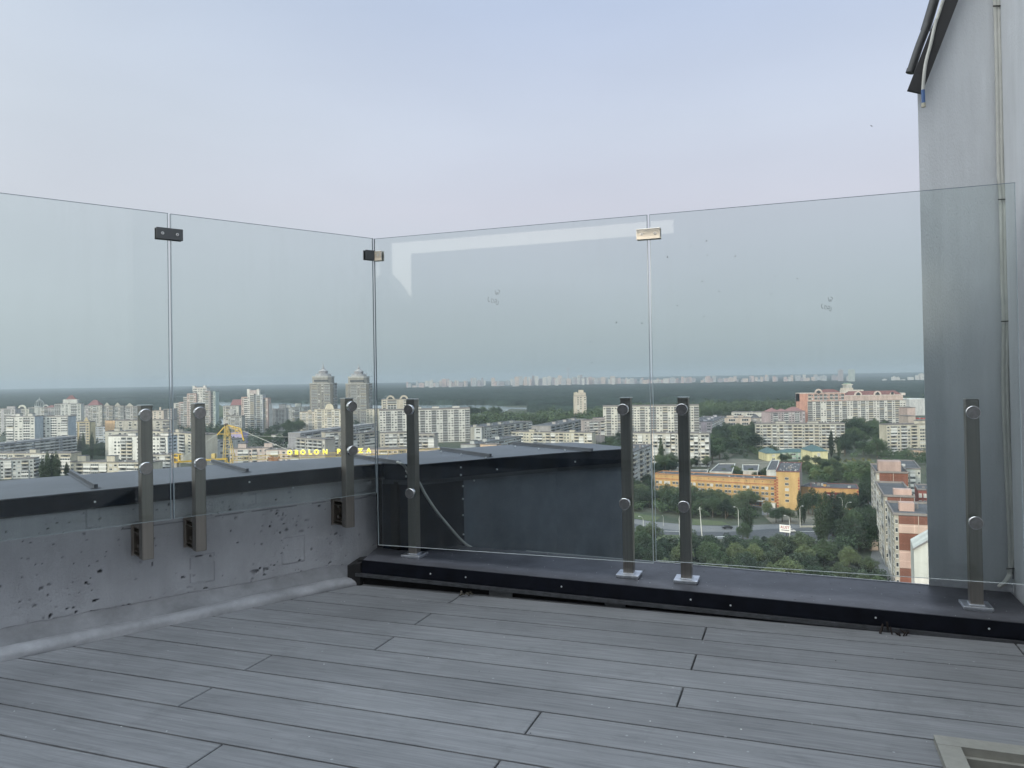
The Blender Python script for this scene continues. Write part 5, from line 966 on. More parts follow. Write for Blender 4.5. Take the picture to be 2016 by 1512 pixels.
# low yards between
def lowroof(label, pts, h, col, nm='workshop'):
    P = [at(x, y, G + h) for x, y in pts]; c = sum(P, Vector()) / len(P); root = empty(nm, (c.x, c.y, G)); tag(root, label, 'workshop'); lp = [(p.x - c.x, p.y - c.y) for p in P]
    q = MB(); q.prism(lp, 0, h); q.build('wall', facade(col), root); q = MB(); q.prism([(x * .985, y * .985) for x, y in lp], h + .005, h + .12); q.build('roof', bitumen, root)
    q = MB()
    for i in range(len(lp)): a, b = lp[i], lp[(i + 1) % len(lp)]; q.bar((a[0], a[1], h + .35), (b[0], b[1], h + .35), .6, .7)
    q.build('roof_parapet', facade((.55, .55, .52)), root); return root
lowroof('flat-roofed workshop with white parapet behind the long orange wing', [(1397, 930), (1441, 931), (1447, 914), (1415, 914)], 5, (.55, .56, .54))
lowroof('small dull flat roof left of the white-parapet workshop', [(1340, 932), (1392, 932), (1394, 926), (1345, 926)], 4, (.40, .34, .33))
lowroof('grey roof with white front wall between workshop and orange tower', [(1463, 928), (1492, 928), (1494, 916), (1462, 916)], 5, (.50, .47, .44))
lowroof('tarred roof with white side wall touching the orange tower from behind', [(1509, 927), (1529, 927), (1534, 907), (1519, 907)], 7, (.56, .57, .56))
lowroof('pair of pink garages among trees by the pane joint', [(1290, 915), (1300, 915), (1300, 912), (1290, 912)], 4.5, (.5, .35, .32)); lowroof('pale shed roofs in the trees right of the pink garages', [(1318, 922), (1340, 922), (1341, 912), (1326, 912)], 4, (.45, .46, .45))
block('glasshouse', 'small pale greenhouse in the trees above the meadow', (1690, 863), (1718, 864), h=5, floors=1, pat='', col=(.55, .58, .55), seedv=100, depth=10, cat='shed')
# orange institution: long wing, tower, low right wing
OR = (.50, .325, .15); OR2 = (.54, .37, .17); BUR = (.16, .045, .045); brick_red = mat('brick_quoins', (.30, .07, .05), .8)
def quoin(root, x, y, z0_, z1_, w=.9, st_=1.6):
    q = MB(); z = z0_
    while z < z1_: q.box((x - w / 2, y - .06, z), (x + w / 2, y + .4, min(z + st_ * .6, z1_))); z += st_
    return q.build('brick_quoin', brick_red, root)
OG = 'orange institution building'
r, L, h, dp = block('institute_wing', 'long four storey orange wing with groups of white-framed windows', (1289, 933), (1528, 945.5), h=15.4, floors=4, pat='', col=OR, seedv=110, depth=14, cat='institute', parapet=.5, edgem=mat('orange_roof_edge', (.42, .20, .08), .7))
bp_ = MATS.get('x') ; fhh = 3.0; jobs = []; ochre = facade((.42, .28, .10))
ng = 14; gw = L / (ng - .3)
for f in range(4):
    z = -.35 + f * 3.05
    q = MB(); q.box((.5, -.05, z + .9), (L - .5, -.001, z + 2.45)); q.build('ochre_band', ochre if f else facade(BUR), r)
    for g_ in range(ng):
        if f == 0 and g_ < ng - 3: continue
        for k in range(2 if g_ < ng - 1 else 1):
            jobs.append(('g', random.Random(f * 50 + g_ * 2 + k).choice((0, 0, 1, 2)), .6 + g_ * gw + k * gw * .40, -.055, z + .15, gw * .36, 2.9, 0))
for j in jobs:
    kind, var, x, y, z, w, hh, rz_ = j; _, me_ = templ(kind, var); o = bpy.data.objects.new('window', me_); COL.objects.link(o); o.parent = r; o.location = (x, y, z); o.scale = (w, 1, hh)
q = MB(); q.box((0, -.25, 12.75), (L, -.001, 12.95)); q.build('string_course', brick_red, r)
for g_ in range(16): q = MB(); q.box((2 + g_ * L / 16.2, -.1, 14.1), (2.5 + g_ * L / 16.2, -.001, 14.5)); q.build('vent_hole', recess, r)
q = MB(); q.box((L * .36, -2.2, 3.2), (L * .56, -.05, 3.75)); q.build('entrance_canopy', wframe, r); q = MB(); q.box((L * .83, -2.2, 3.0), (L * .90, -.05, 3.5)); q.build('entrance_canopy', wframe, r); q = MB(); q.box((L * .955, -3, .2), (L * .998, -.06, 2.6)); q.build('porch', wframe, r)
quoin(r, L - .6, 0, 0, 15.2)
r, L, h, dp = block('institute_tower', 'orange tower with five small windows and a littered flat roof', (1528, 928.5), (1574, 929), D=(430, Dang((1528, 928.5), (1574, 929), 430, -22)), floors=6, pat='', col=OR2, seedv=111, depth=46, cat='institute', parapet=.45, edgem=mat('maroon_roof_edge', (.15, .05, .05), .7), end='_', endcol=(.38, .33, .31))
for f in range(5):
    _, me_ = templ('g', f % 3); o = bpy.data.objects.new('window', me_); COL.objects.link(o); o.parent = r; o.location = (L * .36, -.01, 3.6 + f * 3.05 - (.0)); o.scale = (2.2, 1, 2.6)
quoin(r, .5, 0, 0, h - 3); quoin(r, L - .5, 0, 0, h - 3); q = MB(); rn = random.Random(8)
for i in range(30):
    x, y = rn.uniform(1.5, L - 1.5), rn.uniform(2, 44); s = rn.uniform(.3, .9); q.box((x, y, h + .16), (x + s, y + s * rn.uniform(1, 3), h + .16 + rn.uniform(.1, .5)))
o = q.build('roof_litter', mat('pale_litter', (.36, .34, .33), .8), r); o['kind'] = 'stuff'
r, L, h, dp = block('institute_wing', 'low orange wing with a burgundy recess behind the big poplar', (1597, 960), (1690, 963), h=11.5, floors=3, pat='', col=(.50, .30, .13), seedv=112, depth=18, cat='institute', parapet=.4, edgem=MATS['maroon_roof_edge'], roofbox=((.3, 1.5, 1.5),))
q = MB(); q.box((L * .28, -.12, 3.5), (L * .71, -.002, 9.3)); q.build('burgundy_recess', facade(BUR), r); quoin(r, L - .5, 0, 0, 11)
for f in range(2):
    for x in (.06, .32, .42, .53, .62, .80, .90): _, me_ = templ('g', int(x * 10) % 3); o = bpy.data.objects.new('window', me_); COL.objects.link(o); o.parent = r; o.location = (L * x, -.13, 1.2 + 3.3 * f + 1); o.scale = (L * .075, 1, 2.9)
block('institute_wing', 'set-back ochre link between orange tower and low wing', (1577, 957.5), (1598, 959), h=11.0, floors=3, pat='', col=(.36, .24, .12), seedv=113, depth=14, cat='institute', parapet=.4)
# pink and brown panel flats stepping towards the stucco wall
BR = (.19, .085, .062); PI2 = (.52, .37, .32)
def pinkflat(label, a, b, yt, D_, dep, bands, sidepat, lab, zb=0, rot=-21):
    PA, PB = atD(a, yt, D_), atD(b, yt, Dang((a, yt), (b, yt), D_, rot)); rot = R(rot); h = PA.z - G; L = (PB - PA).xy.length; root = empty('panel_flats', (PA.x, D_, G), rot); tag(root, label, 'apartment block', 'pink and brown panel flats')
    W = Matrix.Translation((PA.x, D_, G)) @ Matrix.Rotation(rot, 4, 'Z')
    q = MB(); q.box((0, 0, 0), (L, dep, h)); q.build('wall', facade((.40, .38, .33)), root)
    z = h - .0; fh = 2.95
    for k, (n_, c) in enumerate(bands):
        q = MB(); q.box((L * .10, -.06, z - n_ * fh + .06), (L - .1, -.002, z - .04)); q.build('coloured_panel', facade(c, panel=(L * .45, 2.95), seam=1.5), root); z -= n_ * fh
    q = MB(); q.box((L * .53, -.11, z), (L * .545, -.062, h)); q.build('panel_joint', facade((.5, .42, .36)), root)
    q = MB(); q.box((-.3, -.3, h), (L + .3, dep + .3, h + .16), 0); q.box((-.3, -.3, h + .16), (L + .3, .15, h + .9), 1); q.box((-.3, dep - .2, h + .16), (L + .3, dep + .3, h + .9), 1); q.box((-.3, .15, h + .16), (.15, dep - .2, h + .9), 1); q.box((L - .15, .15, h + .16), (L + .3, dep - .2, h + .9), 1); q.build('roof', [bitumen, facade((.24, .22, .21))], root)
    jobs = []; rn = random.Random(int(a)); bays(root, rn, (-.02, dep), R(-90), dep, h, 9, sidepat, None, W, (0, 1, 2, 3, 5), 0, .8, 0, jobs)
    bays(root, rn, (.1, -.01), 0, L * .09, h, 9, 'w', None, W, (0,), 0, .8, 0, jobs); place_cells(root, jobs)
    return root, L, h
r, L, h = pinkflat('pink and brown panel flats, the farthest step with a rooftop lift house', 1725, 1788, 931, 368, 34, [(2, BR), (2, PI2), (2, BR), (3, PI2)], '.l.wl.', 0)
q = MB(); q.box((L * .1, 5, h + .16), (L * .82, 13, h + 5)); q.build('lift_house', facade((.40, .30, .27)), r)
r, L, h = pinkflat('pink and brown panel flats, the middle step with stained side walls', 1741, 1800, 978, 300, 40, [(1, BR), (8, (.45, .40, .35))], '.lw.l.', 0)
q = MB(); q.box((L * .35, 3, h + .16), (L * .95, 7, h + 2.6)); q.build('lift_house', facade(PI2), r)
r, L, h = pinkflat('pink and brown panel flats, the nearest step, striped end wall', 1760, 1850, 1014, 262, 26, [(1, BR), (1, (.55, .41, .35)), (2, BR), (2, PI2), (3, BR)], '.l.w', 0)
q = MB(); q.box((L * .18, 8, h + .16), (L * .52, 12, h + 3)); q.build('lift_house', facade(PI2), r); q = MB(); q.box((L * .55, 14, h + .16), (L * .66, 16, h + 2)); q.build('vent', roofedge, r)
block(B_, 'cream flats with a grey mansard roof behind the panel flats', (1770, 923), (1812, 923), D=(405, Dang((1770, 923), (1812, 923), 405, -23)), floors=9, pat='.bwb.w', col=(.44, .45, .42), seedv=120, depth=40, roofm=bitumen, bvar=(1, 4))
block('brick_house', 'small red-brown block with white windows next to the panel flats', (1807, 965), (1835, 965), D=(330, Dang((1807, 965), (1835, 965), 330, -23)), floors=8, pat='www', col=(.22, .08, .07), seedv=121, depth=16, cat='house')
PA = atD(1799, 1082, 205); gh = empty('gable_house', (PA.x, 205, G), R(-24)); tag(gh, 'pale rendered gable house at the foot of the stucco wall', 'house'); hh = PA.z - G
q = MB(); w_ = 13; q.add([(0, 0, 0), (w_, 0, 0), (w_, 0, hh + 6.5), (5.2, 0, hh + 3.6), (0, 0, hh)] + [(0, 14, 0), (w_, 14, 0), (w_, 14, hh + 6.5), (5.2, 14, hh + 3.6), (0, 14, hh)], [(0, 1, 2, 3, 4), (9, 8, 7, 6, 5), (0, 4, 9, 5), (1, 6, 7, 2), (4, 3, 8, 9), (3, 2, 7, 8)]); q.build('wall', facade((.55, .56, .53)), gh)
q = MB(); q.bar((-.3, -.2, hh), (5.2, -.2, hh + 3.8), .5, .35); q.bar((5.2, -.2, hh + 3.8), (w_, -.2, hh + 6.7), .5, .35); q.build('roof_verge', roofedge, gh); q = MB(); q.box((3.7, 2, hh + 2.4), (4.6, 3, hh + 5)); q.build('chimney', roofedge, gh)
block('entrance_hut', 'small entrance hut at the foot of the farthest panel flats', (1716, 1066), (1729, 1066), h=4, floors=1, pat='', col=(.5, .42, .36), seedv=122, depth=6, cat='hut')
# red-roofed villas by the woods
rn = random.Random(11); VG = 'red-roofed houses by the riverside woods'
for k, (px, py) in enumerate(((938, 839), (948, 837), (957, 838), (966, 836), (975, 838), (984, 836), (1053, 838), (1062, 836), (1072, 834), (1082, 836), (1090, 832), (945, 833), (962, 832), (978, 832), (1066, 831), (1078, 830))):
    p = at(px, py + 2, G); w = rn.uniform(9, 13); root = empty('villa', p, rn.uniform(-.3, .3)); tag(root, 'red-roofed house in the cluster in front of the riverside woods', 'house', VG); hh = rn.uniform(5, 7)
    q = MB(); q.box((-w / 2, 0, 0), (w / 2, 8, hh)); q.build('wall', facade((.45, .42, .38)), root); hip(root, -w / 2, w / 2, 0, 8, hh + .01, rn.uniform(3, 4.5), [redroof, mat('crimson_roof', (.30, .07, .07), .7), MATS['pink_roof']][k % 3])
# ================================================================ far bank skyline
def farmat(col):
    key = 'far' + str(col)
    if key in MATS: return MATS[key]
    m = bpy.data.materials.new('far_facade'); m.use_nodes = True; nt = m.node_tree; b = nt.nodes['Principled BSDF']; b.inputs['Roughness'].default_value = .9
    tc = N(nt, 'ShaderNodeTexCoord'); mp = N(nt, 'ShaderNodeMapping'); mp.inputs['Rotation'].default_value = (R(90), 0, 0); nt.links.new(tc.outputs['Object'], mp.inputs[0])
    br = N(nt, 'ShaderNodeTexBrick'); br.offset = 0; br.inputs['Brick Width'].default_value = 9; br.inputs['Row Height'].default_value = 6; br.inputs['Mortar Size'].default_value = 1.3; br.inputs['Scale'].default_value = 1; nt.links.new(mp.outputs[0], br.inputs['Vector'])
    br.inputs['Color1'].default_value = (*[c * .62 for c in col], 1); br.inputs['Color2'].default_value = (*[c * .8 for c in col], 1); br.inputs['Mortar'].default_value = (*col, 1); nt.links.new(br.outputs[0], b.inputs['Base Color']); MATS[key] = m; return m
FC = [farmat(c) for c in ((.46, .45, .44), (.42, .33, .32), (.34, .35, .37), (.44, .37, .34), (.28, .26, .28))]
rn = random.Random(21); FG = 'high-rise flats along the far bank'; FL = 'distant pale high-rise in the hazy skyline across the river'
def far(px, w, ytop, D, m, name='distant_high_rise', label=FL, group=FG, cat='high-rise', dep=25):
    a, b = atD(px, ytop, D), atD(px + w, ytop, D); o = empty(name, (a.x, D, G)); 
    q = MB(); ww = b.x - a.x; hh = a.z - G; q.box((0, 0, 0), (ww, dep, hh)); k = rn.random()
    if k < .4: q.box((ww * .25, 5, hh), (ww * .6, 15, hh + 5))
    bpy.data.objects.remove(o); o = q.build(name, m); o.location = (a.x, D, G); tag(o, label, cat, group); return o
x = 800; 
def eyey(px): return 742.6 - (px - 1008) * .01693
while x < 1655:
    dens = 1 if (820 < x < 900 or 960 < x < 1240) else .86 if x > 1240 else .7
    w = rn.choice((3, 3, 4, 5, 7, 9)); top = rn.choice((8, 5, 3, 1, 0, 6, 4)) - (2 if 1010 < x < 1200 else 0) + (4 if x > 1250 else 0)
    if x < 820: top += 4
    if rn.random() < dens: far(x, w, eyey(x) + top + rn.random(), rn.uniform(5600, 6600), rn.choice(FC), label='distant %s %s in the hazy skyline, %s' % ('tall' if top < 3 else 'low' if top > 5 else 'mid-height', 'slab' if w > 5 else 'tower', 'left end above the steel post' if x < 900 else 'above the white slab and low flats' if x < 1000 else 'close left of the television mast' if x < 1118 else 'close right of the television mast' if x < 1220 else 'around the pane joint and middle posts' if x < 1380 else 'above the school and lilac block' if x < 1520 else 'left of the two lone towers'))
    x += w * (.8 if rn.random() < .5 else 1.15)
for px, w, y in ((1093, 6, 744), (1146, 5, 745), (1205, 6, 744), (1056, 3, 746), (845, 5, 751), (884, 4, 752)): far(px, w, y, 5500, FC[0])
far(1653, 7, 728.5, 5200, farmat((.30, .28, .30)), label='slim dark distant tower, the left of two lone towers on the horizon', group='two lone towers on the horizon', dep=30); far(1673.5, 9.5, 727.5, 5000, farmat((.34, .38, .36)), label='slim striped distant tower, the right of two lone towers on the horizon', group='two lone towers on the horizon', dep=30)
far(1669, 3, 741, 5300, FC[0], label='short pale distant block between the two lone horizon towers')
for px, w, y in ((1758, 8, 742), (1767, 5, 743), (1790, 9, 742.5), (1805, 4, 739), (1812, 8, 736), (1740, 6, 747), (1776, 6, 747)): far(px, w, y, 5200, FC[0], label='distant pale block on the horizon beside the stucco wall', group='far blocks beside the stucco wall')
p = atD(1118, 722, 6200); mt = empty('television_mast', (p.x, 6200, G)); tag(mt, 'red and white lattice television mast above the far skyline', 'mast'); H_ = p.z - G; q = MB()
q.tube([(0, 0, 0), (0, 0, H_ * .45), (0, 0, H_ * .8)], [6, 4, 2.2], 6); q.build('mast_shaft', mat('mast_grey', (.35, .35, .37), .7), mt); q = MB(); q.tube([(0, 0, H_ * .8), (0, 0, H_)], [2.0, 1.1], 6); q.build('antenna', mat('mast_red', (.35, .16, .15), .7), mt)

# ================================================================ vegetation
def leafmat(name, c, v=.35):
    m = bpy.data.materials.new(name); m.use_nodes = True; nt = m.node_tree; b = nt.nodes['Principled BSDF']; b.inputs['Roughness'].default_value = .7; b.inputs['Specular IOR Level'].default_value = .15
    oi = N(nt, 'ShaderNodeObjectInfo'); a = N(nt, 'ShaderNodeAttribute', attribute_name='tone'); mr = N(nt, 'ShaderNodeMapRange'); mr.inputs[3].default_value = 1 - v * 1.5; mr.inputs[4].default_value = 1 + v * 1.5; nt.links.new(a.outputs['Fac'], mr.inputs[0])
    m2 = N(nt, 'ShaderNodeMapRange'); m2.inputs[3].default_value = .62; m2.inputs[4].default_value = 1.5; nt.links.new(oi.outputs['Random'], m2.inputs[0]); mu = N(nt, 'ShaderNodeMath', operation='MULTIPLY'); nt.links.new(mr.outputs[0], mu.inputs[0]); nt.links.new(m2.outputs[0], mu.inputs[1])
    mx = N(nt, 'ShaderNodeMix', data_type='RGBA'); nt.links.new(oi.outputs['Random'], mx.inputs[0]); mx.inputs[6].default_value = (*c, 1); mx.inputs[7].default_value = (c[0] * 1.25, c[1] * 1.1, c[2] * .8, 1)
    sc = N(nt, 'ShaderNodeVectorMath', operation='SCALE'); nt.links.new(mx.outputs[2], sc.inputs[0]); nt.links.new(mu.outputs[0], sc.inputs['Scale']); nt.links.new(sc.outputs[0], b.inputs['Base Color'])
    tr = b.inputs.get('Transmission Weight'); MATS[name] = m; return m
leafA = leafmat('broad_leaves', (.042, .070, .046)); leafB = leafmat('pale_leaves', (.070, .100, .066)); leafP = leafmat('poplar_leaves', (.036, .060, .040), .3); bark = mat('bark', (.09, .075, .06), .9)
def crown_mesh(name, lobes, n, size, rs, m):
    """leaf clumps spread over the shells of irregular lobes"""
    tot = sum(l[3] * l[4] for l in lobes); cen = []; tone = []
    for (x, y, z, a, c) in lobes:
        k = int(n * a * c / tot); u = rs.normal(size=(k, 3)); u /= np.linalg.norm(u, axis=1)[:, None]; r_ = rs.uniform(.35, 1.0, k) ** .45 * (1 + .22 * np.sin(u[:, 0] * 7 + x * 3) * np.sin(u[:, 2] * 6 + y * 5) + .14 * rs.normal(size=k) * .6)
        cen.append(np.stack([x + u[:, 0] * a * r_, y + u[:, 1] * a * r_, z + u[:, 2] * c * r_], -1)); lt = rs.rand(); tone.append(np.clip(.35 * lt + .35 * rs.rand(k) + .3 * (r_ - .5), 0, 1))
    c = np.concatenate(cen); t = np.concatenate(tone); n = len(c)
    nr = rs.normal(size=(n, 3)); nr[:, 2] = np.abs(nr[:, 2]) + .5; nr /= np.linalg.norm(nr, axis=1)[:, None]; tmp = rs.normal(size=(n, 3)); a = np.cross(nr, tmp); a /= np.linalg.norm(a, axis=1)[:, None]; b = np.cross(nr, a)
    s = size * rs.uniform(.6, 1.35, n)[:, None]; v = np.stack([c + a * s, c + b * s * .8, c - a * s, c - b * s * .8], 1); v[:, 0] += nr * s * .3; v[:, 2] += nr * s * .3
    me = bpy.data.meshes.new(name); me.vertices.add(n * 4); me.vertices.foreach_set('co', v.ravel()); me.loops.add(n * 4); me.loops.foreach_set('vertex_index', np.arange(n * 4)); me.polygons.add(n); me.polygons.foreach_set('loop_start', np.arange(0, n * 4, 4)); me.polygons.foreach_set('loop_total', np.full(n, 4)); me.update(calc_edges=True)
    at_ = me.attributes.new('tone', 'FLOAT', 'FACE'); at_.data.foreach_set('value', t.astype(np.float32)); me.materials.append(m); return me
def trunk_mesh(name, H, r0, rs, limbs=6, top=.75):
    q = MB(); q.tube([(0, 0, 0), (.1, 0, H * .3), (-.1, .1, H * top)], [r0, r0 * .75, r0 * .25], 7)
    for i in range(limbs):
        a = rs.uniform(0, 6.28); z = H * rs.uniform(.3, .6); l = H * rs.uniform(.2, .32); q.tube([(0, 0, z), (math.cos(a) * l * .5, math.sin(a) * l * .5, z + l * .5), (math.cos(a) * l, math.sin(a) * l, z + l * .8)], [r0 * .4, r0 * .25, r0 * .08], 5)
    me = bpy.data.meshes.new(name); me.from_pydata(q.v, [], q.f); me.materials.append(bark); me.update(); return me
rs = np.random.RandomState(3)
BRO = []                       # unit trees 10 m high
for k in range(7):
    lob = [(0, 0, 6.2, 2.6, 2.6)] + [(rs.uniform(1.3, 3.0) * math.cos(a), rs.uniform(1.3, 3.0) * math.sin(a), rs.uniform(3.8, 7.6), rs.uniform(1.2, 2.0), rs.uniform(1.0, 1.9)) for a in rs.uniform(0, 6.28, 9)] + [(rs.uniform(-1, 1), rs.uniform(-1, 1), 8.6, 1.2, 1.1)]
    BRO.append((crown_mesh('crown', lob, 6500, .15, rs, leafA if k < 4 else leafB), trunk_mesh('trunk', 10, .28, rs)))
POP = []                       # unit poplars 20 m high
for k in range(4):
    lob = [(rs.uniform(-.3, .3), rs.uniform(-.3, .3), z, 1.9 * math.sin(min(1, (z + 1) / 11) * 1.5) * (1 if z < 14 else (21.5 - z) / 7.5) * rs.uniform(.85, 1.1), 2.0) for z in np.linspace(3, 19, 11)] + [(rs.uniform(-.9, .9), rs.uniform(-.9, .9), rs.uniform(4, 14), .9, 1.9) for _ in range(8)]
    POP.append((crown_mesh('crown', lob, 6500, .19, rs, leafP), trunk_mesh('trunk', 20, .35, rs, 0, .9)))
rt = random.Random(77)
def tree(p, H, wide=1.0, kind='b', label='', group='', k=None):
    src = BRO if kind == 'b' else POP; u = H / (10 if kind == 'b' else 20); k = rt.randrange(len(src)) if k is None else k
    root = empty('tree' if kind == 'b' else 'poplar_tree', p, rt.uniform(0, 6.28)); root.scale = (u * wide, u * wide, u); tag(root, label, 'tree' if kind == 'b' else 'poplar', group)
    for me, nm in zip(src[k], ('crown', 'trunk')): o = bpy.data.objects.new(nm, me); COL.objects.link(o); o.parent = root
    return root
def inside(x, y, poly):
    c = False
    for i in range(len(poly)):
        (x0_, y0_), (x1_, y1_) = poly[i], poly[i - 1]
        if (y0_ > y) != (y1_ > y) and x < (x1_ - x0_) * (y - y0_) / (y1_ - y0_) + x0_: c = not c
    return c
def grove(poly, n, hr, label, group, kind='b', wide=(.9, 1.25), gap=4.0, ks=None):
    """trees rooted inside the ground outline given by photo spots"""
    P = [at(x, y, G) for x, y in poly]; pp = [(p.x, p.y) for p in P]; xs = [p[0] for p in pp]; ys = [p[1] for p in pp]; got = []; tries = 0
    while len(got) < n and tries < n * 60:
        tries += 1; x, y = rt.uniform(min(xs), max(xs)), rt.uniform(min(ys), max(ys))
        if not inside(x, y, pp) or any((x - a) ** 2 + (y - b) ** 2 < gap ** 2 for a, b in got): continue
        got.append((x, y)); fx = (x / y - min(p[0] / p[1] for p in pp)) / (max(p[0] / p[1] for p in pp) - min(p[0] / p[1] for p in pp)); fy = (y - min(ys)) / (max(ys) - min(ys)); H = rt.uniform(*hr)
        row = ('front ' if fy < .33 else 'middle ' if fy < .66 else 'back ') + ('far left' if fx < .2 else 'left' if fx < .4 else 'centre' if fx < .6 else 'right' if fx < .8 else 'far right') if n > 6 else ('left side' if fx < .5 else 'right side')
        tree((x, y, G), H, rt.uniform(*wide), kind, label + ', ' + row, group, None if ks is None else rt.choice(ks))
# near park strip, below the railing
grove([(1225, 1076), (1300, 1080), (1300, 1190), (1215, 1190)], 10, (9, 13), 'bushy tree just above the kerb, left of the pane joint', 'trees left of the pane joint')
grove([(1300, 1090), (1440, 1084), (1560, 1094), (1640, 1100), (1700, 1120), (1740, 1170), (1760, 1210), (1290, 1200)], 46, (8, 12), 'leafy tree in the wood between the main road and the terrace', 'trees between the main road and the terrace', gap=5.5)
grove([(1640, 1046), (1712, 1040), (1722, 1090), (1650, 1090)], 10, (10, 14), 'dark leafy tree between the car park and the panel flats', 'trees beside the panel flats', gap=6, ks=(0, 1, 2, 3))
grove([(1700, 960), (1718, 950), (1722, 1010), (1712, 1030)], 4, (11, 14), 'tree along the left side of the panel flats', 'trees beside the panel flats')
grove([(1245, 985), (1360, 996), (1362, 1018), (1300, 1012), (1240, 1002)], 12, (10, 14), 'tree on the far road side, left of the middle steel post', 'trees on the far road side')
grove([(1240, 940), (1285, 950), (1285, 985), (1240, 980)], 7, (10, 13), 'tree between the grey slab and the orange wing', 'trees beside the orange wing')
grove([(1365, 992), (1420, 997), (1486, 1002), (1484, 1018), (1440, 1024), (1368, 1014)], 18, (9, 12.5), 'tall tree in front of the long orange wing', 'trees in front of the orange wing', gap=5)
for px, py, H, w in ((1472, 1060, 17, 1.7), (1463, 1066, 9, 1.1)): tree(at(px, py, G), H, w, 'p' if H > 15 else 'b', 'tall columnar tree rising between the two road lamps' if H > 15 else 'round dark bush at the foot of the columnar roadside tree', '', 1)
for px, py, H, w in ((1617, 1078, 22, 1.35), (1628, 1062, 20.5, 1.5), (1640, 1056, 20, 1.5), (1650, 1050, 18, 1.4)): tree(at(px, py, G), H, w, 'p', 'poplar of the tall clump right of the billboard', 'poplars right of the billboard')
for px, py, H, w in ((1576, 1034, 17, 1.1), (1583, 1030, 14, 1.1)): tree(at(px, py, G), H, w, 'p', 'slender poplar in front of the orange tower', 'poplars at the orange tower')
for px, py, H, w, k in ((1600, 1014, 15, 1.0, 0), (1592, 1012, 11, 1, 1), (1540, 1028, 8.5, 1.2, 2), (1556, 1028, 7.5, 1.3, 5), (1528, 1030, 8, 1.2, 3), (1512, 1018, 9, 1, 4), (1675, 1020, 13, 1.1, 0), (1684, 1012, 12, 1, 1), (1665, 1016, 13, 1.1, 2)): tree(at(px, py, G), H, w, 'b', 'tree beside the forecourt and car park of the orange building', 'trees at the orange building forecourt', k)
# leafy square behind
grove([(1398, 866), (1482, 856), (1500, 880), (1506, 905), (1450, 895), (1400, 915)], 32, (14, 21), 'large tree in the leafy square left of the green-roofed school', 'trees left of the green-roofed school', gap=8, ks=(0, 1, 2, 3))
grove([(1655, 846), (1745, 848), (1750, 905), (1640, 905)], 30, (13, 20), 'dark tree in the grove between the two cream slabs', 'grove between the cream slabs', gap=8, ks=(0, 1, 2, 3))
for px, py, H in ((1676, 872, 27), (1686, 870, 29), (1698, 868, 27), (1710, 866, 22)): tree(at(px, py, G), H, 1.05, 'b', 'giant tree crown standing out of the grove between the cream slabs', 'giant trees of the grove', 1)
for px, py, H in ((1637, 902, 24), (1652, 906, 18), (1774, 894, 16), (1769, 894, 14), (1757, 890, 14)): tree(at(px, py, G), H, 1.5 if px > 1765 else 1.1, 'p', 'dark poplar beside the green-roofed school' if px < 1700 else 'dark poplar before the cream slab next to the stucco wall', 'poplars by the school' if px < 1700 else 'poplars by the stucco wall')
grove([(1500, 884), (1640, 880), (1640, 888), (1505, 890)], 10, (8, 12), 'tree in the row behind the green-roofed school', 'trees behind the school', gap=7)
for px, py in ((1541, 914), (1550, 912), (1586, 916), (1606, 918), (1640, 922), (1646, 918), (1614, 920)): tree(at(px, py, G), 9, 1.1, 'b', 'dark round tree in front of the school walls', 'trees in front of the school')
grove([(1575, 925), (1700, 920), (1716, 945), (1690, 952), (1580, 952)], 16, (7, 11), 'bushy tree between the meadow and the low orange wing', 'trees behind the low orange wing', gap=7)
grove([(1340, 905), (1400, 905), (1400, 926), (1340, 925)], 7, (8, 12), 'tree between the cream slab and the orange wing', 'trees behind the orange wing', gap=7)
grove([(1420, 932), (1525, 936), (1525, 944), (1420, 938)], 7, (6, 8), 'tree close behind the roof of the orange wing', 'trees behind the orange wing', gap=7)
grove([(1285, 905), (1345, 905), (1345, 940), (1285, 935)], 8, (9, 16), 'tree below the cream slabs between pane joint and steel post', 'trees below the cream slabs', gap=6)
for px, py, H in ((1302, 920, 24), (1316, 915, 22), (1322, 912, 21)): tree(at(px, py, G), H, 1.0, 'p', 'poplar before the cream slab between the middle posts', 'poplars between the middle posts')
grove([(1165, 868), (1240, 866), (1240, 900), (1170, 884)], 10, (8, 12), 'tree in the dark clump left of the near middle post', 'trees left of the near middle post', gap=8)
# left side
for px, py, H, w in ((84, 958, 20, 1.3), (94, 957, 25, 1.2), (103, 956, 24, 1.35), (112, 956, 25, 1.3), (131, 952, 16, 1.3)): tree(at(px, py, G), H, w, 'p', 'tall tree of the dark clump behind the left parapet', 'clump behind the left parapet')
grove([(150, 888), (212, 885), (212, 905), (152, 905)], 10, (9, 13), 'tree in the green gap left of the white nine storey flats', 'trees in the gap left of the white flats', gap=8, ks=(0, 1, 2, 3))
for px, py, H in ((157, 905, 24), (164, 903, 26), (181, 906, 27)): tree(at(px, py, G), H, .9, 'p', 'poplar before the yellow-cream flats', 'poplars before the yellow flats')
for px, py, H in ((316, 868, 20), (335, 868, 20), (347, 868, 18)): tree(at(px, py, G), H, 1.3, 'b', 'dark tree top behind the cream roofs by the left posts', 'trees by the left posts', 1)
grove([(420, 855), (455, 855), (455, 862), (420, 862)], 5, (12, 16), 'tree between the stepped high-rise and the crane', 'trees near the crane', gap=10); grove([(352, 900), (372, 900), (372, 906), (352, 906)], 3, (9, 12), 'tree beside the yellow trolley frame', 'trees near the crane', gap=6)
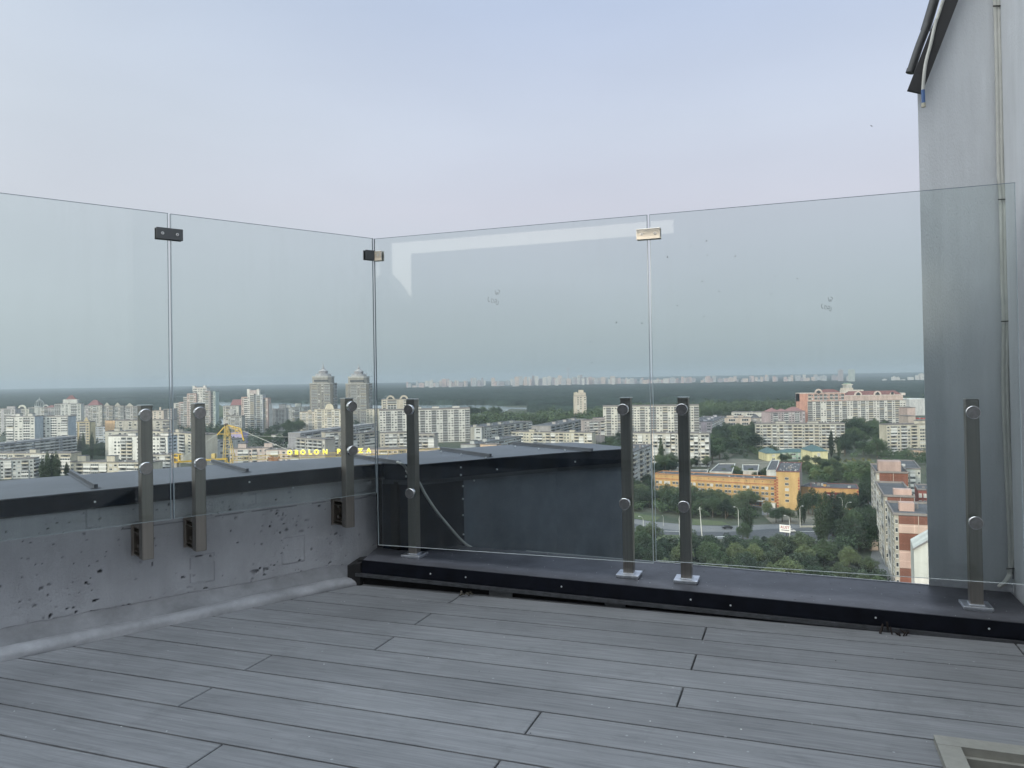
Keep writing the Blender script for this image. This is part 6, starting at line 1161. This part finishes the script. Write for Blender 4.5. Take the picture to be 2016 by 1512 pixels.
grove([(515, 868), (585, 862), (590, 884), (520, 884)], 9, (12, 19), 'dark tree between the pinkish high-rise and the sign letters', 'trees above the sign letters', gap=8, ks=(0, 1, 2, 3)); grove([(566, 852), (592, 850), (592, 858), (566, 860)], 5, (18, 24), 'dark tree left of the cream pediment flats', 'trees above the sign letters', gap=10, ks=(0, 1, 2, 3))
for px, py, H in ((775, 915, 15), (797, 916, 15), (1235, 905, 12)): tree(at(px, py, G), H, .8, 'p', 'small poplar showing just above the parapet beside the post', 'small poplars above the parapet')
# riverside belt of big trees and far woods: masses nobody can count
def canopy(name, label, rows, fn_h, m, seed, xr, bump=1.0):
    """lumpy tree canopy over the ground between two depths"""
    D0, D1, nd, nx = rows; Ds = D0 * (D1 / D0) ** (np.arange(nd) / (nd - 1)); A = np.linspace(xr[0], xr[1], nx); DD, AA = np.meshgrid(Ds, A, indexing='ij'); X = DD * AA; Y = DD
    hh = fn_h(X, Y, DD, AA); l = (hnoise(X / 9, Y / 9, seed) * .55 + hnoise(X / 4.2, Y / 4.2, seed + 1) * .45) ; hh = hh * (1 - .45 * bump * (1 - l)) * (1 - .3 * (1 - hnoise(X / 60, Y / 90, seed + 2)))
    Z = np.where(fn_h(X, Y, DD, AA) > .5, hh, -.6) + G; v = np.stack([X, Y, Z], -1).reshape(-1, 3); idx = np.arange(nd * nx).reshape(nd, nx); f = np.stack([idx[:-1, :-1], idx[:-1, 1:], idx[1:, 1:], idx[1:, :-1]], -1).reshape(-1, 4)
    keep = (v[f][:, :, 2].max(1) > G); f = f[keep]; me = bpy.data.meshes.new(name); me.vertices.add(len(v)); me.vertices.foreach_set('co', v.ravel()); me.loops.add(f.size); me.loops.foreach_set('vertex_index', f.ravel()); me.polygons.add(len(f)); me.polygons.foreach_set('loop_start', np.arange(0, f.size, 4)); me.polygons.foreach_set('loop_total', np.full(len(f), 4)); me.update(calc_edges=True)
    me.materials.append(m); o = link(bpy.data.objects.new(name, me)); tag(o, label, 'woodland', kind='stuff'); return o
wood = leafA; wood2 = mat('far_woodland_leaves', (.022, .033, .027), .95, 0, noise=.75, nscale=.022, spec=.05, detail=12)
RIV = [[(at(x, y, G).x, at(x, y, G).y) for x, y in pts] for pts in ([(418, 791), (560, 794), (760, 798), (960, 797.5), (986, 800), (1010, 802.5), (990, 812), (900, 826), (700, 836), (560, 838), (430, 836)], [(1000, 802), (1060, 803), (1130, 803.5), (1130, 806.5), (1040, 806), (1000, 805)], [(1370, 806), (1420, 807), (1426, 809), (1412, 816), (1370, 819)], [(190, 793.2), (420, 791.4), (420, 793.4), (200, 794.6)])]
def in_poly_np(X, Y, P):
    c = np.zeros(X.shape, bool)
    for i in range(len(P)):
        (x0_, y0_), (x1_, y1_) = P[i], P[i - 1]
        if y0_ == y1_: continue
        c ^= ((y0_ > Y) != (y1_ > Y)) & (X < (x1_ - x0_) * (Y - y0_) / (y1_ - y0_) + x0_)
    return c
def far_h(X, Y, D, A):
    w = np.zeros(X.shape, bool)
    for P in RIV: w |= in_poly_np(X, Y, P)
    h = 15 + 5 * hnoise(X / 200, Y / 300, 50); h = np.where(hnoise(X / 420, Y / 600, 51) > .80, 2.0, h); h = np.where(w, 0, h)
    near = np.where(A < -.385, 1500, np.where(A < .02, 2050 + 250 * (A < -.2), np.where(A < .12, 1650, np.where(A < .3, 1750, 1500)))); return np.where(D < near, 0, h)
canopy('far_woodland', 'hazy dark woodland beyond the river reaching to the far high-rises', (1450, 5600, 330, 620), far_h, wood2, 60, (-.75, .62))
canopy('distant_plain_woods', 'bluish woods fading into the horizon haze', (5700, 15000, 90, 260), lambda X, Y, D, A: 8 + 8 * hnoise(X / 1500, Y / 900, 70) + np.where(A > .1, 38 * np.clip((D - 8000) / 6000, 0, 1), 0), wood2, 71, (-.75, .62), bump=.7)
def thicket(name, label, pts, hr, m, seed, cards=170, size=.75, rel=.30):
    """a mass of crowns nobody could count, as one leafy object; pts are ground places"""
    rs = np.random.RandomState(seed); C = []; T = []
    for (x, y) in pts:
        H = rs.uniform(*hr); r = H * rel * rs.uniform(.8, 1.25); lo = rs.normal(size=(5, 3)) * [r * .45, r * .45, H * .13]; k = cards; w = rs.randint(0, 5, k); u = rs.normal(size=(k, 3)); u /= np.linalg.norm(u, axis=1)[:, None]; q = rs.uniform(.5, 1, k) ** .4
        c = lo[w] + u * np.array([r * .75, r * .75, H * .30]) * q[:, None]; c += [x, y, G + H * .62]; C.append(c); T.append(np.clip(rs.rand() * .6 + .4 * rs.rand(k), 0, 1))
    c = np.concatenate(C); t = np.concatenate(T); n = len(c); nr = rs.normal(size=(n, 3)); nr[:, 2] = np.abs(nr[:, 2]) + .5; nr /= np.linalg.norm(nr, axis=1)[:, None]; a = np.cross(nr, rs.normal(size=(n, 3))); a /= np.linalg.norm(a, axis=1)[:, None]; b = np.cross(nr, a); s = size * rs.uniform(.6, 1.4, n)[:, None]
    v = np.stack([c + a * s, c + b * s * .8, c - a * s, c - b * s * .8], 1); v[:, 0] += nr * s * .3; v[:, 2] += nr * s * .3; me = bpy.data.meshes.new(name); me.vertices.add(n * 4); me.vertices.foreach_set('co', v.ravel()); me.loops.add(n * 4); me.loops.foreach_set('vertex_index', np.arange(n * 4)); me.polygons.add(n); me.polygons.foreach_set('loop_start', np.arange(0, n * 4, 4)); me.polygons.foreach_set('loop_total', np.full(n, 4)); me.update(calc_edges=True)
    at_ = me.attributes.new('tone', 'FLOAT', 'FACE'); at_.data.foreach_set('value', t.astype(np.float32)); me.materials.append(m); o = link(bpy.data.objects.new(name, me)); tag(o, label, 'greenery', kind='stuff'); return o
def scatter(fn, n, seed):
    rs = np.random.RandomState(seed); o = []
    while len(o) < n:
        D = rs.uniform(800, 1560); A = rs.uniform(-.74, .62)
        if rs.rand() < fn(D, A): o.append((A * D, D))
    return o
def bfn(D, A):
    if not (-.12 < A < .62): return 0
    lo = 1090 if A < .14 else 1060 if A < .24 else 1340; hi = 1235 if A < .03 else 1310 if A < .14 else 1500 if A < .24 else 1560; return 1 if lo < D < hi else 0
thicket('riverside_woodland', 'dense belt of riverside trees behind the low flats', scatter(bfn, 1500, 5), (16, 24), leafmat('riverside_leaves', (.036, .058, .040), .45), 6, 150, 1.0)
thicket('street_greenery', 'street trees and bushes filling the gaps between the far flats', scatter(lambda D, A: (hnoise(np.array([A * D / 60]), np.array([D / 60]), 90)[0] > .5) if (A < -.06 and D > 850) else 0, 900, 8), (8, 13), leafA, 9, 70, .9)
rsq = np.random.RandomState(31); nearp = []
while len(nearp) < 1300:
    D_, A_ = rsq.uniform(70, 600), rsq.uniform(-.75, .35)
    if D_ > 250 and A_ > .14: continue
    q_ = Vector((A_ * D_, D_, G)); ok = proj(q_ + Vector((0, 0, 13)))[1] > (962 if A_ < -.16 else 905 if A_ < .13 else 1150)
    if ok and hnoise(np.array([q_.x / 30]), np.array([D_ / 30]), 33)[0] > .42: nearp.append((q_.x, q_.y))
thicket('courtyard_greenery', 'trees and bushes of the courtyards hidden below the parapet', nearp, (6, 12), leafA, 32, 130, .6)
def polyscatter(poly, n, seed):
    P = [(at(x, y, G).x, at(x, y, G).y) for x, y in poly]; rs = random.Random(seed); xs = [p[0] for p in P]; ys = [p[1] for p in P]; o = []
    while len(o) < n:
        x, y = rs.uniform(min(xs), max(xs)), rs.uniform(min(ys), max(ys))
        if inside(x, y, P): o.append((x, y))
    return o
for poly, n, hr, lb in (([(1396, 868), (1486, 856), (1508, 884), (1506, 906), (1452, 900), (1398, 926), (1402, 900), (1440, 892), (1430, 880)], 90, (5, 10), 'undergrowth below the leafy square trees'), ([(1640, 848), (1748, 848), (1752, 905), (1636, 905)], 90, (5, 10), 'undergrowth of the grove between the cream slabs'),
    ([(1500, 886), (1640, 884), (1640, 892), (1500, 892)], 40, (4, 7), 'hedge behind the green-roofed school'), ([(1572, 926), (1716, 922), (1718, 952), (1578, 953)], 90, (3, 7), 'shrubs between the meadow and the low orange wing'), ([(1240, 1074), (1640, 1084), (1740, 1150), (1740, 1210), (1230, 1200)], 190, (3, 7), 'undergrowth of the wood in front of the terrace'),
    ([(1240, 990), (1362, 1000), (1500, 1008), (1498, 1022), (1360, 1020), (1240, 1008)], 90, (3, 6), 'bushes along the far side of the main road'), ([(1285, 905), (1392, 902), (1394, 923), (1338, 924), (1336, 934), (1285, 930)], 60, (4, 8), 'bushes behind the long orange wing'), ([(1395, 933.5), (1460, 934), (1505, 936), (1525, 940), (1525, 944), (1395, 938)], 36, (3, 5), 'bushes between workshops and the orange wing'), ([(1645, 1040), (1718, 1040), (1724, 1100), (1650, 1090)], 50, (4, 8), 'bushes between car park and panel flats'), ([(1755, 893), (1830, 893), (1830, 925), (1725, 922)], 50, (4, 9), 'greenery behind the panel flats'), ([(150, 888), (214, 884), (214, 908), (152, 908)], 60, (6, 10), 'green mass left of the white nine storey flats'), ([(1165, 866), (1240, 864), (1240, 905), (1170, 890)], 60, (4, 8), 'bushes left of the near middle post'), ([(1740, 1000), (1716, 960), (1690, 975), (1640, 1000), (1700, 1000), (1712, 1030)], 30, (3, 6), 'bushes beside the drive of the panel flats'),
    ([(1572, 908), (1722, 905), (1722, 925), (1575, 928)], 130, (1, 2.2), 'tall weeds and low bushes on the meadow')):
    thicket('undergrowth', lb, polyscatter(poly, n, n), hr, leafmat('meadow_leaves', (.10, .115, .07), .4) if 'weeds' in lb else [leafA, leafB][n % 2 if n != 190 else 1], n + 3, 700 if 'terrace' in lb else 220, .30 if 'terrace' in lb else .38, .45)
# silhouettes of big riverside trees against the water
for px, py, H in ((888, 826, 24), (928, 826, 26), (936, 825, 22), (948, 824, 24), (956, 824, 20), (973, 824, 24), (982, 823, 22), (1389, 826, 22), (1404, 828, 24), (1410, 826, 20), (1398, 830, 22)):
    tree(at(px, py, G), H * 1.0, 1.2, 'b', 'big riverside tree outlined against the water', 'riverside trees against the water', 2)
# ================================================================ crane with the letter sign
yel = mat('crane_yellow', (.55, .36, .05), .5, 0, noise=.2, nscale=.5); yel_d = mat('faded_crane_yellow', (.42, .32, .12), .6, 0, noise=.2, nscale=.5)
base = atD(451, 903, 300); cr = empty('tower_crane', (base.x, 300, G)); tag(cr, 'yellow tower crane whose long jib carries the letter sign behind the parapet', 'crane'); zj = base.z - G
tipw = atD(866, 886.5, 322); TJ = Vector((tipw.x - base.x, 22, tipw.z - G)); CJ = Vector((atD(342, 905, 290).x - base.x, -10, zj))
def lattice(mb, a, b, w, h, n, m=0, t=.16):
    a, b = Vector(a), Vector(b); d = (b - a).normalized(); r = d.cross(Vector((0, 0, 1))); r = r.normalized() if r.length > .1 else Vector((1, 0, 0)); u = r.cross(d)
    C = [r * (-w / 2) + u * (-h / 2), r * (w / 2) + u * (-h / 2), r * (w / 2) + u * (h / 2), r * (-w / 2) + u * (h / 2)]
    for c in C: mb.bar(a + c, b + c, t, t, m)
    for i in range(n):
        p, q = a + (b - a) * (i / n), a + (b - a) * ((i + 1) / n)
        for j in range(4): mb.bar(p + C[j], q + C[(j + 1) % 4], t * .55, t * .55, m) if i % 2 else mb.bar(p + C[(j + 1) % 4], q + C[j], t * .55, t * .55, m); mb.bar(p + C[j], p + C[(j + 1) % 4], t * .5, t * .5, m)
q = MB(); lattice(q, (0, 0, 0), (0, 0, zj), 2.2, 2.2, 18, t=.22); q.build('mast', yel, cr)
top = atD(446, 836, 300).z - G
q = MB()
for sx, sy in ((-1.2, -1), (1.2, -1), (1.2, 1), (-1.2, 1)): q.bar((sx * 1.6, sy * 1.2, zj), (sx * .35 - .9, sy * .4, top), .26)
for k in range(1, 7):
    f = k / 7; z = zj + (top - zj) * f; w = 1.9 * (1 - f) + .42 * f; x = -.9 * f; q.bar((x - w, -1, z), (x + w, -1, z), .13); q.bar((x - w, 1, z), (x + w, 1, z), .13); q.bar((x - w, -1, z), (x + w * .9, -1, z + (top - zj) / 7), .11)
q.build('tower_head', yel_d, cr)
q = MB(); ah = top - 3.6; q.bar((-.9, 0, top), (-4.6, 0, ah - .4), .32); q.bar((-.9, 0, top), (-.6, 0, ah - 1), .3); q.bar((-4.2, 0, ah), (5, 0, ah), .22); q.bar((-.9, 0, top), (4.6, 0, top - 1.6), .35); q.bar((4.6, 0, top - 1.6), (5.8, 0, top - 6.4), .4); q.bar((.4, 0, top - .6), (4.6, 0, top - 3.4), .2); q.bar((4.6, 0, top - 1.6), (1.2, 0, ah), .16); q.bar((2.6, 0, top - 1.0), (2.6, 0, ah), .14); q.bar((1.2, .6, top - .8), (5.2, .6, top - 3.0), .16); q.build('head_frame', yel, cr)
q = MB(); q.cyl((-.9, -.6, top), (0, 1, 0), .5, .5, 1.2, 12); q.build('pulley', mat('dark_steel', (.05, .04, .04), .5, .5), cr)
q = MB(); lattice(q, (1.2, 0, zj), TJ, 1.3, 1.5, 46, t=.15); q.build('jib', yel_d, cr)
q = MB(); q.bar((-1, -.7, zj), CJ + Vector((0, -.7, 0)), .4, .55); q.bar((-1, .7, zj), CJ + Vector((0, .7, 0)), .4, .55)
for k in range(8): p = Vector((-1, 0, zj)).lerp(CJ, k / 8); q.bar(p + Vector((0, -.7, 0)), p + Vector((0, .7, 0)), .2)
q.build('counter_jib', yel, cr)
q = MB(); q.box((-6.6, -.9, zj + .3), (-5.2, .9, zj + 2.1)); q.build('winch_house', yel_d, cr, bevel=.1)
q = MB(); x0 = CJ.x; q.box((x0 - .2, -1.0 + CJ.y, zj - 2.6), (x0 + 1.5, 1.0 + CJ.y, zj - .3)); q.build('counterweight', mat('weathered_concrete', (.3, .28, .25), .9), cr)
q = MB(); q.box((x0, CJ.y - .8, zj + .3), (x0 + .35, CJ.y + .8, zj + 2.9)); q.box((x0 + 1.9, CJ.y - .8, zj + .3), (x0 + 2.25, CJ.y + .8, zj + 2.9)); q.box((x0 - .2, CJ.y - .9, zj + 2.9), (x0 + 3.2, CJ.y + .9, zj + 3.1)); q.bar((x0, CJ.y - .8, zj + 2.4), (x0 + 3.0, CJ.y - .8, zj + .4), .25); q.box((x0 + .35, CJ.y - .7, zj + 1.6), (x0 + 1.9, CJ.y - .6, zj + 2.1)); q.build('ballast_frame', yel, cr)
tie = mat('tie_rod_grey', (.45, .45, .42), .5)
q = MB(); q.bar((5.4, 0, top - 2.5), Vector((1.2, 0, zj)).lerp(TJ, .30) + Vector((0, 0, .8)), .22); q.build('tie_rod', tie, cr)
e2 = atD(585, 861, 310); q = MB(); q.bar((5.8, 0, top - 4.3), Vector((e2.x - base.x, 10, e2.z - G)), .12); q.build('tie_rod', tie, cr)
q = MB(); q.bar((-4.4, 0, ah), CJ + Vector((1, 0, .3)), .14); q.build('tie_rod', tie, cr)
q = MB(); 
for k in range(22): q.bar((17 + rnd.uniform(-2.2, 2.6), .5, zj - .8 + rnd.uniform(-.6, 1.6)), (17 + rnd.uniform(-2.2, 2.6), .8, zj - .8 + rnd.uniform(-.9, .7)), .3)
q.build('trolley', mat('rusty_trolley', (.24, .12, .06), .8), cr)
# illuminated letters
ls = empty('letter_sign', (base.x, 300, G + zj)); tag(ls, 'row of glowing yellow capital letters mounted on the crane jib', 'sign'); glow = mat('glowing_yellow', (.8, .65, .05), .4, emit=((1, .80, .04), .62)); glow_c = mat('glowing_pale_yellow', (.9, .85, .4), .4, emit=((1, .93, .40), .62))
def text_mesh(name, body, size, extrude, offset, m, parent, loc, rot, sx=1.0):
    c = bpy.data.curves.new('tmp', 'FONT'); c.body = body; c.size = size; c.extrude = extrude; c.offset = offset; c.align_x = 'CENTER'; c.align_y = 'BOTTOM'; t = bpy.data.objects.new('tmp', c); COL.objects.link(t)
    dg = bpy.context.evaluated_depsgraph_get(); me = bpy.data.meshes.new_from_object(t.evaluated_get(dg)); bpy.data.objects.remove(t); bpy.data.curves.remove(c); me.name = name; me.materials.clear(); me.materials.append(m)
    o = bpy.data.objects.new(name, me); COL.objects.link(o); o.parent = parent; o.location = loc; o.rotation_euler = rot; o.scale = (sx, 1, 1); return o
def letter(ch, px, py, dd, size):
    p = atD(px, py, dd); o = text_mesh('letter', ch, size, .10, .05, glow, ls, (p.x - ls.location.x, p.y - 301.2, p.z - ls.location.z), (R(90), 0, R(3)), 1.0)
    text_mesh('letter_rim', ch, size, .03, .17, glow_c, o, (0, 0, -.16), (0, 0, 0))
for ch, px, py in zip('OBOLONPLAZA', (572, 585.5, 598, 612, 624.5, 641.5, 668, 683, 698.5, 711, 727), (897, 896.8, 896.5, 896.3, 896, 895.5, 894.5, 894, 893.6, 893.2, 892.6)): letter(ch, px, py, 300 + (px - 451) * .053, 2.45)
q = MB(); a = atD(560, 897.8, 304.6); b = atD(745, 892.8, 314.4); o_ = ls.location; q.bar(Vector((a.x - o_.x, a.y - 301, a.z - o_.z)), Vector((b.x - o_.x, b.y - 301, b.z - o_.z)), .18); q.build('sign_rail', mat('rail_brown', (.2, .12, .07), .7), ls)

# ================================================================ street lamps, billboard, cars, birds
conc = mat('lamp_concrete', (.50, .50, .47), .7)
def lampmesh():
    m1 = MB(); m1.tube([(0, 0, 0), (0, 0, 9)], [.20, .13], 8); m2 = MB(); m2.tube(smooth([(0, 0, 8.8), (-.25, 0, 9.9), (-.9, 0, 10.6), (-1.7, 0, 10.9)]), .06, 6); m3 = MB(); m3.box((-2.5, -.16, 10.83), (-1.6, .16, 11.0)); return m1, m2, m3
m1, m2, m3 = lampmesh(); lp = empty('street_lamp'); pm = m1.build('pole', conc, lp); am = m2.build('lamp_arm', conc, lp); hm_ = m3.build('lamp_head', mat('lamp_head_white', (.7, .7, .68), .4), lp)
LG = 'street lamps along the main road'
lamps = [(1555, 1060, .96, -.2, 'street lamp right beside the billboard'), (1575.5, 1038, .98, 1.9, 'street lamp in front of the slender poplars'), (1454, 1037, .9, -.1, 'street lamp behind the dark car'), (1338, 1062, 1.1, 3.3, 'street lamp close left of the middle steel post'), (1267, 1060, .95, .2, 'street lamp at the road fork far left'), (1306, 1036, .5, 1, 'short post on the far pavement of the road fork'), (1659, 1020, 1.0, .4, 'street lamp by the car park, left'), (1666, 1034, 1.05, 2.8, 'street lamp by the car park, right'), (1506, 1012, .7, .8, 'short lamp before the orange wing entrance'), (1288, 985, .9, 3.1, 'lamp behind the pane joint'), (1246, 992, .9, 0, 'lamp beside the near middle post')]
for i, (px, py, s, rz_, lb) in enumerate(lamps):
    r = lp if i == 0 else lp.copy()
    if i: COL.objects.link(r); [COL.objects.link(c) or setattr(c, 'parent', r) for c in (pm.copy(), am.copy(), hm_.copy())]
    r.location = at(px, py, G); r.scale = (s, s, s); r.rotation_euler = (0, 0, rz_); tag(r, lb, 'street lamp', LG)
p = at(1382, 1056, G); q = MB(); top_ = atD(1377.5, 998, p.y); q.tube([(0, 0, 0), (top_.x - p.x, 0, top_.z - G)], [.28, .14], 8); tp = empty('utility_pole', p); q.build('pole', conc, tp); q = MB(); q.bar((top_.x - p.x - 1, 0, top_.z - G - 1), (top_.x - p.x + 1, 0, top_.z - G - 1), .12); q.build('crossarm', conc, tp); tag(tp, 'leaning pale utility pole on the island right of the middle steel post', 'pole')
# billboard
p = at(1548.5, 1073, G); bd = empty('billboard', p, R(-38)); tag(bd, 'white roadside billboard with red capital letters on a dark pole', 'billboard'); D_ = p.y; zt = atD(1548, 1036.5, D_).z - G + .6; zb = zt - 3.2
q = MB(); q.cyl((0, .2, 0), (0, 0, 1), .18, .16, zb + .2, 10); q.build('pole', MATS['dark_steel'], bd); q = MB(); q.box((-2.9, -.12, zb), (1.9, .12, zt)); q.build('board', mat('billboard_white', (.75, .74, .72), .6), bd)
text_mesh('lettering', 'AUST', 1.6, .01, .03, mat('billboard_red', (.33, .04, .06), .6), bd, (-.5, -.135, zb + 1.3), (R(90), 0, 0))
q = MB(); q.box((-2.1, -.14, zb + .75), (1.3, -.122, zb + 1.05)); q.build('text_bar', mat('billboard_dark', (.06, .04, .07), .6), bd)
# cars
tyre = mat('tyre', (.02, .02, .02), .8); cgl = mat('car_glass', (.02, .025, .03), .1)
def car(p, rz_, col, label, group='cars near the orange building', nm='parked_car', s=1.0):
    r = empty(nm, p, rz_); r.scale = (s, s, s); tag(r, label, 'car', group); paint = mat('car_paint_%s' % ('white' if col[0] > .5 else 'dark' if col[0] < .05 else 'silver'), col, .3, 0, coat=.5)
    prof = [(-2.2, .35), (-2.25, .75), (-2.1, .92), (-1.3, 1.0), (-.75, 1.42), (.55, 1.45), (1.15, 1.0), (2.0, .86), (2.22, .65), (2.2, .35)]
    q = MB(); n = len(prof); vs = [(x, y * (.86 if z > 1.1 else 1), z) for y in (-.86, .86) for x, z in prof]; q.add(vs, [list(range(n)), list(range(2 * n - 1, n - 1, -1))] + [(i, n + i, n + (i + 1) % n, (i + 1) % n) for i in range(n)]); q.build('body', paint, r, bevel=.05)
    for sd in (-1, 1): q = MB(); y = .80 * sd; q.add([(-1.15, y * 1.09, 1.0), (1.0, y * 1.09, 1.0), (.5, y * .955, 1.38), (-.68, y * .955, 1.38)], [(0, 1, 2, 3) if sd < 0 else (3, 2, 1, 0)]); q.build('side_window', cgl, r)
    q = MB(); q.add([(1.16, -.68, 1.02), (1.16, .68, 1.02), (.60, .62, 1.43), (.60, -.62, 1.43)], [(0, 1, 2, 3)]); q.build('windscreen', cgl, r); q = MB(); q.add([(-1.33, -.68, 1.03), (-1.33, .68, 1.03), (-.80, .62, 1.41), (-.80, -.62, 1.41)], [(3, 2, 1, 0)]); q.build('rear_window', cgl, r)
    for x in (-1.35, 1.35):
        for y in (-.86, .66): q = MB(); q.cyl((x, y, .33), (0, 1, 0), .33, .33, .2, 14); q.build('wheel', tyre, r)
    return r
car(at(1557, 1047, G + .3), R(-4), (.7, .7, .7), 'white car driving on the main road behind the billboard', '', 'driving_car', .95)
car(at(1432, 1040.5, G + .3), R(4), (.02, .022, .025), 'dark car on the far lane left of the roadside lamp', '', 'driving_car', 1.15)
for px, py, a, c_, lb in ((1655, 1013.5, 80, (.7, .7, .7), 'white car parked nose-on left of the car park lamps'), (1672, 1015, 5, (.7, .7, .7), 'white car parked sideways between lamp and tree'), (1685.5, 1015.5, 70, (.7, .7, .7), 'white car parked right of the round tree'), (1713, 978, 20, (.3, .31, .32), 'silver car on the drive beside the panel flats'), (1701, 990, 60, (.02, .022, .025), 'dark car half hidden near the low orange wing')): car(at(px, py, G + .3), R(a), c_, lb)
# birds
def bird_mesh(fl):
    q = MB(); q.tube([(-.09, 0, 0), (-.05, 0, .005), (.02, 0, .004), (.09, 0, 0), (.15, 0, -.002)], [.004, .016, .020, .012, .003], 6)
    for s in (-1, 1): q.add([(-.04, 0, .01), (.04, 0, .01), (.06, .09 * s, .01 + fl * .5), (.13, .22 * s, .005 + fl), (.02, .10 * s, .012 + fl * .5)], [(0, 1, 2, 4), (4, 2, 3)])
    q.add([(.12, 0, 0), (.20, .035, 0), (.16, 0, 0), (.20, -.035, 0)], [(0, 1, 2), (0, 2, 3)]); me = bpy.data.meshes.new('bird'); me.from_pydata(q.v, [], q.f); me.materials.append(mat('bird_black', (.02, .02, .024), .8)); me.update(); return me
BM = [bird_mesh(.06), bird_mesh(-.05), bird_mesh(.13)]; rb = random.Random(2)
for i, (px, py) in enumerate(((1715, 248), (1361, 485), (1391, 475), (1392, 503), (1448, 504), (1314, 507), (1383, 554), (1416, 574), (1518, 579), (1526, 544), (1570, 548), (1468, 611), (1334, 602), (1386, 623), (1264, 637), (1070, 690), (1162, 673), (1213, 636), (732, 741), (1166, 714))):
    D_ = 55 if i == 0 else rb.uniform(70, 100); o = bpy.data.objects.new('bird', BM[i % 3]); COL.objects.link(o); o.location = atD(px, py, D_); o.rotation_euler = (rb.uniform(-.6, .6), rb.uniform(-.4, .4), rb.uniform(0, 6.28))
    if i == 0: tag(o, 'lone swift flying high up next to the stucco wall', 'bird')
    else: tag(o, 'tiny dark swift in the sky, ' + ('above the far bank left of the pane joint' if px < 1250 else 'high up right of the silver clamp' if py < 510 else 'mid pane, near the right scribble' if px > 1480 else 'mid pane, well right of the pane joint'), 'bird', 'swifts over the city')
# ---- haze
hz = MB(); hz.box((-15500, -60, G - 1), (15500, 16000, 62))
hm = bpy.data.materials.new('haze_air'); hm.use_nodes = True; hn = hm.node_tree; hn.nodes.clear(); ho = N(hn, 'ShaderNodeOutputMaterial'); pv = N(hn, 'ShaderNodeVolumePrincipled')
pv.inputs['Color'].default_value = (.50, .58, .65, 1); pv.inputs['Density'].default_value = 0.95e-4; pv.inputs['Anisotropy'].default_value = 0
hn.links.new(pv.outputs[0], ho.inputs['Volume'])
tag(hz.build('haze', hm), kind='stuff')
